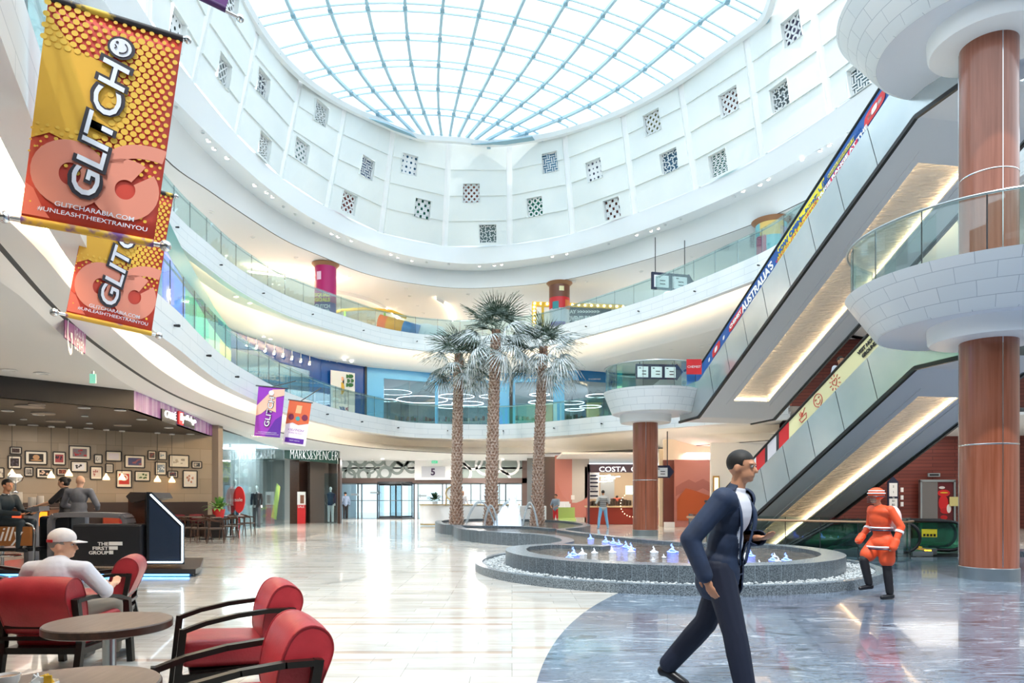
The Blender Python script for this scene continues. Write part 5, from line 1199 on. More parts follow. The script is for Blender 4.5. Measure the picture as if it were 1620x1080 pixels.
mb = MB(M['navy']); mb.extrude([(-.24, 0, .7), (.24, 0, .7), (.24, 0, 2.1), (0, 0, 2.35), (-.24, 0, 2.1)], (0, .06, 0)); mb.box((0, .03, .35), (.1, .05, .7)); mb.build('board', g); mb = MB(M['whitep']); mb.box((0, -.01, 1.75), (.36, .02, .6)); mb.box((0, -.01, 1.08), (.36, .02, .55)); mb.build('white_panels', g)
for s_, z in (('2', 1.9), ('1', 1.65), ('G', 1.42), ('B1', 1.25), ('B2', 1.08), ('B3', .9)): text_obj('lettering', s_, .13, (0, -.025, z), (1, 0, 0), (0, 0, 1), M['navy'] if s_ != 'G' else M['whitep'], None, .003).parent = g
p = at(1427, 792, 30.9); mb = MB(M['whitep']); [mb.box((p.x, p.y, z), (.12, .03, .2)) for z in (1.75, 1.4, 1.1)]; tag(mb.build('call_panel'), 'narrow white call panel between level directory and lift', 'panel')

# ------------------------------------------------------------------ entrance wall with revolving doors
YE = 44.5
def E(x, y, d=0): return at(x, y, YE+d)
g = empty('entrance', E(685, 800)*1, label='glazed main entrance with revolving doors under a grey and white patterned lintel', cat='entrance'); g.location = (0, YE, 0)
def rect(mb, x0, y0, x1, y1, d=0, th=.1):
    a = E(x0, y1); b = E(x1, y0); mb.box(((a.x+b.x)/2, d+th/2, (a.z+b.z)/2), (abs(b.x-a.x), th, abs(b.z-a.z)))
mb = MB(mat('lintel_brown', '#5b4a45', .5)); rect(mb, 537, 756, 834, 764, -.1, .4); rect(mb, 826, 722, 834, 822, -.1, .3); rect(mb, 536, 722, 539, 822, -.1, .3); mb.build('lintel', g)
mb = MB(mat('pattern_grey', '#8e9a97', .6)); rect(mb, 705, 722, 827, 757, 0, .1); mb.set(mat('pattern_pale', '#dfe5e5', .6)); rect(mb, 539, 722, 660, 757, 0, .1); mb.build('patterned_panel', g)
def ann(mb, cx, cy, r0, r1, d):
    c = E(cx, cy); s = YE/F; n = 24
    ztop = E(0, 723).z; zb = E(0, 757).z
    def cl(x, z): return (x, d, min(ztop, max(zb, z)))
    A = [mb.v(cl(c.x+r0*s*math.cos(2*PI*k/n), c.z+r0*s*math.sin(2*PI*k/n))) for k in range(n)]; B = [mb.v(cl(c.x+r1*s*math.cos(2*PI*k/n), c.z+r1*s*math.sin(2*PI*k/n))) for k in range(n)]
    for k in range(n): mb.f((A[k], B[k], B[(k+1) % n], A[(k+1) % n]))
mb = MB(MATS['pattern_grey'])
for x, y in ((546, 735), (570, 727), (553, 752), (576, 751), (598, 727), (609, 748), (628, 740), (651, 738), (637, 727)): ann(mb, x, y, 6.5, 11, -.02)
for x, y in ((559, 742), (585, 740), (617, 731), (590, 750)): ann(mb, x, y, 7, 10, -.025)
mb.set(M['whitep'])
for x, y in ((730, 748), (768, 735), (806, 735), (792, 760), (748, 727)): ann(mb, x, y, 13, 17, -.03)
mb.build('ring_pattern', g)
mb = MB(M['whitep']); rect(mb, 657, 724, 722, 759, -.3, .3); mb.build('sign_box', g); mb = MB(mat('grey_sign', '#b9bec8', .4)); rect(mb, 668, 738, 705, 755, -.36, .06); mb.build('grey_plate', g)
text_obj('lettering', '5', .55, E(686, 746.5)+Vector((0, -YE-.38, 0)), (1, 0, 0), (0, 0, 1), mat('dk_purple', '#3d2f4d', .4), None, .005, height=.46, bold=.02).parent = g
mb = MB(mat('exit_green', '#1f8f6a', .4, emit='#4fd0a0', es=.6)); rect(mb, 684, 729, 693, 733, -.36, .05); mb.build('exit_plate', g); text_obj('lettering', 'EXIT', .1, E(688.5, 731)+Vector((0, -YE-.38, 0)), (1, 0, 0), (0, 0, 1), M['whitep'], None, .003, height=.09).parent = g
M['alu'] = mat('aluminium', '#7f8b92', .35, .6)
for x in (540, 566, 572, 597, 655, 661, 700, 706, 727, 745, 760, 772, 790, 800, 826): mb = MB(M['alu'] if x not in (566, 597, 655, 800) else M['dark']); rect(mb, x-1, 764, x+1, 821, .02, .1); mb.build('mullion', g)
mb = MB(M['alu']); rect(mb, 537, 764, 830, 766, .02, .1); rect(mb, 537, 791, 830, 792, .02, .06); rect(mb, 537, 819.6, 830, 821, .02, .1); mb.build('transom', g)
for a, b in ((541, 571), (573, 596), (662, 699), (707, 744), (746, 771), (773, 799), (801, 825)): mb = MB(M['shopglass']); rect(mb, a, 766, b, 820, .06, .02); mb.build('door_glass', g)
cx = E(625, 800).x; rv = empty('revolving_door', (cx, YE+.3, 0), label='revolving glass door with dark frame in the main entrance', cat='door')
mb = MB(M['dark']); mb.lathe([(1.2, 2.25), (1.2, 2.4), (.01, 2.4)], n=32); mb.lathe([(1.2, 0), (1.2, .05), (.01, .05)], n=32)
for k in range(4): a = k*PI/2+.5; mb.box((.58*math.cos(a), .58*math.sin(a), 2.2), (1.15, .05, .08), a); mb.box((1.12*math.cos(a), 1.12*math.sin(a), 1.15), (.05, .05, 2.2), a); mb.box((.58*math.cos(a), .58*math.sin(a), .12), (1.15, .05, .1), a)
mb.tube([(0, 0, 0), (0, 0, 2.3)], .05, 8); mb.build('frame', rv)
for k in range(4): a = k*PI/2+.5; mb = MB(M['shopglass']); mb.box((.58*math.cos(a), .58*math.sin(a), 1.15), (1.05, .02, 2.0), a); mb.build('glass_wing', rv)
for s_ in (0, PI): mb = MB(M['shopglass']); mb.lathe([(1.2, .05), (1.2, 2.25)], n=10, a0=s_-.7, a1=s_+.7); mb.build('curved_glass', rv)
mb = MB(mat('vestibule_wall', '#cfd6da', .5)); 
for x in (-11.6, 1.3): mb.box((x, YE+3, 1.6), (.15, 6, 3.2))
mb.box((-5, YE+3, 3.3), (13, 6, .1)); struct(mb, 'wall_vestibule')
for k, (x, y, rx) in enumerate(((592, 779, 8), (560, 782, 6), (670, 784, 6), (693, 784, 5), (812, 789, 6))):
    mb = MB(mat('arrow_grey', '#8f9aa2', .5)); c = E(x, y)+Vector((0, -.03, 0)); s = YE/F; mb.box(c, (rx*s*1.6, .01, .12)); e = 1 if x < 640 else -1; mb.extrude([c+Vector((e*rx*s*.8, 0, .16)), c+Vector((e*rx*s*1.3, 0, 0)), c+Vector((e*rx*s*.8, 0, -.16))], (0, .01, 0)); tag(mb.build('arrow_sticker'), 'grey arrow sticker on the entrance glass, number %d from the left' % 1 if False else 'grey arrow sticker on the entrance glass', 'sticker', 'arrow stickers on the entrance glass')

# right of the entrance: pink wave wall, grey wall, coffee shop
Yg = 38.5
def G(x, y, Y=Yg): return at(x, y, Y)
def wallpiece(x0, x1, Y, m, name, ztop=3.75, th=.2, z0=0):
    a = G(x0, 800, Y).x; b = G(x1, 800, Y).x; mb = MB(m); mb.box(((a+b)/2, Y+th/2, (ztop+z0)/2), (b-a, th, ztop-z0)); return struct(mb, name)
wallpiece(834, 860, 41, mat('grey_post', '#6e7478', .5), 'wall_entrance_side'); wallpiece(845, 882, 39.5, mat('dark_glass_wall', '#5d5552', .3), 'wall_dark_bay')
wallpiece(878, 905, Yg, mat('pink_wall', '#c9877f', .5), 'wall_pink'); wallpiece(905, 932, Yg, mat('greige', '#cfcac5', .5), 'wall_greige')
mb = MB(mat('wave_pink', '#c57f76', .5)); n = 24; up_ = [G(x, y)+Vector((0, -.02, 0)) for x, y in ((880, 760), (885, 772), (890, 783), (897, 791), (905, 795), (912, 795), (920, 792), (931, 785))]; lo = [Vector((p.x, p.y, G(0, 818).z)) for p in up_]; mb.loft([up_, lo], uv=False); o = mb.build('wave_print'); tag(o, 'pink wave shaped print along the foot of the greige wall beside the coffee shop', 'wall print')
mb = MB(M['whitep']); mb.extrude([G(x, y, Yg-.05) for x, y in ((903.5, 790), (909, 790), (909, 783), (903.5, 783))], (0, .02, 0)); 
tag(mb.build('wall_socket_plate'), 'small pale plate on the greige wall', 'plate')
Yc = 34.0
g = empty('coffee_shop', (0, Yc, 0), label='coffee shop with lit white lettering, dark fascia and red counter', cat='shop')
def cb(mb, x0, y0, x1, y1, d=0, th=.1, Y=Yc):
    a = at(x0, y1, Y+d); b = at(x1, y0, Y+d); mb.box(((a.x+b.x)/2, d+th/2, (a.z+b.z)/2), (abs(b.x-a.x), th, abs(b.z-a.z)))
mb = MB(mat('plum_fascia', '#4a3a48', .4)); cb(mb, 930, 734, 1003, 747, 0, .3); cb(mb, 930, 734, 933, 832, 0, .2); mb.build('fascia', g)
text_obj('lettering', 'COSTA  COFFEE', .4, at(978, 742, Yc)+Vector((.55, -Yc-.06, 0)), (1, 0, 0), (0, 0, 1), emis('sign_white', '#ffffff', 1.1), None, .02, height=.25, width=3.0, bold=.0).parent = g
mb = MB(mat('menu_white', '#eef0f4', .5)); cb(mb, 932, 747, 948, 789, 1.2, .05); mb.build('menu_poster', g)
mb = MB(M['navy']); 
for y in (751, 756, 762, 768, 776, 783): cb(mb, 933.5, y, 946, y+2.4, 1.15, .03)
mb.build('menu_print', g)
text_obj('lettering', 'BISTRO', .3, at(940, 773, Yc)+Vector((0, -Yc+1.1, 0)), (1, 0, 0), (0, 0, 1), M['navy'], None, .01, width=.45).parent = g
mb = MB(mat('shop_cream', '#b9a58b', .6)); cb(mb, 925, 738, 1062, 835, 4.5, .1); mb.build('back_wall', g)
mb = MB(mat('steel_panel', '#b8c0c4', .3, .4)); cb(mb, 950, 752, 972, 800, 3.2, .1); mb.build('steel_panel', g)
mb = MB(mat('menu_screen', '#bfe8de', .4, emit='#bfe8de', es=.8)); cb(mb, 990, 768, 1003, 782, 2.5, .06); mb.build('menu_screen', g)
mb = MB(mat('red_counter', '#8d2f22', .4)); cb(mb, 930, 802, 1060, 829, 1.3, .8); mb.build('counter', g)
mb = MB(mat('counter_top', '#c9b48f', .4)); cb(mb, 928, 800, 1062, 802.5, 1.2, 1.0); mb.build('counter_top', g)
mb = MB(mat('machines', '#4b403a', .4, .3)); rr = random.Random(4)
for k in range(16): x = 934+k*4.2; cb(mb, x, 800-rr.uniform(5, 13), x+rr.uniform(2, 3.6), 800.5, 1.6, .4)
mb.build('machines_and_jars', g)
for k, (x, y) in enumerate(((955, 753), (962, 758), (970, 755), (958, 762))):
    p = at(x, y, Yc+1); mb = MB(M['lamp']); mb.tube([p+Vector((-.35, -Yc, 0)), p+Vector((.35, -Yc, .05))], .02, 6); mb.build('tube_lamp', g)
c = at(1001, 798, Yc+.6)+Vector((0, -Yc, 0))
for k in range(14): a = PI/2+PI*k/13; mb = MB(emis('small_bulb', '#ffe6c0', 1.6)); mb.ell(c+Vector((.62*math.cos(a), 0, .62*math.sin(a))), .03, 6, 4); mb.build('bulb', g)
al = bpy.data.lights.new('coffee_light', 'AREA'); al.energy = 110; al.size = 3; al.color = (1, .9, .78); ao = bpy.data.objects.new('coffee_light', al); C.objects.link(ao); ao.location = (6, Yc+2, 3.3)
mb = MB(M['ceil']); mb.box((6, Yc+2.6, 3.6), (7, 5.2, .1)); struct(mb, 'ceiling_coffee_shop')
wallpiece(1043, 1050, 33, mat('shop_cream2', '#d9cbb5', .5), 'wall_cream'); wallpiece(1050, 1068, 32.8, mat('brown_wall', '#6d3a33', .5), 'wall_brown', 3.2); wallpiece(1068, 1126, 32.5, mat('mural_pink', '#c08078', .5), 'wall_mural', 3.2); wallpiece(1050, 1126, 32.9, mat('cream_head', '#e6dccb', .5), 'wall_mural_head', 4.2, .2, 3.2); wallpiece(1125, 1260, 31, M['white'], 'wall_white', 3.9)
mb = MB(mat('mural_dune', '#a8675f', .5)); P = [at(x, y, 32.45) for x, y in ((1069, 770), (1078, 764), (1090, 758), (1100, 763), (1112, 757), (1125, 764))]; mb.loft([P, [Vector((p.x, p.y, p.z-.45)) for p in P]], uv=False); mb.set(mat('mural_orange', '#b8582e', .5)); P = [at(x, y, 32.43) for x, y in ((1071, 790), (1085, 772), (1100, 776), (1125, 785))]; mb.loft([P, [Vector((p.x, p.y, .3)) for p in P]], uv=False); tag(mb.build('mural_print'), 'pink desert mural with orange dune right of the coffee shop', 'mural')
mb = MB(M['whitep']); a = at(1050, 830, 32.4); b = at(1066, 823, 32.4); mb.box(((a.x+b.x)/2, 32.3, .12), (b.x-a.x, .15, .24)); tag(mb.build('plinth_board'), 'low white board at the foot of the brown wall', 'board')
p = at(1133, 770, 30.96); mb = MB(mat('gold_frame', '#cfa66a', .3, .6)); mb.box(p, (.3, .05, 1.0)); mb.set(emis('gold_glow', '#ffe2b0', 1.2)); mb.box(p-Vector((0, .03, 0)), (.18, .02, .85)); tag(mb.build('lit_poster_case'), 'narrow gold framed lit case on the white wall behind the walking person', 'display case')
# A-frame menu board
p = flr(945, 828.5); g = empty('menu_stand', p, label='wooden framed menu stand in front of the coffee shop', cat='sign')
mb = MB(M['brownwood']); mb.box((0, 0, .65), (.66, .05, 1.1)); mb.box((-.28, .1, .1), (.05, .3, .2)); mb.box((.28, .1, .1), (.05, .3, .2)); mb.build('frame', g); mb = MB(mat('menu_paper', '#d6d3b2', .5)); mb.box((0, -.03, .67), (.54, .02, .98)); mb.build('poster', g); mb = MB(M['red']); [mb.ell((x, -.045, z), (.09, .01, .09), 10, 6) for x, z in ((-.13, .5), (.1, .5), (-.1, .75), (.13, .72))]; mb.build('printed_cups', g)

# ------------------------------------------------------------------ department store at the left
Wl = [at(345, 800, 26.3), at(352, 800, 27.5), at(450, 800, 36.2)]
g = empty('storefront', (0, 0, 0), label='department store front with tall glass windows and dark green sign MARKS&SPENCER', cat='shop front')
A = Vector((Wl[0].x, 26.3, 0)); B = Vector((Wl[2].x, 36.2, 0)); D = (B-A).normalized(); ZT = EYE+2.62
for k in range(4):
    a = A.lerp(B, k/4+.004); b = A.lerp(B, (k+1)/4-.004); mb = MB(M['shopglass']); mb.extrude([a, b, b+Vector((0, 0, ZT)), a+Vector((0, 0, ZT))], Vector((D.y, -D.x, 0))*.02); mb.build('window_pane', g)
mb = MB(M['dark']); mb.bar(A, A+Vector((0, 0, ZT+.3)), .1, .1); mb.bar(A+Vector((0, 0, ZT)), B+Vector((0, 0, ZT)), .08, .08); mb.build('frame', g)
Y1 = 36.2; Y2 = 36.6
mb = MB(mat('store_green', '#1f4a40', .35)); S0 = at(450, 724, Y1); S1 = at(534, 733, Y1+.4); mb.extrude([at(450, 725, Y1-.3), at(534, 733.5, Y1+.1), at(534, 710, Y1+.1), at(450, 703, Y1-.3)], (0, .5, 0)); mb.build('sign_board', g)
text_obj('lettering', 'MARKS&SPENCER', .5, at(497, 719.5, Y1-.25), (1, .14, -.03), (0.03, 0, 1), emis('sign_white2', '#ffffff', 1.0), None, .03, width=2.42, height=.46, bold=-.02).parent = g
mb = MB(M['brownwood']); mb.box((at(462, 0, Y1).x, 37.4, 1.7), (.5, 1.6, 3.4)); a = at(470, 0, Y2+1.5).x; b = at(533, 0, Y2+1.5).x; mb.build('entry_pier', g)
mb = MB(mat('entry_wall', '#5f5753', .45)); mb.box(((a+b)/2, Y2+1.6, 1.7), (b-a, .15, 3.4)); mb.box((at(505, 0, 37.4).x, 37.4, 1.7), (1.0, .1, 3.4), .5); mb.build('entry_screen', g)
mb = MB(M['brownwood']); mb.box((at(536, 0, Y2).x, Y2+.2, 1.75), (.14, .4, 3.5)); mb.build('end_post', g)
mb = MB(M['shopglass']); mb.box((at(522, 0, Y2).x, Y2+.3, 1.35), (.75, .03, 2.7)); mb.build('window_pane', g)
p = at(477, 800, Y1+.3); g = empty('floor_stand', (p.x, p.y, 0), label='red and white advertising stand in the department store entry', cat='stand'); mb = MB(M['red']); mb.box((0, 0, .5), (.42, .12, 1.0)); mb.build('red_part', g); mb = MB(M['whitep']); mb.box((0, 0, 1.35), (.42, .12, .7)); mb.build('white_part', g); mb = MB(mat('brown_photo', '#8a5a44', .5)); mb.box((.05, -.065, 1.3), (.2, .01, .45)); mb.build('photo_print', g); text_obj('lettering', 'SALE', .16, (0, -.07, .9), (1, 0, 0), (0, 0, 1), M['whitep'], None, .003, width=.34).parent = g
# inside the store
mb = MB(mat('store_inside', '#a7b1b2', .6)); mb.box((-17, 34, 2), (.2, 18, 4)); mb.box((-14.5, 43, 2), (6, .2, 4)); struct(mb, 'wall_store_back')
al = bpy.data.lights.new('store_light', 'AREA'); al.energy = 420; al.size = 4; ao = bpy.data.objects.new('store_light', al); C.objects.link(ao); ao.location = (-13.8, 34, 3.9)
mb = MB(M['ceil']); mb.box((-15, 35, 4.12), (5.4, 17, .08)); struct(mb, 'ceiling_store')
mb = MB(mat('curtain', '#c3c8c8', .7)); c0_ = A+Vector((-1.6, 1.2, 0)); c1_ = B+Vector((-1.2, 0, 0)); P = [c0_.lerp(c1_, k/60)+Vector((.07*math.sin(k*1.6), .07*math.cos(k*1.6), 0)) for k in range(28, 61)]; mb.loft([lift(P, .05), lift(P, 3.9)], uv=False); tag(mb.build('curtain', None, True), 'pale grey curtain hanging behind the department store window', 'curtain')
mb = MB(M['red']); c = at(378, 790, 28.3); mb.extrude([c+Vector((.24*math.sin(2*PI*k/20), 0, .55*math.cos(2*PI*k/20))) for k in range(20)], (0, .06, 0)); mb.box((c.x, c.y+.03, .5), (.04, .04, 1.0)); o = tag(mb.build('sale_board'), 'red oval sale board standing behind the store window', 'sign'); tt = text_obj('lettering', 'sale', .2, c+Vector((0, -.02, 0)), (1, 0, 0), (0, 0, 1), M['whitep'], None, .003, width=.3); tt.parent = o
def mannequin(x, y, Y, top, bottom, label):
    p = at(x, 800, Y); g = empty('mannequin', (p.x, Y, 0), label=label, cat='mannequin'); s = (EYE+(HOR-y)/F*Y)/1.78
    mb = MB(M['whitep']); mb.ell((0, 0, 1.66*s), (.075, .09, .115), 12, 8); mb.tube([(0, 0, 1.45*s), (0, 0, 1.58*s)], .05, 8); mb.tube([(-.22, 0, 1.0*s), (-.24, -.02, .84*s)], .035, 6); mb.tube([(.22, 0, 1.0*s), (.24, -.02, .84*s)], .035, 6); mb.build('body', g, True)
    mb = MB(top); mb.tube([(0, 0, .85*s), (0, 0, 1.1*s), (0, 0, 1.3*s), (0, 0, 1.42*s), (0, 0, 1.5*s)], [.17, .15, .19, .2, .07], 12); mb.tube([(-.2, 0, 1.42*s), (-.24, 0, 1.15*s), (-.23, -.02, .95*s)], [.06, .05, .045], 8); mb.tube([(.2, 0, 1.42*s), (.24, 0, 1.15*s), (.23, -.02, .95*s)], [.06, .05, .045], 8); mb.build('jacket', g, True)
    mb = MB(bottom); [mb.tube([(e*.09, 0, .9*s), (e*.1, 0, .45*s), (e*.11, 0, .05)], [.1, .07, .06], 10) for e in (-1, 1)]; mb.build('trousers', g, True); mb = MB(M['steel']); mb.lathe([(.22, .02), (.001, .02)], n=20); mb.build('base_plate', g)
mannequin(406, 767, 31.5, M['black'], mat('grey_cloth', '#4b4e55', .7), 'white headed mannequin in dark clothes behind the department store window')
mannequin(372, 757, 29.5, mat('white_cloth', '#dfe2e4', .7), M['black'], 'white headed mannequin in pale top behind the red sale board')
mannequin(523, 769, 37.6, mat('navy_cloth', '#1d3356', .7), mat('white_cloth', '#dfe2e4', .7), 'mannequin in navy top and white trousers in the glass corner under the green sign')
mb = MB(mat('lime_board', '#cfe27a', .4)); mb.extrude([at(x, y, 35.0) for x, y in ((429, 818), (437, 822), (443, 770), (438, 764))], (0, .05, 0)); tag(mb.build('lime_banner'), 'leaning pale lime banner at the right end of the store windows', 'banner')
for s_, x, y in (('SUMMER', 356, 733), ('STYLE', 358, 745), ('SHOP', 356, 757), ('\u0635\u0641\u0642\u0629', 418, 803), ('\u0635\u064a\u0641', 419, 815)):
    Yq = 26.3+(x-345)/105*9.9; o = text_obj('window_lettering', s_, .3, at(x, y, Yq-.12), D, (0, 0, 1), mat('lime_letters', '#d3e26a', .4), None, .003, height=.26)
    if o: tag(o, 'pale lime lettering %s on the department store window' % {'SUMMER': 'top line at the left', 'STYLE': 'middle line at the left', 'SHOP': 'bottom line at the left'}.get(s_, 'upper line at the right' if y < 810 else 'lower line at the right'), 'lettering')
for (x_, y_, e_) in ((-8, 41, 260), (-2, 42, 260), (3, 40, 160), (-11, 30, 160), (9, 33, 120)):  # area fills added to brighten the dim space under the ground floor ceiling
    al = bpy.data.lights.new('ceiling_fill', 'AREA'); al.shape = 'DISK'; al.energy = e_; al.size = 1.2; al.color = (1, .96, .9); ao = bpy.data.objects.new('ceiling_fill', al); C.objects.link(ao); ao.location = (x_, y_, 3.55)
for (x_, y_, e_) in ((-10, 36, 150), (0, 43.5, 150), (-15, 26, 150), (9, 38, 150)):
    al = bpy.data.lights.new('gallery_lamp', 'AREA'); al.shape = 'DISK'; al.energy = e_; al.size = 1.2; al.color = (1, .93, .85); ao = bpy.data.objects.new('gallery_lamp', al); C.objects.link(ao); ao.location = (x_, y_, EYE+11.3)
# ------------------------------------------------------------------ café under the gallery
KB = 2.25
g = empty('cafe_bulkhead', (0, 0, 0), label='black café bulkhead with purple panel lettered CAFFE', cat='canopy')
A0 = ath(212, 648, KB); A1 = ath(343, 692, KB); L0_ = ath(-60, 623, KB); ZB = EYE+KB; ZTb = EYE+2.78
M['cafeblack'] = mat('cafe_black', '#2b2827', .35)
mb = MB(M['cafeblack']); mb.extrude([L0_, A0, Vector((A0.x, A0.y, ZTb)), Vector((L0_.x, L0_.y, ZTb))], (-.1, .1, 0)); mb.build('black_fascia', g)
def purple():
    m = mat('purple_panel', '#7a3b94', .25, noise=('#b79fd0', 1.6, (3, 3, .2), (.42, .75)), coat=.5); return m
mb = MB(purple()); nrm_ = Vector((A1.y-A0.y, -(A1.x-A0.x), 0)).normalized()
mb.extrude([A0, A1, Vector((A1.x, A1.y, ZTb)), Vector((A0.x, A0.y, ZTb))], -nrm_*.15); mb.build('purple_fascia', g)
dirp = (A1-A0).normalized()
def onp(x, y, d=.03):
    r = Vector(((x-810)/F, 1, (HOR-y)/F)); t = (A0-Vector((0, 0, EYE))).dot(nrm_)/r.dot(nrm_); return Vector((0, 0, EYE))+r*t+nrm_*d
Wt = emis('sign_white', '#ffffff', 1.1)
def W_(x0, x1, y): return (onp(x1, y)-onp(x0, y)).length
mb = MB(M['black']); c = onp(266.5, 656, .02); h2 = .2
for (x0, x1, y) in ((254, 277, 656), (289, 306, 664)): a = onp(x0, y, .01); b = onp(x1, y+4, .01); b.z = a.z; mb.extrude([a-Vector((0, 0, .18)), b-Vector((0, 0, .18)), b+Vector((0, 0, .18)), a+Vector((0, 0, .18))], nrm_*.03)
mb.build('letter_backs', g)
text_obj('lettering', 'CAFF\u00c8', .34, onp(267, 655.5, .06), dirp, (0, 0, 1), Wt, None, .02, width=W_(259, 276, 656), height=.26, bold=-.01).parent = g
mb = MB(M['red']); a = onp(279.5, 660, .02); b = onp(287, 663, .02); b.z = a.z; mb.extrude([a-Vector((0, 0, .2)), b-Vector((0, 0, .2)), b+Vector((0, 0, .2)), a+Vector((0, 0, .2))], nrm_*.05); mb.build('red_plate', g)
text_obj('lettering', 'illy', .2, onp(283.3, 661.5, .1), dirp, (0, 0, 1), Wt, None, .01, width=W_(280.5, 286, 661)).parent = g
t_ = text_obj('lettering', '\u0643\u0627\u0641\u064a\u0647', .34, onp(298, 664.5, .06), dirp, (0, 0, 1), Wt, None, .02, width=W_(290, 307, 664), height=.26, bold=.0)
if t_: t_.parent = g
BW0 = ath(-80, 667, KB); BW1 = ath(342, 690, KB); wdir = Vector((BW1.x-BW0.x, BW1.y-BW0.y, 0)).normalized(); wn = Vector((wdir.y, -wdir.x, 0))
def onw(x, y, d=0.02):
    r = Vector(((x-810)/F, 1, (HOR-y)/F)); t = (BW0-Vector((0, 0, EYE))).dot(wn)/r.dot(wn); return Vector((0, 0, EYE))+r*t+wn*d
mb = MB(brick_mat('sandstone_tiles', '#a09484', '#948877', '#7f7465', 1.1, .55, .006, .6)); P = resample([Vector((BW0.x, BW0.y, 0)), Vector((BW1.x, BW1.y, 0))], 12); mb.loft([lift(P, ZB+.05), lift(P, 0)]); struct(mb, 'wall_cafe')
mb = MB(mat('wall_end', '#8d8278', .6)); mb.box((BW1.x, BW1.y+.1, ZB/2+.2), (.25, .4, ZB+.4)); struct(mb, 'trim_9', label='end of the sandstone café wall')
mb = MB(M['cafeblack']); mb.poly([L0_, A0, A1, Vector((BW1.x, BW1.y, ZB)), Vector((BW0.x, BW0.y, ZB))]); struct(mb, 'ceiling_cafe')
cafl = [(12, 649), (61, 655, ), (133, 644.3), (190, 648), (224, 662.7), (52, 671.5), (140, 676.7), (267, 676), (301, 686), (37, 662.5), (134, 657.5), (141, 669)]
for k, q in enumerate(cafl): downlight(ath(q[0], q[1], KB)+Vector((0, 0, -.012)), .11 if k < 9 else .07, 'round lit downlight in the black café ceiling', 'downlights in the black café ceiling')
for x, y, r in ((47, 642, .32), (68, 653, .28), (58, 639, .18), (88, 665.5, .25), (194, 672, .24)):
    mb = MB(mat('ceiling_disc', '#a49c94', .5)); mb.lathe([(r, 0), (r, -.03), (.001, -.03)], ath(x, y, KB), 24); tag(mb.build('ceiling_speaker'), 'flat pale round disc on the black café ceiling', 'speaker', 'round discs on the black café ceiling')
al = bpy.data.lights.new('cafe_light', 'AREA'); al.energy = 120; al.size = 4; al.color = (1, .88, .76); ao = bpy.data.objects.new('cafe_light', al); C.objects.link(ao); ao.location = (-13.2, 19.5, ZB-.1)
# exit sign on the white ceiling
p = ath(147, 587, 2.7); mb = MB(mat('exit_glass', '#7fc9b4', .3, emit='#8fe0c4', es=.5)); mb.box(p+Vector((0, 0, -.16)), (.13, .03, .2)); mb.set(M['chrome']); mb.tube([p, p+Vector((0, 0, -.06))], .03, 8); tag(mb.build('exit_sign'), 'small green glass exit sign hanging from the white ceiling beside the café', 'sign')
# framed pictures
pics = [(16, 707, 26, 15, 5, 8, '#5b2f35', '#2b1f1f'), (25, 712.5, 17.5, 10.5, 0, 0, '#4a3733', '#30211f'), (23, 731, 20, 20, 0, 0, '#2a2026', '#564b56'), (57, 724, 34, 20.5, 0, 0, '#1a1412', '#b98d63'), (93.5, 725, 19, 20, 0, 0, '#a04348', '#222031'), (126, 716, 33, 20.5, 0, 0, '#7b6f74', '#b03038'), (155, 726, 12, 13.5, 0, 0, '#d9d6cf', '#8c8a84'), (179.5, 721.5, 24, 15, 0, 0, '#e3dde2', '#d8d0da'), (213, 730, 31, 19, 0, 0, '#4b4d76', '#9a5a62'),
        (240, 720, 12, 13.5, 0, 0, '#55504e', '#a23b3b'), (257, 720.5, 12, 13, 0, 0, '#e8e4dc', '#6f8fa0'), (283, 729.5, 30.5, 19, 0, 0, '#e2ddd2', '#a9a294'), (311, 735, 15, 10, 0, 0, '#3a4048', '#b0a9a0'), (45.5, 746, 13, 13.5, 0, 0, '#8d8782', '#4b4440'), (71, 748, 26, 15, 0, 0, '#15141a', '#d9b8a4'), (98.5, 746, 17, 10.5, 0, 0, '#5e2b26', '#a8624d'), (125, 738, 25, 16, 0, 0, '#e9e8ea', '#2f2f34'), (152, 748, 18, 20, 0, 0, '#d8ccc4', '#a4635f'), (172.7, 740.5, 12, 13.5, 0, 0, '#2a3140', '#eceae4'), (196, 757.5, 23.5, 26.5, 0, 0, '#c0332e', '#e6dfd4'), (225, 753, 23, 15, 0, 0, '#cfd2bd', '#3e5a33'),
        (254, 741, 17, 20, 0, 0, '#7d90a2', '#dfe6ea'), (273, 750, 15, 10, 0, 0, '#33384a', '#8a4a52'), (300.5, 757.5, 22, 26, 0, 0, '#dfdcd6', '#c28a72'), (2, 748, 8, 16, 0, 0, '#e4ddd0', '#8a8078')][1:]
adj = ['first', 'second', 'third', 'fourth', 'fifth', 'sixth', 'seventh', 'eighth', 'ninth', 'tenth', 'eleventh', 'twelfth', 'thirteenth']
desc = ['small landscape picture of dark shapes, top left of the wall', 'portrait picture in black and plum below the small landscape one', 'large picture of a cream coffee cup on black', 'portrait picture with red shelf and dark figures', 'large picture of a crowd in red, topmost of the frames', 'tiny pale picture of a rounded sketch', 'almost blank lilac picture in a wide mount', 'large picture of mauve cups and saucers', 'tiny dark picture right of the mauve cups', 'tiny pale picture with blue-grey sketch', 'wide pale sketch of sailing boats', 'smallest dark landscape picture far right', 'small grey square picture under the coffee cup', 'wide black picture of a pale face', 'small brown landscape picture behind the standing woman', 'black and white picture of swirling lines', 'tall mounted picture with a small red square', 'tiny picture of vertical black and white bars', 'tall bright red poster with a white ring', 'pale picture of a green branch', 'portrait picture of a blue-grey interior', 'small dark blue landscape picture above a pendant lamp', 'tall pale poster with a fine red-brown sketch', 'half hidden pale picture at the left edge']
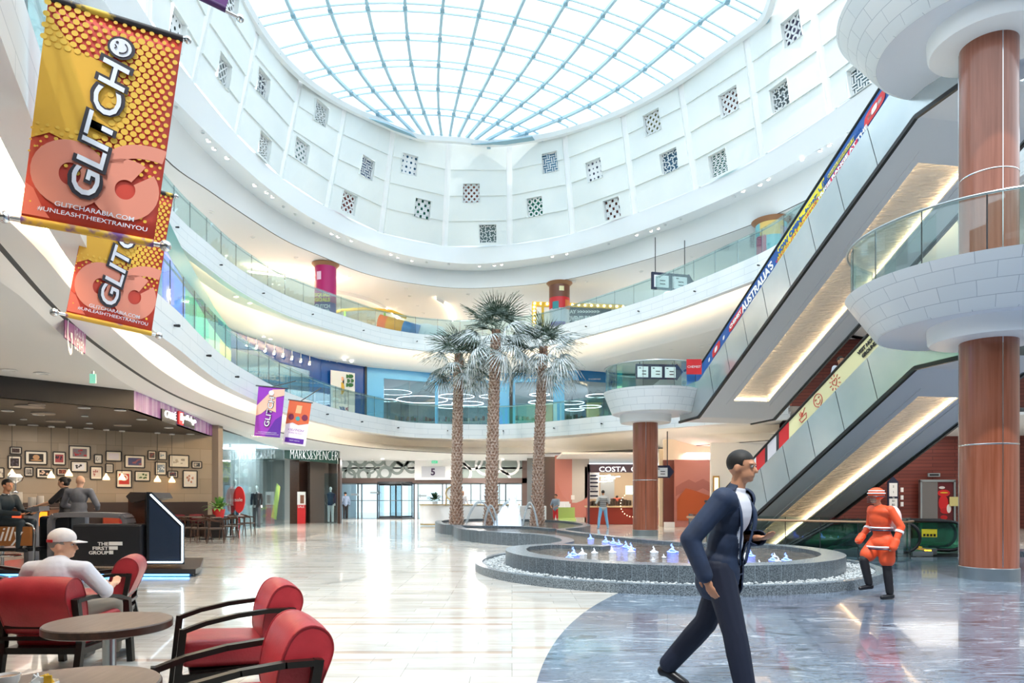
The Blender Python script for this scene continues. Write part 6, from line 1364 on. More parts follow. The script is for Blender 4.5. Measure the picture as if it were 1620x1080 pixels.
for k, (x, y, w_, h_, _, _, c1, c2) in enumerate(pics):
    p = onw(x, y, .03); s = p.y/F; ww = (onw(x+w_/2, y)-onw(x-w_/2, y)).length; hh = h_*s; gg = empty('picture_frame', p, math.atan2(wdir.y, wdir.x), label='framed: '+desc[k], cat='picture', group=None)
    mb = MB(M['black'])
    for (cx, cz, a, b) in ((0, hh/2, ww, .035), (0, -hh/2, ww, .035), (ww/2, 0, .035, hh), (-ww/2, 0, .035, hh)): mb.box((cx, 0, cz), (a, .04, b))
    mb.build('frame', gg); mb = MB(mat('mount_white', '#e9e2d3', .6)); mb.box((0, .005, 0), (ww-.02, .015, hh-.02)); mo = mb.build('mount', gg)
    mb = MB(mat('pic_'+c1, c1, .5)); iw = ww*.68; ih = hh*.62; mb.box((0, -.006, 0), (iw, .01, ih)); o = mb.build('print', mo)
    rr = random.Random(k+3); mb = MB(mat('pic_'+c2, c2, .5))
    if k == 2: mb.ell((0, -.012, .02), (iw*.24, .004, ih*.3), 14, 6); mb.ell((0, -.012, -ih*.3), (iw*.4, .004, ih*.1), 14, 6)
    elif k == 17: [mb.box((iw*(-.36+.24*q), -.012, 0), (iw*.12, .004, ih*.9)) for q in range(4)]
    elif k == 18: mb.lathe([(ih*.2, 0), (ih*.32, 0), (ih*.32, .004), (ih*.2, .004)], (0, 0, 0), 16); mb.V = [(v[0], -.012-v[2], v[1]+.05) for v in mb.V]
    elif k != 6:
        for q in range(7): mb.ell((rr.uniform(-.4, .4)*iw, -.012, rr.uniform(-.35, .35)*ih), (rr.uniform(.05, .14)*iw, .003, rr.uniform(.07, .18)*ih), 8, 5)
    if mb.V: mb.build('print_shapes', o)
# pendants
for k, (xp, yt, yb) in enumerate(((19, 671, 752), (81, 674, 755), (109, 675, 752), (168, 679, 758), (193, 681, 758), (249, 684, 761), (272, 686, 762))):
    p = ath(xp, yt, KB-.01); zb_ = EYE+(HOR-yb)/F*p.y; h = p.z-zb_; gg = empty('pendant_lamp', p, label='small cone pendant lamp with glowing glass shade hanging before the café wall', cat='lamp', group='pendant lamps before the café wall')
    mb = MB(M['black']); mb.tube([(0, 0, 0), (0, 0, -h+.2)], .008, 5); mb.build('cord', gg); mb = MB(M['white']); mb.lathe([(.09, 0), (.09, -.04), (.001, -.04)], n=12); mb.build('canopy', gg)
    mb = MB(emis('shade_glow', '#ffd9a2', 2.2)); mb.lathe([(.02, -h+.2), (.05, -h+.12), (.1, -h+.05), (.11, -h-.02)], n=16); mb.build('shade', gg, True)
# banquette, counter
g = empty('banquette', (0, 0, 0), label='long dark brown upholstered banquette along the sandstone café wall', cat='bench')
mb = MB(mat('dark_brown_leather', '#352723', .45)); q0 = onw(0, 700, 0); q0.z = 0; q1 = onw(326, 700, 0); q1.z = 0
for z, h, d, t in ((.65, 1.2, .12, .18), (.25, .45, .42, .7)):
    a = q0+wn*d; b = q1+wn*d; mb.bar(Vector((a.x, a.y, z)), Vector((b.x, b.y, z)), t, h)
mb.build('upholstery', g)
for k, (x, c) in enumerate(((96, '#b23a2a'), (172, '#b4472c'), (196, '#a8282c'), (232, '#9c2a2c'), (275, '#6e1f2c'), (305, '#6e1f2c'))):
    p = onw(x, 812, .45); p.z = .62; mb = MB(mat('cushion_'+c, c, .7)); mb.box((0, 0, 0), (.5, .14, .38)); o = mb.build('cushion', bevel=.05); o.location = p; o.rotation_euler = (0.2, 0, math.atan2(wdir.y, wdir.x)); tag(o, 'square %s cushion on the dark banquette, %s from the left' % ('rust red' if k < 2 else 'crimson' if k < 4 else 'maroon', adj[k]), 'cushion')
g = empty('serving_counter', at(52, 812, 18.5), label='service counter with glowing orange panels behind the seated person', cat='counter'); g.location.z = 0
mb = MB(mat('orange_frame', '#7c4a22', .4)); mb.box((0, 0, .55), (1.3, .6, 1.1)); mb.build('cabinet', g); mb = MB(emis('orange_glow', '#ff8a1e', 1.6)); mb.box((.32, -.31, .85), (.55, .02, .38)); mb.build('orange_panel', g); mb = MB(emis('red_glow', '#ff4a2a', 1.4)); mb.box((-.35, -.31, .85), (.5, .02, .38)); mb.build('red_panel', g); mb = MB(M['brownwood']); mb.box((0, 0, 1.12), (1.4, .66, .05)); mb.build('worktop', g)
for k, (x, w_, h_, c, nm, lb) in enumerate(((-.45, .34, .42, '#efe9df', 'paper_box', 'tall white box on the glowing service counter'), (-.02, .18, .28, '#d5d3d0', 'cup_stack', 'pale grey stack of cups on the glowing service counter'), (.2, .16, .32, '#cfc8c2', 'canister', 'narrow grey canister on the glowing service counter'))):
    mb = MB(mat('cg_'+c, c, .5)); mb.lathe([(w_/2, 0), (w_/2*1.05, h_*.5), (w_/2, h_), (.001, h_)], g.location+Vector((x, 0, 1.15)), 16 if k else 4); tag(mb.build(nm), lb, 'container')
mb = MB(M['chrome']); mb.lathe([(.08, 0), (.08, .02), (.015, .05), (.015, .25), (.15, .32), (.19, .42), (.12, .5), (.001, .5)], g.location+Vector((-.4, -.1, 1.55)), 20); tag(mb.build('steel_bowl', None, True), 'shiny steel bowl above the boxes on the glowing service counter', 'bowl')

# ------------------------------------------------------------------ wooden café chairs and tables
def wood_chair():
    g = empty('cafe_chair'); m = M['brownwood']
    mb = MB(mat('seat_pad', '#4a3f39', .6)); mb.box((0, 0, .45), (.44, .44, .05)); mb.build('seat', g, bevel=.015)
    for sx in (-1, 1):
        mb = MB(m); mb.tube([(sx*.2, -.19, .66), (sx*.2, -.2, .43), (sx*.22, -.23, 0)], [.017, .02, .013], 8); mb.build('leg', g, True)
        mb = MB(m); mb.tube([(sx*.2, .2, .74), (sx*.19, .19, .43), (sx*.21, .26, 0)], [.017, .02, .013], 8); mb.build('leg', g, True)
    mb = MB(m); P = cr([Vector(p) for p in ((-.22, -.2, .67), (-.25, 0, .69), (-.21, .2, .74), (0, .27, .78), (.21, .2, .74), (.25, 0, .69), (.22, -.2, .67))], 5)
    for a, b in zip(P, P[1:]): mb.bar(a, b, .025, .07 if a.y > .1 else .04)
    mb.build('back_and_arms', g); return g
def small_table():
    g = empty('cafe_table'); mb = MB(M['tabletop']); mb.box((0, 0, .735), (.7, .7, .03)); mb.build('tabletop', g, bevel=.008); mb = MB(M['black']); mb.tube([(0, 0, .02), (0, 0, .72)], .03, 10); mb.lathe([(.24, .0), (.24, .02), (.03, .04)], n=20); mb.build('pedestal', g, True); return g
wc = None; specs = [(300, 857, 2.3, 'leftmost, half hidden beside the glowing kiosk edge'), (318, 858, -.7, 'nearest to the shiny aisle, seen from the side'), (342, 859, 1.9, 'in front of the square table with white cups'), (334, 850, 3.6, 'behind the nearest square table'), (362, 853, -1.6, 'left of the potted plant table, facing right'), (374, 849, 1.2, 'behind the second table, partly hidden'), (391, 846, 1.6, 'rightmost, standing apart toward the store windows'), (310, 849, .4, 'against the dark banquette, farthest left')]
for k, (x, y, rz, lb) in enumerate(specs):
    if wc is None: wc = wood_chair(); o = wc
    else: o = copy_tree(wc)
    o.location = flr(x, y); o.rotation_euler = (0, 0, rz); tag(o, 'dark wooden café chair with curved back, '+lb, 'chair', 'wooden café chairs')
tb = None
for k, (x, y, lb) in enumerate(((327, 853, 'nearest to the aisle among the wooden chairs'), (365, 848.5, 'farthest, below the potted plant'), (297, 850, 'left, close to the dark banquette'))):
    if tb is None: tb = small_table(); o = tb
    else: o = copy_tree(tb)
    o.location = flr(x, y); tag(o, 'small square café table, '+lb, 'table', 'small square café tables')
p = flr(365, 848.5)+Vector((0, 0, .75))
p = flr(346, 850); g = empty('potted_plant', (p.x, p.y, 0), label='bushy green plant in a red pot on a stand beside the café wall end', cat='plant')
mb = MB(M['black']); mb.box((0, 0, .35), (.4, .4, .7)); mb.build('stand', g); mb = MB(M['red']); mb.lathe([(.16, .7), (.22, 1.0), (.2, 1.0), (.18, .95), (.001, .95)], n=18); mb.build('pot', g, True)
def leafy(g, c, R, n, ln, m, seed, name='leaves', wd=.05):
    rr = random.Random(seed); mb = MB(m); c = Vector(c)
    for k in range(n):
        a = rr.uniform(0, 6.28); e = rr.uniform(.1, 1.4); d = Vector((math.cos(a)*math.cos(e), math.sin(a)*math.cos(e), math.sin(e))); q = d.cross(Vector((0, 0, 1))).normalized()*wd; L = ln*rr.uniform(.6, 1.1); b = c+d*R*rr.random()
        P = [b, b+d*L*.4+q, b+d*L*.4-q, b+d*L*.75+q*.8+Vector((0, 0, -.1*L)), b+d*L*.75-q*.8+Vector((0, 0, -.1*L)), b+d*L+Vector((0, 0, -.3*L))]; i = [mb.v(v) for v in P]
        mb.f((i[0], i[1], i[2])); mb.f((i[1], i[3], i[4], i[2])); mb.f((i[3], i[5], i[4]))
    return mb.build(name, g)
leafy(g, (0, 0, 1.0), .1, 60, .55, mat('leaf_green', '#3f8a3e', .5, noise=('#8fb85a', 6, (1, 1, 1))), 3)

# ------------------------------------------------------------------ kiosk
ky = 12.6
p = Vector((-7.9, 13.3, 0)); g = empty('kiosk', p, label='black sales kiosk lettered THE FIRST GROUP with a light outlined side panel and grey hoops', cat='kiosk')
def K(x, y, Y=ky): return at(x, y, Y)-p
mb = MB(mat('kiosk_base', '#3a3d42', .25, .3)); mb.prism([(-2.4, -1.0), (2.2, -1.0), (2.1, -.6), (1.3, 1.3), (-2.4, 1.3)], .05, .14); mb.prism([(-2.3, -.9), (2.1, -.9), (1.2, 1.2), (-2.3, 1.2)], 0, .05); mb.set(M['ledb']); mb.box((-.1, -.93, .03), (4.3, .02, .03)); mb.build('platform', g)
M['kblack'] = mat('kiosk_black', '#141a22', .3)
y0 = 12.35
mb = MB(M['kblack']); P = [at(x, y, y0)-p for x, y in ((232, 892), (292, 892), (292, 829), (240, 778), (232, 778))]; mb.extrude(P, (-.45, .75, 0)); mb.build('side_panel', g)
mb = MB(mat('kiosk_inner', '#1d2f48', .4)); P = [at(x, y, y0-.004)-p for x, y in ((236, 886), (284, 886), (284, 833), (240, 790), (236, 790))]; mb.extrude(P, (0, -.002, 0)); mb.build('inner_panel', g)
mb = MB(M['ledc']); P = [at(x, y, y0-.015)-p for x, y in ((233, 889), (288.5, 889), (288.5, 831), (238, 782))]
for a, b in zip(P, P[1:]): mb.bar(a, b, .02, .022)
mb.build('light_outline', g)
mb = MB(mat('ribbed_wood', '#5d3a2c', .4)); a = K(205, 795, 13.0); b = K(236, 888, 13.0); mb.box(((a.x+b.x)/2, 13.2-p.y, .85), (b.x-a.x, .5, 1.15)); mb.build('wood_body', g); mb = MB(mat('dark_top', '#3a3331', .4)); P = [at(x, y, 12.75)-p for x, y in ((199, 785), (206, 778), (235, 779), (240, 788), (207, 795))]; mb.extrude(P, (0, .8, 0)); mb.build('slanted_top', g)
mb = MB(mat('kiosk_counter', '#23252b', .35)); a = K(112, 829, 12.3); b = K(223, 896, 12.3); mb.box(((a.x+b.x)/2, 12.5-p.y, (a.z+b.z)/2+.0), (b.x-a.x, .35, a.z-b.z)); mb.build('front_panel', g, bevel=.04)
mb = MB(M['kblack']); a = K(63, 816, 12.7); b = K(113, 893, 12.7); mb.box(((a.x+b.x)/2, 12.9-p.y, (a.z+b.z)/2), (b.x-a.x, .5, a.z-b.z)); mb.build('side_box', g, bevel=.05)
M['hoop'] = mat('grey_hoop', '#8b8c93', .35, .3)
def hoop(pts, Y, name='hoop'):
    mb = MB(M['hoop']); P = resample(cr([at(x, y, Y)-p for x, y in pts], 5), 26)
    for a, b in zip(P, P[1:]): mb.bar(a, b, .3, .09, up=(0, 0, 1)) if abs((b-a).normalized().z) < .7 else mb.bar(a, b, .09, .3, up=(0, 1, 0))
    return mb.build(name, g)
hoop([(87, 880), (87, 850), (87, 822), (93, 815), (110, 814), (150, 814), (190, 815), (201, 817), (205, 828)], 12.7)
hoop([(50, 890), (50, 850), (50, 815), (55, 806), (70, 804)], 13.3)
for s_, y in (('THE', 860), ('FIRST', 867), ('GROUP', 874)):
    x1 = 171.5; wd_ = {'THE': 17, 'FIRST': 25, 'GROUP': 31}[s_]; s = 12.3/F; text_obj('lettering', s_, .09, at(x1-wd_/2, y, 12.28)-p, (1, 0, 0), (0, 0, 1), M['whitep'], None, .003, width=wd_*s, height=5.6*s, bold=.002).parent = g
mb = MB(M['whitep']); s = 12.3/F
for k, wd_ in enumerate((21, 13.5, 6.5)): c = at(172.5+wd_/2, 859.5+7*k, 12.28)-p; mb.box(c, (wd_*s, .012, 5.6*s))
mb.build('flag_logo', g)
g = empty('bar_chair', at(12, 855, 12.0), label='low chair with orange-brown back and white script at the left edge', cat='chair'); g.location.z = 0
mb = MB(mat('orange_brown', '#9a6132', .4)); mb.box((-.1, .2, .74), (.75, .06, .34)); mb.build('backrest', g); mb = MB(M['chrome']); mb.tube(cr([Vector(q) for q in ((.36, .1, 0), (.33, .2, .5), (.28, .22, .93), (-.2, .22, .95))], 4), .018, 8); mb.tube(cr([Vector(q) for q in ((-.5, .1, 0), (-.48, .2, .5), (-.46, .22, .93), (-.2, .22, .95))], 4), .018, 8); mb.build('tube_frame', g, True); mb = MB(M['black']); mb.box((-.1, .45, .5), (.7, .5, .06)); mb.build('seat', g)
t_ = text_obj('lettering', 'illy', .2, (-.05, .16, .74), (1, 0, 0), (0, 0, 1), M['whitep'], None, .003, width=.42, shear=.3); t_.parent = g

# ------------------------------------------------------------------ red armchairs and round tables in front
def armchair():
    g = empty('armchair'); W = .60; m = M['blackwood']
    def rcush(name, c, size, rot, bev):
        mb = MB(M['leather']); nx, ny, nz = 8, 6, 4; x, y, z = [v/2 for v in size]
        mb.box((0, 0, 0), size); o = mb.build(name, g, True); o.location = c; o.rotation_euler = rot
        bv = o.modifiers.new('bevel', 'BEVEL'); bv.width = bev; bv.segments = 5; sub = o.modifiers.new('sub', 'SUBSURF'); sub.levels = 1; sub.render_levels = 1; return o
    rcush('seat_cushion', (0, -.05, .37), (W-.07, .60, .19), (math.radians(-4), 0, 0), .05)
    # thick rounded back cushion
    mb = MB(M['leather']); prof = [(-.07, .0), (-.1, .1), (-.10, .26), (-.06, .4), (.02, .455), (.11, .43), (.155, .34), (.13, .2), (.09, .06), (.05, -.01)]
    prof = [(v.x, v.y) for v in cr([Vector((a, b, 0)) for a, b in prof+[prof[0]]], 4)][:-1]
    n = 9; rows = []
    for k in range(n):
        t = k/(n-1)*2-1; sc = 1-.06*abs(t)**4; xx = t*(W/2-.03); rows.append([Vector((xx, .03+(py-.03)*sc*1.0, .2+(pz-.2)*sc)) for py, pz in prof])
    mb.loft(rows, close=True, uv=False); mb.poly(rows[0]); mb.poly(rows[-1]); o = mb.build('back_cushion', g, True); o.location = (0, .24, .385); o.rotation_euler = (math.radians(-9), 0, 0)
    mb = MB(mat('piping', '#8e2029', .5)); 
    for k in (0, n-1): mb = MB(MATS['piping']); mb.tube([q for q in rows[k]], .006, 5, close=True); mb.build('piping', o, True)
    for sx in (-1, 1):
        x = sx*(W/2+.0)
        mb = MB(m); P = [Vector((x, -.34, .555)), Vector((x, -.2, .60)), Vector((x, 0, .635)), Vector((x, .2, .65)), Vector((x, .36, .645))]
        for a, b in zip(P, P[1:]): mb.bar(a, b+(b-a)*.04, .055, .03)
        mb.build('armrest', g)
        mb = MB(m); mb.bar((x, -.34, .57), (x, -.40, 0.0), .05, .045, up=(0, 1, 0)); mb.build('leg', g)
        mb = MB(m); mb.bar((x, .36, .66), (x, .30, .3), .05, .045, up=(0, 1, 0)); mb.bar((x, .30, .32), (x, .36, 0), .05, .045, up=(0, 1, 0)); mb.build('leg', g)
        mb = MB(m); mb.bar((x, -.37, .24), (x, .32, .24), .03, .05); mb.build('side_rail', g)
    mb = MB(m)
    for z in (.35, .44, .53, .62): mb.bar((-W/2, .335, z), (W/2, .335, z), .018, .03)
    mb.build('back_slats', g)
    mb = MB(m); mb.bar((-W/2, -.36, .25), (W/2, -.36, .25), .03, .05); mb.bar((-W/2, .31, .25), (W/2, .31, .25), .03, .05); mb.box((0, 0, .26), (W-.05, .6, .03)); mb.build('seat_frame', g)
    return g
ac = armchair(); first = True
for (x, y, rz, lb) in ((-2.02, 4.95, math.radians(-62), 'behind the nearest one, facing the round tables'), (-1.40, 3.42, math.radians(-62), 'nearest, at the bottom of the picture'), (-4.36, 7.15, math.radians(-70), 'right of the person in the white cap'), (-3.66, 5.62, math.radians(180), 'seen from behind, seating the person in the white cap'), (-4.12, 4.62, math.radians(88), 'at the left edge, facing the round table'), (-5.85, 7.6, math.radians(100), 'farthest, only its back showing at the left edge')):
    o = ac if first else copy_tree(ac); first = False
    o.location = (x, y, 0); o.rotation_euler = (0, 0, rz); tag(o, 'red leather armchair, '+lb, 'armchair', 'red leather armchairs')
def round_table(x, y, r, lb):
    g = empty('round_table', (x, y, 0), label=lb, cat='table', group='round tables with steel legs'); mb = MB(M['tabletop']); mb.lathe([(.001, .72), (r-.006, .72), (r, .714), (r, .675), (r-.008, .67), (.001, .67)], n=64); mb.build('tabletop', g, True); mb = MB(M['brownwood']); mb.lathe([(r+.002, .712), (r+.002, .676)], n=64); mb.build('edge_band', g, True)
    mb = MB(M['steel']); mb.tube([(0, 0, .02), (0, 0, .67)], .036, 20); mb.build('leg', g, True); mb = MB(M['steel']); mb.lathe([(.24, 0), (.24, .012), (.04, .03)], n=32); mb.build('base_plate', g, True)
round_table(-2.36, 4.0, .335, 'round brown table with steel leg between the red armchairs')
round_table(-1.72, 2.62, .335, 'nearest round brown table carrying a coffee cup and a sachet bowl')
M['china'] = mat('white_china', '#f2f0ec', .18, coat=.5)
def lathe_obj(mb, prof, c, n=32): mb.lathe(prof, c, n)
c = Vector((-1.895, 2.56, .72)); g = empty('coffee_cup', c, label='white china coffee cup with milky coffee on the nearest round table', cat='cup')
mb = MB(M['china']); mb.lathe([(.001, .004), (.02, .004), (.03, .012), (.042, .04), (.045, .062), (.042, .062), (.038, .04), (.026, .014), (.001, .012)], n=36); mb.build('body', g, True); mb = MB(M['china']); mb.tube(cr([Vector(q) for q in ((-.038, 0, .05), (-.062, 0, .05), (-.066, 0, .032), (-.034, 0, .02))], 5), .0055, 8); mb.build('handle', g, True); mb = MB(mat('coffee', '#a37b5c', .3)); mb.lathe([(.04, .053), (.001, .053)], n=24); mb.build('coffee', g)
c = Vector((-1.735, 2.53, .72)); g = empty('sachet_bowl', c, label='white china bowl on the nearest round table', cat='bowl')
mb = MB(M['china']); mb.lathe([(.001, 0), (.034, 0), (.046, .012), (.05, .035), (.047, .044), (.044, .036), (.036, .014), (.001, .01)], n=36); mb.build('body', g, True)
rr = random.Random(8)
for k in range(9):
    mb = MB(mat('sachet_yellow', '#e9b62a', .5) if k < 5 else M['whitep']); mb.box((0, 0, 0), (.03, .006, .045)); o = mb.build('sugar_sachet', bevel=.002); o.location = c+Vector(((.008 if k < 5 else -.024)+rr.uniform(-.014, .014), rr.uniform(-.016, .016), .042+rr.uniform(0, .008))); o.rotation_euler = (rr.uniform(-.5, .5), rr.uniform(-.9, .9), rr.uniform(-1, 1)); tag(o, 'small yellow sachet standing in the white bowl' if k < 5 else 'small white sachet standing in the white bowl', 'sachet', 'yellow sachets in the bowl' if k < 5 else 'white sachets in the bowl')

# ------------------------------------------------------------------ information desk and things around the pool
p = flr(695, 832); g = empty('information_desk', (p.x, p.y+.4, 0), label='curved white information desk with gold edge beside the palm trees', cat='desk')
mb = MB(M['whitep']); mb.prism([(x, y) for x, y in ((-.95, -.3), (-.75, -.5), (3.6, -.5), (3.9, -.2), (3.9, .4), (-.75, .4), (-.95, .2))], .12, 1.02); mb.build('body', g); mb = MB(mat('gold', '#d9bf8e', .3, .6)); mb.prism([(x, y) for x, y in ((-1.0, -.32), (-.78, -.54), (3.6, -.54), (3.95, -.22), (3.95, .44), (-.78, .44), (-1.0, .22))], 1.02, 1.07); mb.prism([(x, y) for x, y in ((-.95, -.32), (-.76, -.52), (3.6, -.52), (3.9, -.22), (3.9, .42), (-.76, .42), (-.95, .22))], .04, .12); mb.build('gold_edge', g)
mb = MB(mat('gold', '#d9bf8e', .3, .6)); c = at(716, 780, 33.2); mb.tube([c+Vector((.33*math.cos(2*PI*k/28), 0, .33*math.sin(2*PI*k/28))) for k in range(28)], .04, 8, close=True); mb.tube([c+Vector((-.3, 0, -.1)), Vector((c.x-.33, c.y, 1.0))], .035, 8); mb.set(M['whitep']); mb.extrude([c+Vector((.3*math.cos(2*PI*k/24), .02, .3*math.sin(2*PI*k/24))) for k in range(24)], (0, .02, 0)); tag(mb.build('ring_sign'), 'round white sign in a gold ring on the information desk', 'sign')
p = at(688, 795, 33.0); g = empty('desk_plant', (p.x, p.y, 1.07), label='small bushy dark green plant on the information desk', cat='plant'); mb = MB(M['whitep']); mb.lathe([(.12, 0), (.15, .15), (.001, .15)], n=14); mb.build('pot', g); leafy(g, (0, 0, .2), .15, 70, .4, mat('leaf_dark', '#2f4f38', .6), 5, wd=.06)
p = flr(843, 833); g = empty('display_box', (p.x, p.y, 0), label='large white display box behind the fountain jets', cat='box'); mb = MB(M['whitep']); mb.box((0, 0, .5), (1.25, .8, 1.0)); mb.build('body', g, bevel=.02); mb = MB(M['black']); mb.box((.25, -.41, .55), (.08, .02, .16)); mb.box((-.2, -.41, .9), (.2, .02, .04)); mb.build('slots', g)
p = flr(890, 832); g = empty('white_shelter', (p.x, p.y, 0), label='tall white play booth behind the standing child', cat='booth'); mb = MB(M['whitep']); mb.box((-.3, 0, .6), (.1, .6, 1.2)); mb.box((.25, 0, .55), (.25, .5, 1.1)); mb.box((0, .25, .6), (.7, .06, 1.2)); mb.build('panels', g)
p = flr(897, 836); g = empty('lounge_bench', (p.x, p.y, 0), label='curved lime green bench beside the fountain channel', cat='bench')
mb = MB(mat('lime_seat', '#b8c96a', .5)); P = cr([Vector((0, y, z)) for y, z in ((-.3, 0), (-.28, .4), (.2, .42), (.25, .45), (.3, .95))], 5)
for a, b in zip(P, P[1:]): mb.bar(a+Vector((-.0, 0, 0)), b, .75, .09, up=(0, -(b-a).z+.001, (b-a).y+.001))
mb.build('shell', g)
p = flr(1172, 895.5, .40); 
g = empty('notice_stand', at(1174, 884, 10.75), label='small white notice plate standing on the front rim of the fountain', cat='sign'); g.location.z = .385; mb = MB(M['whitep']); mb.box((0, 0, .09), (.13, .02, .18)); mb.build('plate', g); mb = MB(M['dark']); mb.box((0, -.012, .11), (.04, .003, .05)); mb.build('print', g)
# ------------------------------------------------------------------ people
def cap(mb, a, b, ra, rb):
    a = Vector(a); b = Vector(b); mb.ell(a, ra, 12, 8); mb.ell(b, rb, 12, 8)
    if (b-a).length > 1e-4: mb.tube([a, b], [ra, rb], 12)
def grown(mb, name, m, parent, voxel, it=4, keep=None):
    "join overlapping volumes into one continuous surface"
    o = mb.build(name); o.data.materials.clear(); o.data.materials.append(m)
    r = o.modifiers.new('r', 'REMESH'); r.mode = 'VOXEL'; r.voxel_size = voxel; s = o.modifiers.new('s', 'SMOOTH'); s.iterations = it; s.factor = .5
    dg = bpy.context.evaluated_depsgraph_get(); dg.update(); me = bpy.data.meshes.new_from_object(o.evaluated_get(dg)); me.name = name
    bpy.data.objects.remove(o)
    if keep:
        bm = bmesh.new(); bm.from_mesh(me); bmesh.ops.delete(bm, geom=[f for f in bm.faces if not keep(f.calc_center_median())], context='FACES'); bm.to_mesh(me); bm.free()
    me.polygons.foreach_set('use_smooth', [True]*len(me.polygons)); me.materials.clear(); me.materials.append(m)
    o = bpy.data.objects.new(name, me); C.objects.link(o); o.parent = parent; return o
V = Vector
def person(label, loc, rz, J=None, top=None, bottom=None, shoes=None, shirt=None, skin=None, hair=None, sleeve=1.0, sc=1.0, vox=.012, yaw=0.0, pitch=0.0, open_front=False, hem=.0, bald=False, shorts=False, bun=False, capw=None, curl=.5, tie=False, bulk=0.0):
    j = dict(pel=(0, 0, .95), che=(0, 0, 1.28), nec=(0, 0, 1.47), hea=(0, -.02, 1.62), sha=(-.185, 0, 1.42), shb=(.185, 0, 1.42), ela=(-.25, .03, 1.13), elb=(.25, .03, 1.13), wra=(-.27, -.05, .88), wrb=(.27, -.05, .88),
             hia=(-.09, 0, .92), hib=(.09, 0, .92), kna=(-.1, -.02, .5), knb=(.1, -.02, .5), ana=(-.1, .02, .09), anb=(.1, .02, .09), ta=None, tb=None)
    j.update(J or {}); j = {k: (V(v) if v is not None else None) for k, v in j.items()}
    g = empty('person', loc, rz, label=label, cat='person'); g.scale = (sc, sc, sc)
    spine = (j['nec']-j['pel']).normalized(); side = (j['shb']-j['sha']).normalized(); fr = side.cross(spine)*1.0
    RM = Matrix((side, spine.cross(side), spine)).transposed()
    hm = Matrix.Rotation(yaw, 3, 'Z')@Matrix.Rotation(pitch, 3, 'X')
    def H(x, y, z): return j['hea']+hm@V((x, y, z))
    def torso(mb, e, low=True):
        mb.ell(j['che']+RM@V((0, 0, .03)), (.165+e, .112+e, .17+e), 16, 10, RM); mb.ell(j['pel'].lerp(j['che'], .45), (.14+e, .1+e, .17+e), 16, 10, RM); mb.ell(j['pel'], (.16+e, .112+e, .13+e), 16, 10, RM)
        cap(mb, j['sha'], j['che']+RM@V((-.05, 0, .1)), .055+e, .07+e); cap(mb, j['shb'], j['che']+RM@V((.05, 0, .1)), .055+e, .07+e); cap(mb, j['che']+RM@V((0, 0, .1)), j['nec'], .08+e, .055+e*.5)
    def arm(mb, s, e, t=1.0):
        cap(mb, j['sh'+s], j['el'+s], .052+e, .042+e)
        if t > .5: cap(mb, j['el'+s], j['el'+s].lerp(j['wr'+s], (t-.5)*2), .041+e, .03+e)
    def leg(mb, s, e, t=1.0):
        cap(mb, j['hi'+s], j['kn'+s], .085+e, .058+e*.9); a = j['kn'+s].lerp(j['an'+s], .35); b = j['kn'+s].lerp(j['an'+s], t)
        if t > .4: cap(mb, j['kn'+s], a, .056+e, .056+e); cap(mb, a, b, .055+e, (.036 if e < .01 else .045)+e)
    mb = MB(skin or M['skin'])
    mb.ell(H(0, .012, .02), (.075, .093, .095), 16, 12, hm); mb.ell(H(0, -.022, -.045), (.056, .062, .065), 14, 10, hm); mb.ell(H(0, -.055, -.085), (.028, .026, .02), 10, 6, hm)
    mb.ell(H(0, -.094, -.02), (.011, .015, .022), 8, 6, hm); mb.ell(H(0, -.102, -.034), (.014, .012, .009), 8, 6, hm); mb.ell(H(0, -.082, -.06), (.022, .009, .008), 8, 6, hm)
    for e in (-1, 1): mb.ell(H(e*.077, .01, -.015), (.010, .02, .03), 8, 6, hm); mb.ell(H(e*.03, -.079, .022), (.024, .012, .008), 8, 6, hm)
    cap(mb, j['nec'], H(0, .012, -.06), .055, .05); torso(mb, -.006)
    for s in 'ab':
        arm(mb, s, -.006); leg(mb, s, -.008)
        w_ = j['wr'+s]; d = (w_-j['el'+s]).normalized(); up = V((0, 0, 1)) if abs(d.z) < .8 else V((0, -1, 0)); x = d.cross(up).normalized(); n_ = x.cross(d); in_ = 1 if s == 'a' else -1
        if abs(d.z) >= .8: x = V((0, -1, 0)); n_ = V((in_, 0, 0))      # palm faces the thigh
        P0 = w_+d*.05
        mb.ell(P0, (.038, .048, .017), 10, 8, Matrix((x, d, x.cross(d))).transposed())
        for k in range(4):
            off = (-.028+.0187*k); b = P0+d*.04+x*off; L = (.036, .042, .040, .032)[k]; dd = d.copy(); r = .0088
            for q in range(3):
                dd = (dd+n_*(curl*.55)).normalized(); e2 = b+dd*L*(1, .75, .6)[q]; cap(mb, b, e2, r, r*.92); b = e2; r *= .93
        tb_ = P0-d*.02+x*(-.03 if s == 'a' else -.03); t1 = tb_+(d*.6-x*.6+n_*.35).normalized()*.045; t2 = t1+(d*.9+n_*.4).normalized()*.03; cap(mb, tb_, t1, .012, .0105); cap(mb, t1, t2, .0105, .0095)
        an = j['an'+s]; t = j['t'+s] or V((an.x+(-.02 if s == 'a' else .02), an.y-.16, max(.03, an.z-.06))); cap(mb, an+V((0, .03, -.045)), t, .032, .026)
    grown(mb, 'body', skin or M['skin'], g, vox if vox > .008 else .008)
    if vox < .02:
        for e in (-1, 1):
            mb = MB(mat('eye_white', '#b9b2ad', .4)); mb.ell(H(e*.029, -.076, .004), .0105, 8, 6); mb.set(M['black']); mb.ell(H(e*.029, -.0838, .004), .006, 6, 5); mb.build('eye', g, True)
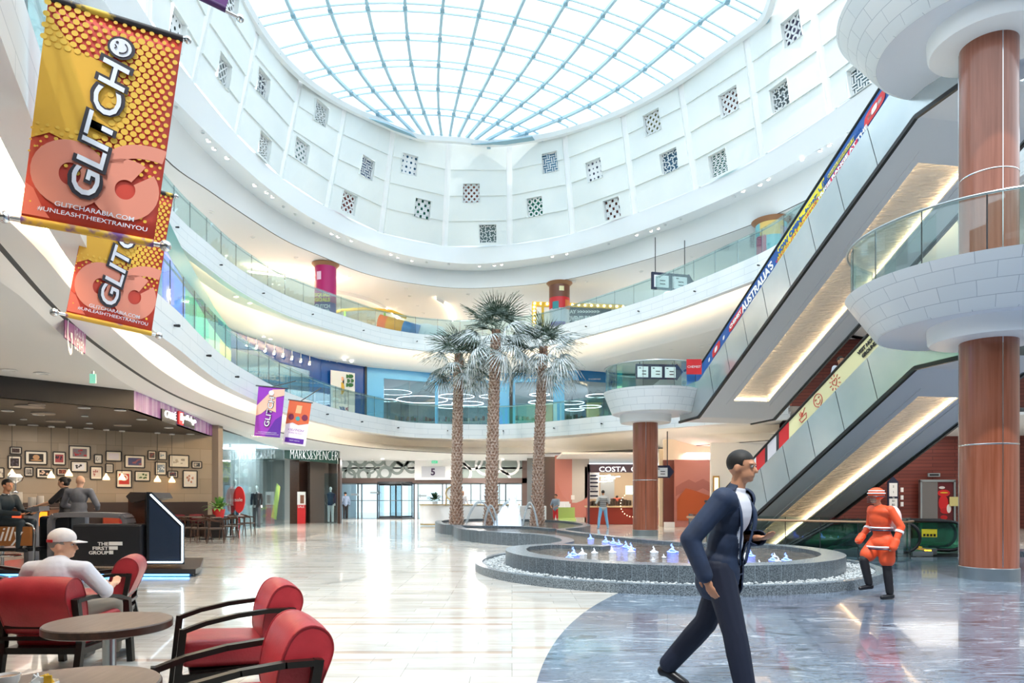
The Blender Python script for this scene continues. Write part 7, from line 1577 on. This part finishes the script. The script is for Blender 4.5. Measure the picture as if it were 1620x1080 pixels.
    if hair and not bald:
        mb = MB(hair); mb.ell(H(0, .018, .032), (.08, .096, .09), 24, 16, hm)
        if bun: mb.ell(H(0, .12, .03), .045, 12, 8); mb.ell(H(0, .05, -.02), (.08, .075, .07), 14, 10, hm)
        inv = hm.inverted(); hc = j['hea']
        def keep(c): q = inv@(c-hc); return not (q.y < -.03 and q.z < .055) and q.z > (-.06 if not bun else -.09) and not (abs(q.x) > .06 and q.y < .005 and q.z < .0)
        grown(mb, 'hair', hair, g, max(.01, vox*.8), 2, keep)
    if capw:
        mb = MB(capw); mb.ell(H(0, .01, .055), (.086, .105, .085), 28, 18, hm)
        inv = hm.inverted(); hc = j['hea']; o = grown(mb, 'cap', capw, g, .008, 2, lambda c: (inv@(c-hc)).z > .028)
        mb = MB(capw); A = [H(.072*math.sin(t), -.085-.005*math.cos(t), .035) for t in [(-80+16*k)*PI/180 for k in range(11)]]; B = [H(.078*math.sin(t), -.09-.085*math.cos(t), .022) for t in [(-80+16*k)*PI/180 for k in range(11)]]; mb.loft([A, B], uv=False); vz = mb.build('visor', o, True); vz.modifiers.new('t', 'SOLIDIFY').thickness = .006
        mb = MB(M['red']); P = [H(.088*math.sin(t), .012+.104*math.cos(t), .036) for t in [(-70+14*k)*PI/180 for k in range(11)]]
        for a, b in zip(P, P[1:]): mb.bar(a, b, .006, .022)
        mb.build('red_band', o)
    if bottom:
        mb = MB(bottom); mb.ell(j['pel'], (.168, .122, .11), 16, 10, RM)
        for s in 'ab': leg(mb, s, .014+bulk, .25 if shorts else .95)
        grown(mb, 'trousers', bottom, g, vox)
    if shirt:
        mb = MB(shirt); torso(mb, .004); mb.ell(j['nec']+V((0, 0, .01)), (.066, .066, .03), 12, 8, RM); grown(mb, 'shirt', shirt, g, vox)
        if tie: pass
    if top:
        mb = MB(top); torso(mb, .016+bulk)
        for s in 'ab': arm(mb, s, .016+bulk*.8, sleeve)
        if hem: mb.ell(j['pel']-RM@V((0, 0, hem*.35)), (.19+bulk, .14+bulk, .1+hem*.55), 16, 10, RM); mb.ell(j['pel']-RM@V((0, 0, hem*.6)), (.18+bulk, .15+bulk, .05+hem*.35), 16, 10, RM)
        inv = RM.inverted(); kp = None
        if open_front:
            def kp(c): q = inv@(c-j['pel']); return not (q.y < -.02 and abs(q.x) < .03+.13*max(0, min(1, (q.z+.02)/.5)) and q.z > -.04) and not (q.z < -.05 and q.y < -.05 and abs(q.x) < .02-.25*(q.z+.05)) and q.z > -.05-hem*.85 
        o = grown(mb, 'jacket' if open_front or hem else 'top', top, g, vox, 5, kp)
        if open_front:
            for e in (-1, 1):
                mb = MB(mat('lapel', '#223554', .6)); P = [j['pel']+RM@V(q_) for q_ in ((e*.035, -.142, .02), (e*.075, -.134, .15), (e*.105, -.132, .28), (e*.115, -.112, .38), (e*.09, -.07, .45), (e*.065, -.02, .50), (e*.0, .06, .525))]; P = resample(cr(P, 4), 16)
                W_ = [.012, .02, .026, .03, .034, .038, .042, .044, .044, .04, .034, .028, .026, .026, .026, .026]
                mb.loft([[p for p in P], [p+RM@V((e*w__, -.006, .01)) for p, w__ in zip(P, W_)]], uv=False); lo_ = mb.build('lapel', o, True); lo_.modifiers.new('t', 'SOLIDIFY').thickness = .012
        if open_front: sd_ = o.modifiers.new('t', 'SOLIDIFY'); sd_.thickness = .008
    if shoes:
        for s in 'ab':
            an = j['an'+s]; t = j['t'+s] or V((an.x+(-.02 if s == 'a' else .02), an.y-.16, max(.03, an.z-.06))); mb = MB(shoes); cap(mb, an+V((0, .035, -.045)), an+V((0, .0, -.045)), .044, .042); cap(mb, an+V((0, 0, -.045)), t+V((0, 0, .003)), .042, .034); grown(mb, 'shoe', shoes, g, vox)
    return g, j
SUIT = mat('navy_suit', '#18263f', .7, noise=('#22324f', 8, (1, 1, 1))); TRO = mat('navy_trousers', '#101930', .7); SHW = mat('white_shirt', '#d9dbe6', .7); SHB = mat('black_shoes', '#15141a', .35)
person('person in navy suit and open white shirt walking across the blue marble, nearest figure', (1.52, 4.8, 0), math.radians(52),
       dict(pel=(0, .04, .98), che=(0, -.03, 1.30), nec=(0, -.06, 1.49), hea=(0, -.10, 1.655), sha=(-.2, -.04, 1.43), shb=(.2, -.04, 1.43), ela=(-.33, .14, 1.16), wra=(-.30, .05, .92), elb=(.27, .02, 1.14), wrb=(.10, -.18, 1.16), hia=(-.09, .04, .95), hib=(.09, .04, .95), kna=(-.1, -.08, .52), knb=(.09, .2, .53), ana=(-.09, -.16, .10), anb=(.08, .5, .17), tb=(.09, .36, .05)),
       top=SUIT, bottom=TRO, shoes=SHB, shirt=SHW, hair=M['hair'], vox=.009, open_front=True, hem=.24, pitch=.05, bulk=.014)
OR = mat('orange_jersey', '#e8552a', .6); BL = mat('black_leggings', '#19171c', .6)
kl = flr(1396, 946); g, j = person('child in orange hockey jersey and striped helmet walking left past the fountain', kl, math.radians(-78),
       dict(che=(0, -.04, 1.27), nec=(0, -.07, 1.45), hea=(0, -.12, 1.60), sha=(-.2, -.03, 1.4), shb=(.2, -.03, 1.4), ela=(-.3, .02, 1.14), wra=(-.26, -.16, .97), elb=(.3, .08, 1.14), wrb=(.3, -.02, .92), hia=(-.09, 0, .9), hib=(.09, 0, .9), kna=(-.1, -.26, .60), ana=(-.1, -.16, .22), ta=(-.1, -.32, .15), knb=(.1, .0, .5), anb=(.1, .05, .09)),
       top=OR, bottom=BL, shoes=SHB, skin=M['skin'], sc=.9, vox=.012, hem=.2)
mb = MB(M['whitep'])
mb = MB(OR); mb.ell(j['hea']+V((0, .01, .05)), (.115, .13, .105), 18, 12); grown(mb, 'helmet', OR, g, .014)
mb = MB(OR); mb.ell((0, 0, .88), (.21, .17, .14), 18, 12); cap(mb, j['hia'], j['hia'].lerp(j['kna'], .7), .125, .12); cap(mb, j['hib'], j['hib'].lerp(j['knb'], .7), .125, .12); mb.ell(j['che']+V((0, 0, .1)), (.25, .15, .11), 16, 10); mb.ell(j['che'], (.19, .15, .2), 16, 10); grown(mb, 'padded_kit', OR, g, .014)
for z, r, m_ in ((.06, 1.0, M['whitep']), (.01, 1.06, M['navy']), (.1, .9, M['whitep'])):
    mb = MB(m_); c = j['hea']+V((0, .01, z)); q = math.sqrt(max(.05, 1-((z-.05)/.105)**2)); mb.tube([c+V((.117*q*math.cos(2*PI*k/24), .132*q*math.sin(2*PI*k/24), 0)) for k in range(24)], .009, 6, close=True); mb.build('helmet_stripe', g)
mb = MB(M['black']); [mb.tube([j['hea']+V((.09*math.sin(t), -.03-.1*math.cos(t), z)) for t in [(-70+14*k)*PI/180 for k in range(11)]], .006, 5) for z in (-.08, -.05, -.02, .01)]; mb.build('face_guard', g)
for z, rx, ry, m_ in ((1.12, .175, .14, M['whitep']), (1.08, .178, .142, M['navy']), (.82, .245, .205, M['whitep']), (.79, .245, .2, M['navy'])):
    mb = MB(m_); P = [V((rx*math.cos(2*PI*k/28), -.02+ry*math.sin(2*PI*k/28), z)) for k in range(28)]; mb.tube(P, .014, 6, close=True); mb.build('jersey_stripe', g)
for s in 'ab':
    a = j['el'+s].lerp(j['wr'+s], .25); d = (j['wr'+s]-j['el'+s]).normalized(); mb = MB(M['whitep']); mb.tube([a, a+d*.035], .064, 14); mb.build('sleeve_stripe', g); mb = MB(OR); cap(mb, j['wr'+s], j['wr'+s]+d*.1, .062, .06); mb.build('padded_glove', g, True)
mb = MB(mat('pale_pack', '#e3c9c6', .6)); mb.ell((0, .2, 1.26), (.15, .09, .2), 16, 10); mb.build('backpack', g, True)
mb = MB(mat('grey_strap', '#8d8f96', .5)); [mb.tube([(.1, .05, z), (.1, .05, z+.03)], .055, 12) for z in (.22, .32)]; mb.build('sock_band', g)
POLO = mat('white_polo', '#dfe0ea', .75, bump=(14, .25))
person('person in white cap and white polo shirt seated in the red armchair, seen from behind', (-3.66, 5.62, 0), PI,
       dict(pel=(0, .06, .50), che=(0, .13, .76), nec=(0, .08, .925), hea=(0, .05, 1.055), sha=(-.215, .12, .86), shb=(.215, .12, .86), ela=(-.35, .06, .68), wra=(-.26, -.2, .70), elb=(.35, .06, .68), wrb=(.26, -.2, .70), hia=(-.1, .0, .5), hib=(.1, 0, .5), kna=(-.14, -.42, .50), knb=(.14, -.42, .50), ana=(-.14, -.42, .1), anb=(.14, -.42, .1)),
       top=POLO, bottom=mat('beige_trousers', '#8d8478', .7), shoes=SHB, skin=M['skin2'], hair=mat('grey_hair', '#8b8680', .7), sleeve=.62, vox=.009, yaw=math.radians(-78), capw=mat('white_cap', '#e9e2e0', .7, bump=(20, .2)))
GS = mat('grey_suit', '#7d818c', .75, noise=('#6f737e', 7, (1, 1, 1)))
p0 = at(125, 800, 13.7); person('bald person in grey suit standing at the kiosk, seen from behind', (p0.x, 13.7, .14), PI,
       dict(hea=(0, -.05, 1.61), nec=(0, -.02, 1.45), sha=(-.22, .0, 1.41), shb=(.22, 0, 1.41), ela=(-.34, -.04, 1.14), wra=(-.2, -.28, 1.06), elb=(.34, -.04, 1.14), wrb=(.2, -.28, 1.06)), top=GS, bottom=GS, shoes=SHB, skin=M['skin2'], bald=True, vox=.014, hem=.12, pitch=.25)
p0 = at(104, 800, 14.35); person('person with black hair in a bun and dark top reaching left behind the kiosk', (p0.x, 14.35, .14), math.radians(-70),
       dict(hea=(0, -.05, 1.60), ela=(-.24, -.22, 1.22), wra=(-.2, -.48, 1.1), elb=(.24, -.2, 1.2), wrb=(.2, -.45, 1.12)), top=mat('black_top', '#1c1a1f', .6), bottom=BL, shoes=SHB, skin=M['skin2'], hair=M['hair'], bun=True, vox=.014, sleeve=.5, pitch=.2)
DS = mat('dark_suit', '#1c2a33', .6)
p0 = at(8, 800, 12.4); g, j = person('person in dark suit seated high at the left edge, facing the kiosk', (p0.x, 12.4, .42), math.radians(80),
       dict(pel=(0, .06, .55), che=(0, .02, .86), nec=(0, -.02, 1.06), hea=(0, -.06, 1.23), sha=(-.2, 0, 1.0), shb=(.2, 0, 1.0), ela=(-.24, -.12, .74), wra=(-.12, -.42, .72), elb=(.24, -.12, .74), wrb=(.1, -.45, .72), hia=(-.1, 0, .55), hib=(.1, 0, .55), kna=(-.12, -.46, .56), knb=(.12, -.46, .56), ana=(-.12, -.42, .12), anb=(.12, -.4, .12)), top=DS, bottom=DS, shoes=SHB, shirt=SHW, hair=M['hair'], vox=.014, hem=.05, pitch=.1)
s0 = empty('bar_stool', (p0.x-.05, 12.4, 0), label='tall dark stool under the seated person in the dark suit', cat='stool'); mb = MB(M['black']); mb.lathe([(.001, .84), (.19, .84), (.2, .87), (.18, .9), (.001, .9)], n=24); mb.build('seat', s0, True); mb = MB(M['chrome']); mb.tube([(0, 0, .02), (0, 0, .84)], .03, 10); mb.lathe([(.2, 0), (.2, .02), (.03, .04)], n=24); mb.tube([(.2*math.cos(2*PI*k/20)+.12, .2*math.sin(2*PI*k/20), .38) for k in range(20)], .012, 6, close=True); mb.build('stand', s0, True)
JE = mat('pale_jeans', '#7fa6c4', .7); 
p0 = flr(546, 821); person('person in grey shirt and black trousers standing at the left end of the entrance doors', p0, math.radians(150), dict(ela=(-.28, -.1, 1.16), wra=(-.12, -.25, 1.15)), top=mat('grey_shirt', '#6e7c90', .7), bottom=BL, shoes=SHB, hair=M['hair'], vox=.03)
p0 = flr(541, 822); person('person in grey-blue shirt half hidden beside the one at the left entrance doors', p0+V((0, .9, 0)), math.radians(200), dict(), top=mat('greyblue_shirt', '#7787a0', .7), bottom=BL, shoes=SHB, hair=M['hair'], vox=.03)
p0 = flr(732, 829); person('person in white t-shirt and pale jeans standing at the information desk', p0, math.radians(150), dict(ela=(-.26, -.05, 1.14), wra=(-.3, -.1, .9)), top=SHW, bottom=JE, shoes=M['whitep'], hair=M['skin2'], sleeve=.5, vox=.025)
p0 = at(718, 800, 34.6); person('person in dark jacket bending over the information desk from behind', (p0.x, 34.6, 0), math.radians(20), dict(che=(0, -.1, 1.2), nec=(0, -.2, 1.36), hea=(0, -.28, 1.46), sha=(-.2, -.16, 1.3), shb=(.2, -.16, 1.3), ela=(-.26, -.3, 1.12), wra=(-.1, -.5, 1.1), elb=(.26, -.3, 1.12), wrb=(.1, -.5, 1.1)), top=DS, bottom=BL, shoes=SHB, hair=M['hair'], vox=.03, pitch=.4)
p0 = flr(954, 836); g, j = person('person in striped shirt and blue jeans standing in front of the coffee shop', p0, math.radians(190), dict(ela=(-.3, -.05, 1.15), wra=(-.2, -.22, 1.0), elb=(.3, -.05, 1.15), wrb=(.2, -.22, 1.0), ana=(-.22, .02, .09), kna=(-.16, -.02, .5), anb=(.22, .02, .09), knb=(.16, -.02, .5)), top=mat('grey_polo', '#a9aeb0', .7), bottom=mat('blue_jeans', '#6fa3c8', .7), shoes=JE, hair=M['hair'], sleeve=.55, vox=.025)
for z in (1.02, 1.1, 1.18, 1.26, 1.34):
    mb = MB(M['dark']); rx = .165 if z < 1.15 else .185; mb.tube([V((rx*math.cos(2*PI*k/24), .13*math.sin(2*PI*k/24), z)) for k in range(24)], .012, 5, close=True); mb.build('shirt_stripe', g)
p0 = flr(879, 833); person('child in grey-blue top and red shorts beside the white play booth', p0+V((0, -.2, 0)), math.radians(-40), dict(ela=(-.25, -.1, 1.15), wra=(-.12, -.25, 1.05), elb=(.25, -.1, 1.15), wrb=(.1, -.25, 1.05)), top=mat('greyblue_top', '#8797a6', .7), bottom=M['red'], shoes=SHB, hair=M['hair'], sleeve=.5, vox=.025, sc=.9, shorts=True)
p0 = at(976, 800, 36.4); person('person in orange-red shirt working behind the coffee counter', (p0.x, 36.4, 0), math.radians(160), dict(hea=(0, -.05, 1.5), nec=(0, 0, 1.38)), top=mat('barista_red', '#b5523a', .7), bottom=BL, shoes=SHB, hair=M['hair'], sleeve=.6, vox=.03, sc=.93)
q = frA.p(frA.L*.62, frA.W*.27, 1.02); person('person in white shirt riding the lower escalator, mostly hidden by its band', q, math.radians(20), dict(), top=SHW, bottom=BL, shoes=SHB, hair=M['hair'], vox=.02)
# ------------------------------------------------------------------ hanging banners
class Cloth:
    def __init__(s, tl, tr, br, bl): s.c = [Vector(v) for v in (tl, tr, br, bl)]; s.W = (s.c[2]-s.c[3]).length; s.H = (s.c[0]-s.c[3]).length; s.n = (s.c[2]-s.c[3]).cross(s.c[0]-s.c[3]).normalized(); s.n = -s.n if s.n.y > 0 else s.n
    def p(s, u, v, d=0): return s.c[3].lerp(s.c[2], u).lerp(s.c[0].lerp(s.c[1], u), v)+s.n*d
def bpoly(cl, g, pts, m, name, d): mb = MB(m); mb.extrude([cl.p(u, v, d) for u, v in pts], cl.n*.001); return mb.build(name, g)
def bcirc(mb, cl, u, v, r, d, n=12, ry=None):
    ry = ry or r; A = cl.W/cl.H; mb.extrude([cl.p(u+r*math.cos(2*PI*k/n), v+ry*A*math.sin(2*PI*k/n), d) for k in range(n)], cl.n*.001)
def btext(cl, g, body, u, v, m, wd, ht, rot, d, bold=0.0, name='lettering', shear=0.0):
    "wd / ht along and across the reading direction in cloth widths; rot: 0 reads across, 90 reads upwards"
    a = math.radians(rot); o = text_obj(name, body, 1.0, (0, 0, 0), (1, 0, 0), (0, 1, 0), m, None, 0.0, 'CENTER', bold, width=wd, height=ht, shear=shear); A = cl.W/cl.H
    for vt in o.data.vertices:
        x, y = vt.co.x, vt.co.y; X = x*math.cos(a)-y*math.sin(a); Y = x*math.sin(a)+y*math.cos(a); vt.co = cl.p(u+X, v+Y*A, d)
    o.parent = g; return o
def rod(g, a, b, r=.018, ball=.045, name='rod'):
    mb = MB(M['chrome']); mb.tube([a, b], r, 10); mb.ell(b, ball, 14, 10); mb.ell(a, ball, 14, 10); return mb.build(name, g, True)
BR = mat('banner_red', '#cc3f2c', .5); BY = mat('banner_yellow', '#e3ab2c', .5); BD = mat('banner_dots', '#e8b83e', .5); BP = mat('banner_pink', '#e48f78', .5); BK = mat('banner_black', '#2c2630', .5); BW = mat('banner_white', '#e6e8f2', .5)
def glitch_banner(cl, label, rod_ext, top=True):
    g = empty('hanging_banner', (0, 0, 0), label=label, cat='banner')
    mb = MB(BR); n = 8; mb.loft([[cl.p(i/n, v/10, .012*math.sin(v*1.3+i)*.4) for i in range(n+1)] for v in range(11)], uv=False); cl_o = mb.build('cloth', g, True); cl_o.modifiers.new('thick', 'SOLIDIFY').thickness = .004; root_ = g; g = cl_o
    D = .012
    bpoly(cl, g, [(0.0, .36), (0.0, .93), (.22, .80), (.5, .77), (.66, .62), (.64, .5), (.5, .43), (.3, .37), (.12, .40)], BY, 'yellow_field', D)
    mb = MB(BD); 
    for i in range(15):
        for j in range(27):
            u = (i+.5*(j % 2))/14.5; v = .30+j*.026
            f_ = (v-.3)/.7; fade = max(0, 1-abs(u-.62-.1*f_)*1.25)*(1 if v < .93 else .6)
            if u > .99: continue
            if u < .62 and .45 < v < .78 and not (u > .5): continue
            r = .006+.024*fade*(.6 if v < .36 else 1)
            if u < .3 and v > .78: r = .026
            bcirc(mb, cl, u, v, r, D+.004, 8)
    for k in range(26): bcirc(mb, cl, (k*.381) % 1*.9+.05, .08+.26*((k*.617) % 1), .008+.008*(k % 3), D+.003, 6)
    mb.build('dot_pattern', g)
    mb = MB(BP)   # two broad loops
    def ribbon(cx, cy, rx, ry, w_, a0, a1):
        A = cl.W/cl.H; N = 30; I = []; O = []
        for k in range(N+1): a = math.radians(a0+(a1-a0)*k/N); I.append(cl.p(cx+(rx-w_)*math.cos(a), cy+(ry-w_)*A*math.sin(a), D+.006)); O.append(cl.p(min(1, max(0, cx+rx*math.cos(a))), cy+ry*A*math.sin(a), D+.006))
        mb.loft([I, O], uv=False)
    ribbon(.30, .235, .28, .30, .20, 0, 360); ribbon(.72, .215, .27, .28, .19, 60, 400); ribbon(.88, .34, .33, .2, .13, 60, 190); bpoly(cl, g, [(0, .02), (0, .16), (.06, .14), (.14, .06), (.2, .02)], mat('banner_pink2', '#e0705a', .5), 'pink_corner', D+.002)
    mb.build('pink_loops', g)
    for dd, m_, bold, nm in ((.02, BK, .09, 'letter_outline'), (.026, BW, .0, 'lettering')):
        btext(cl, g, 'GLITCH', .47, .47, m_, 1.26+(.07 if bold else 0), .21+(.06 if bold else 0), 84, D+dd, .045 if bold else .012, nm, shear=.15)
    mb = MB(BK); bcirc(mb, cl, .55, .86, .105, D+.02, 20); mb.set(BW); bcirc(mb, cl, .545, .86, .082, D+.024, 20); mb.set(BK)
    A = cl.W/cl.H
    mb.tube([cl.p(.545+.05*math.cos(t), .86+.05*A*math.sin(t), D+.028) for t in [(-100+12*k)*PI/180 for k in range(14)]], .004, 5); mb.tube([cl.p(.50, .868, D+.028), cl.p(.515, .858, D+.028), cl.p(.50, .85, D+.028)], .004, 5); bcirc(mb, cl, .515, .88, .012, D+.027, 8)
    mb.build('round_emblem', g)
    btext(cl, g, 'GLITCHARABIA.COM', .52, .088, BW, .60, .042, -1, D+.008, .01); btext(cl, g, '#UNLEASHTHEEXTRAINYOU', .52, .052, BW, .83, .042, -1, D+.008, .01)
    g = root_; a = cl.p(-.12, -.008); b = cl.p(1.1, -.008); rod(g, a, b); mb = MB(mat('hem_print', '#e0b13a', .5, noise=('#7a4a8e', 6, (1, 1, 1), (.5, .6)))); mb.tube([cl.p(0, -.006), cl.p(1, -.006)], .03, 10); mb.build('lower_hem', g, True)
    if top: a = cl.p(-.6, 1.004); b = cl.p(1.04, 1.004); rod(g, a, b, .016, .03, 'upper_rod'); mb = MB(mat('hem_dark', '#2a2426', .5, noise=('#d9b23a', 4, (1, 1, 1), (.55, .6)))); mb.tube([cl.p(0, 1.0), cl.p(1, 1.0)], .028, 10); mb.build('upper_hem', g, True)
    return g
def on_line(o, d, x, y):
    "point of the vertical plane through o along d that lies on the sight line of a pixel"
    kx = (x-810)/F; t = (kx*o[1]-o[0])/(d[0]-kx*d[1]); X = o[0]+d[0]*t; Y = o[1]+d[1]*t; return Vector((X, Y, EYE+(HOR-y)/F*Y))
o1 = (-3.68, 4.94); d1 = (.85, .52); q = lambda x, y: on_line(o1, d1, x, y)
glitch_banner(Cloth(q(77, -3), q(289, 62), q(243, 383), q(33, 345)), 'largest red and yellow banner lettered GLITCH, hanging nearest at the upper left', 1)
o2 = (-5.1, 7.54); d2 = (.59, .8); q = lambda x, y: on_line(o2, d2, x, y)
glitch_banner(Cloth(q(147, 276), q(274, 310), q(239, 526), q(104, 496)), 'smaller red and yellow banner lettered GLITCH, half hidden behind the largest one', 1)
# purple banner cut by the top edge
o3 = (-5.0, 6.6); q = lambda x, y: on_line(o3, d1, x, y); c = Cloth(q(330, -160), q(405, -140), q(357, 14), q(285, -20))
g = empty('hanging_banner', label='purple banner with steel rod and ball end, cut off by the top edge', cat='banner'); mb = MB(mat('deep_purple', '#5a1f6e', .5)); mb.extrude([c.p(0, 0), c.p(1, 0), c.p(1, 1), c.p(0, 1)], c.n*.006); mb.build('cloth', g); rod(g, q(260, -32), q(380, 29)); mb = MB(mat('deep_purple2', '#452058', .5)); mb.tube([q(285, -20), q(357, 15)], .035, 10); mb.build('lower_hem', g, True)
# two small banners under the first floor edge
Yq = 20.2; c = Cloth(at(409, 610, Yq), at(451, 614, Yq), at(443, 692, Yq), at(402, 689, Yq)); g = empty('hanging_banner', label='small purple banner lettered GLITCH hanging under the first floor edge', cat='banner')
bpoly(c, g, [(0, 0), (1, 0), (1, 1), (0, 1)], mat('banner_purple', '#9536b8', .5), 'cloth', 0); bpoly(c, g, [(0, .4), (.0, .6), (.55, .95), (1, .98), (1, .85), (.7, .8), (.75, .5), (.4, .55), (.2, .45)], mat('banner_peach', '#f0c0a8', .5), 'peach_shape', .01); bpoly(c, g, [(.4, 0), (1, 0), (1, .45), (.75, .35)], mat('banner_violet', '#5f2a9e', .5), 'violet_shape', .008)
for dd, m_, wx in ((.02, BK, .04), (.03, BW, 0)): btext(c, g, 'GLITCH', .5, .5, m_, 1.15+wx, .2+wx, 84, dd, .03 if wx else .01)
mb = MB(BW); bcirc(mb, c, .52, .88, .1, .03, 14); mb.build('round_emblem', g); btext(c, g, 'GLITCHARABIA.COM', .5, .085, BW, .7, .035, 0, .02); btext(c, g, '#UNLEASHTHEEXTRAINYOU', .5, .05, BW, .88, .035, 0, .02); rod(g, c.p(-.08, -.01), c.p(1.08, -.01), .012, .03); mb = MB(M['dark']); mb.tube([c.p(-.1, 1.0), c.p(1.1, 1.0)], .02, 6); mb.tube([c.p(.5, 1.0), c.p(.5, 1.0)+Vector((0, 2.2, .55))], .015, 6); mb.build('upper_rod', g)
Yq = 20.6; c = Cloth(at(458, 632, Yq), at(493, 637, Yq), at(483, 706, Yq), at(447, 701, Yq)); g = empty('hanging_banner', label='small white banner with orange picture above its lettering, right of the purple one', cat='banner')
bpoly(c, g, [(0, 0), (1, 0), (1, 1), (0, 1)], mat('banner_pale', '#f1e9ee', .5), 'cloth', 0); bpoly(c, g, [(0, .45), (.3, .5), (.55, .46), (1, .52), (1, 1), (0, 1)], mat('banner_orange', '#dd6b45', .5), 'orange_picture', .008); bpoly(c, g, [(.35, .72), (.6, .72), (.62, .9), (.38, .9)], mat('banner_sand', '#e3b98a', .5), 'window_shape', .012)
mb = MB(mat('banner_plum', '#7b2f4e', .5)); [bcirc(mb, c, u, v, r, .014, 10) for u, v, r in ((.2, .62, .13), (.8, .64, .14))]; mb.set(mat('banner_teal', '#4aa0a4', .5)); bcirc(mb, c, .5, .6, .1, .016, 10); mb.build('picture_shapes', g)
btext(c, g, 'GLITCH', .5, .34, mat('lilac_letters', '#b08ac0', .5), .7, .09, 0, .014, .01, shear=.3); btext(c, g, 'BORN TO PLAY', .5, .27, mat('lilac_letters', '#b08ac0', .5), .6, .06, 0, .014); bpoly(c, g, [(.08, .04), (.9, .04), (.9, .15), (.08, .15)], mat('banner_violet', '#5f2a9e', .5), 'violet_bar', .01); btext(c, g, 'VISIT NOW', .5, .095, BW, .45, .045, 0, .02); mb = MB(M['dark']); mb.tube([c.p(-.05, 1.0), c.p(1.05, 1.0)], .02, 6); mb.tube([c.p(.5, 1.0), c.p(.5, 1.0)+Vector((0, 2.2, .75))], .015, 6); mb.build('upper_rod', g)
# level sign on the ground floor ceiling edge
def lv(x, y): Yl_ = 11.57+(x-103)/32*1.1; return at(x, y, Yl_-.45)
g = empty('level_sign', label='purple level sign with large G and the word Level on the curved white edge', cat='sign'); mb = MB(mat('level_purple', '#9c4f8f', .4)); mb.extrude([lv(102.5, 533), lv(135, 559), lv(136, 526), lv(103, 505)], Vector((-.05, .05, 0))); mb.build('panel', g)
cL = Cloth(lv(103, 505), lv(136, 526), lv(135, 559), lv(102.5, 533))
cL.n = Vector((1, -.6, 0)).normalized()
btext(cL, g, 'G', .2, .5, BW, .24, .62, 0, .02); btext(cL, g, 'Level', .64, .27, BW, .42, .24, 0, .02); t_ = btext(cL, g, '\u0627\u0644\u0645\u0633\u062a\u0648\u0649', .66, .68, BW, .48, .3, 0, .02)
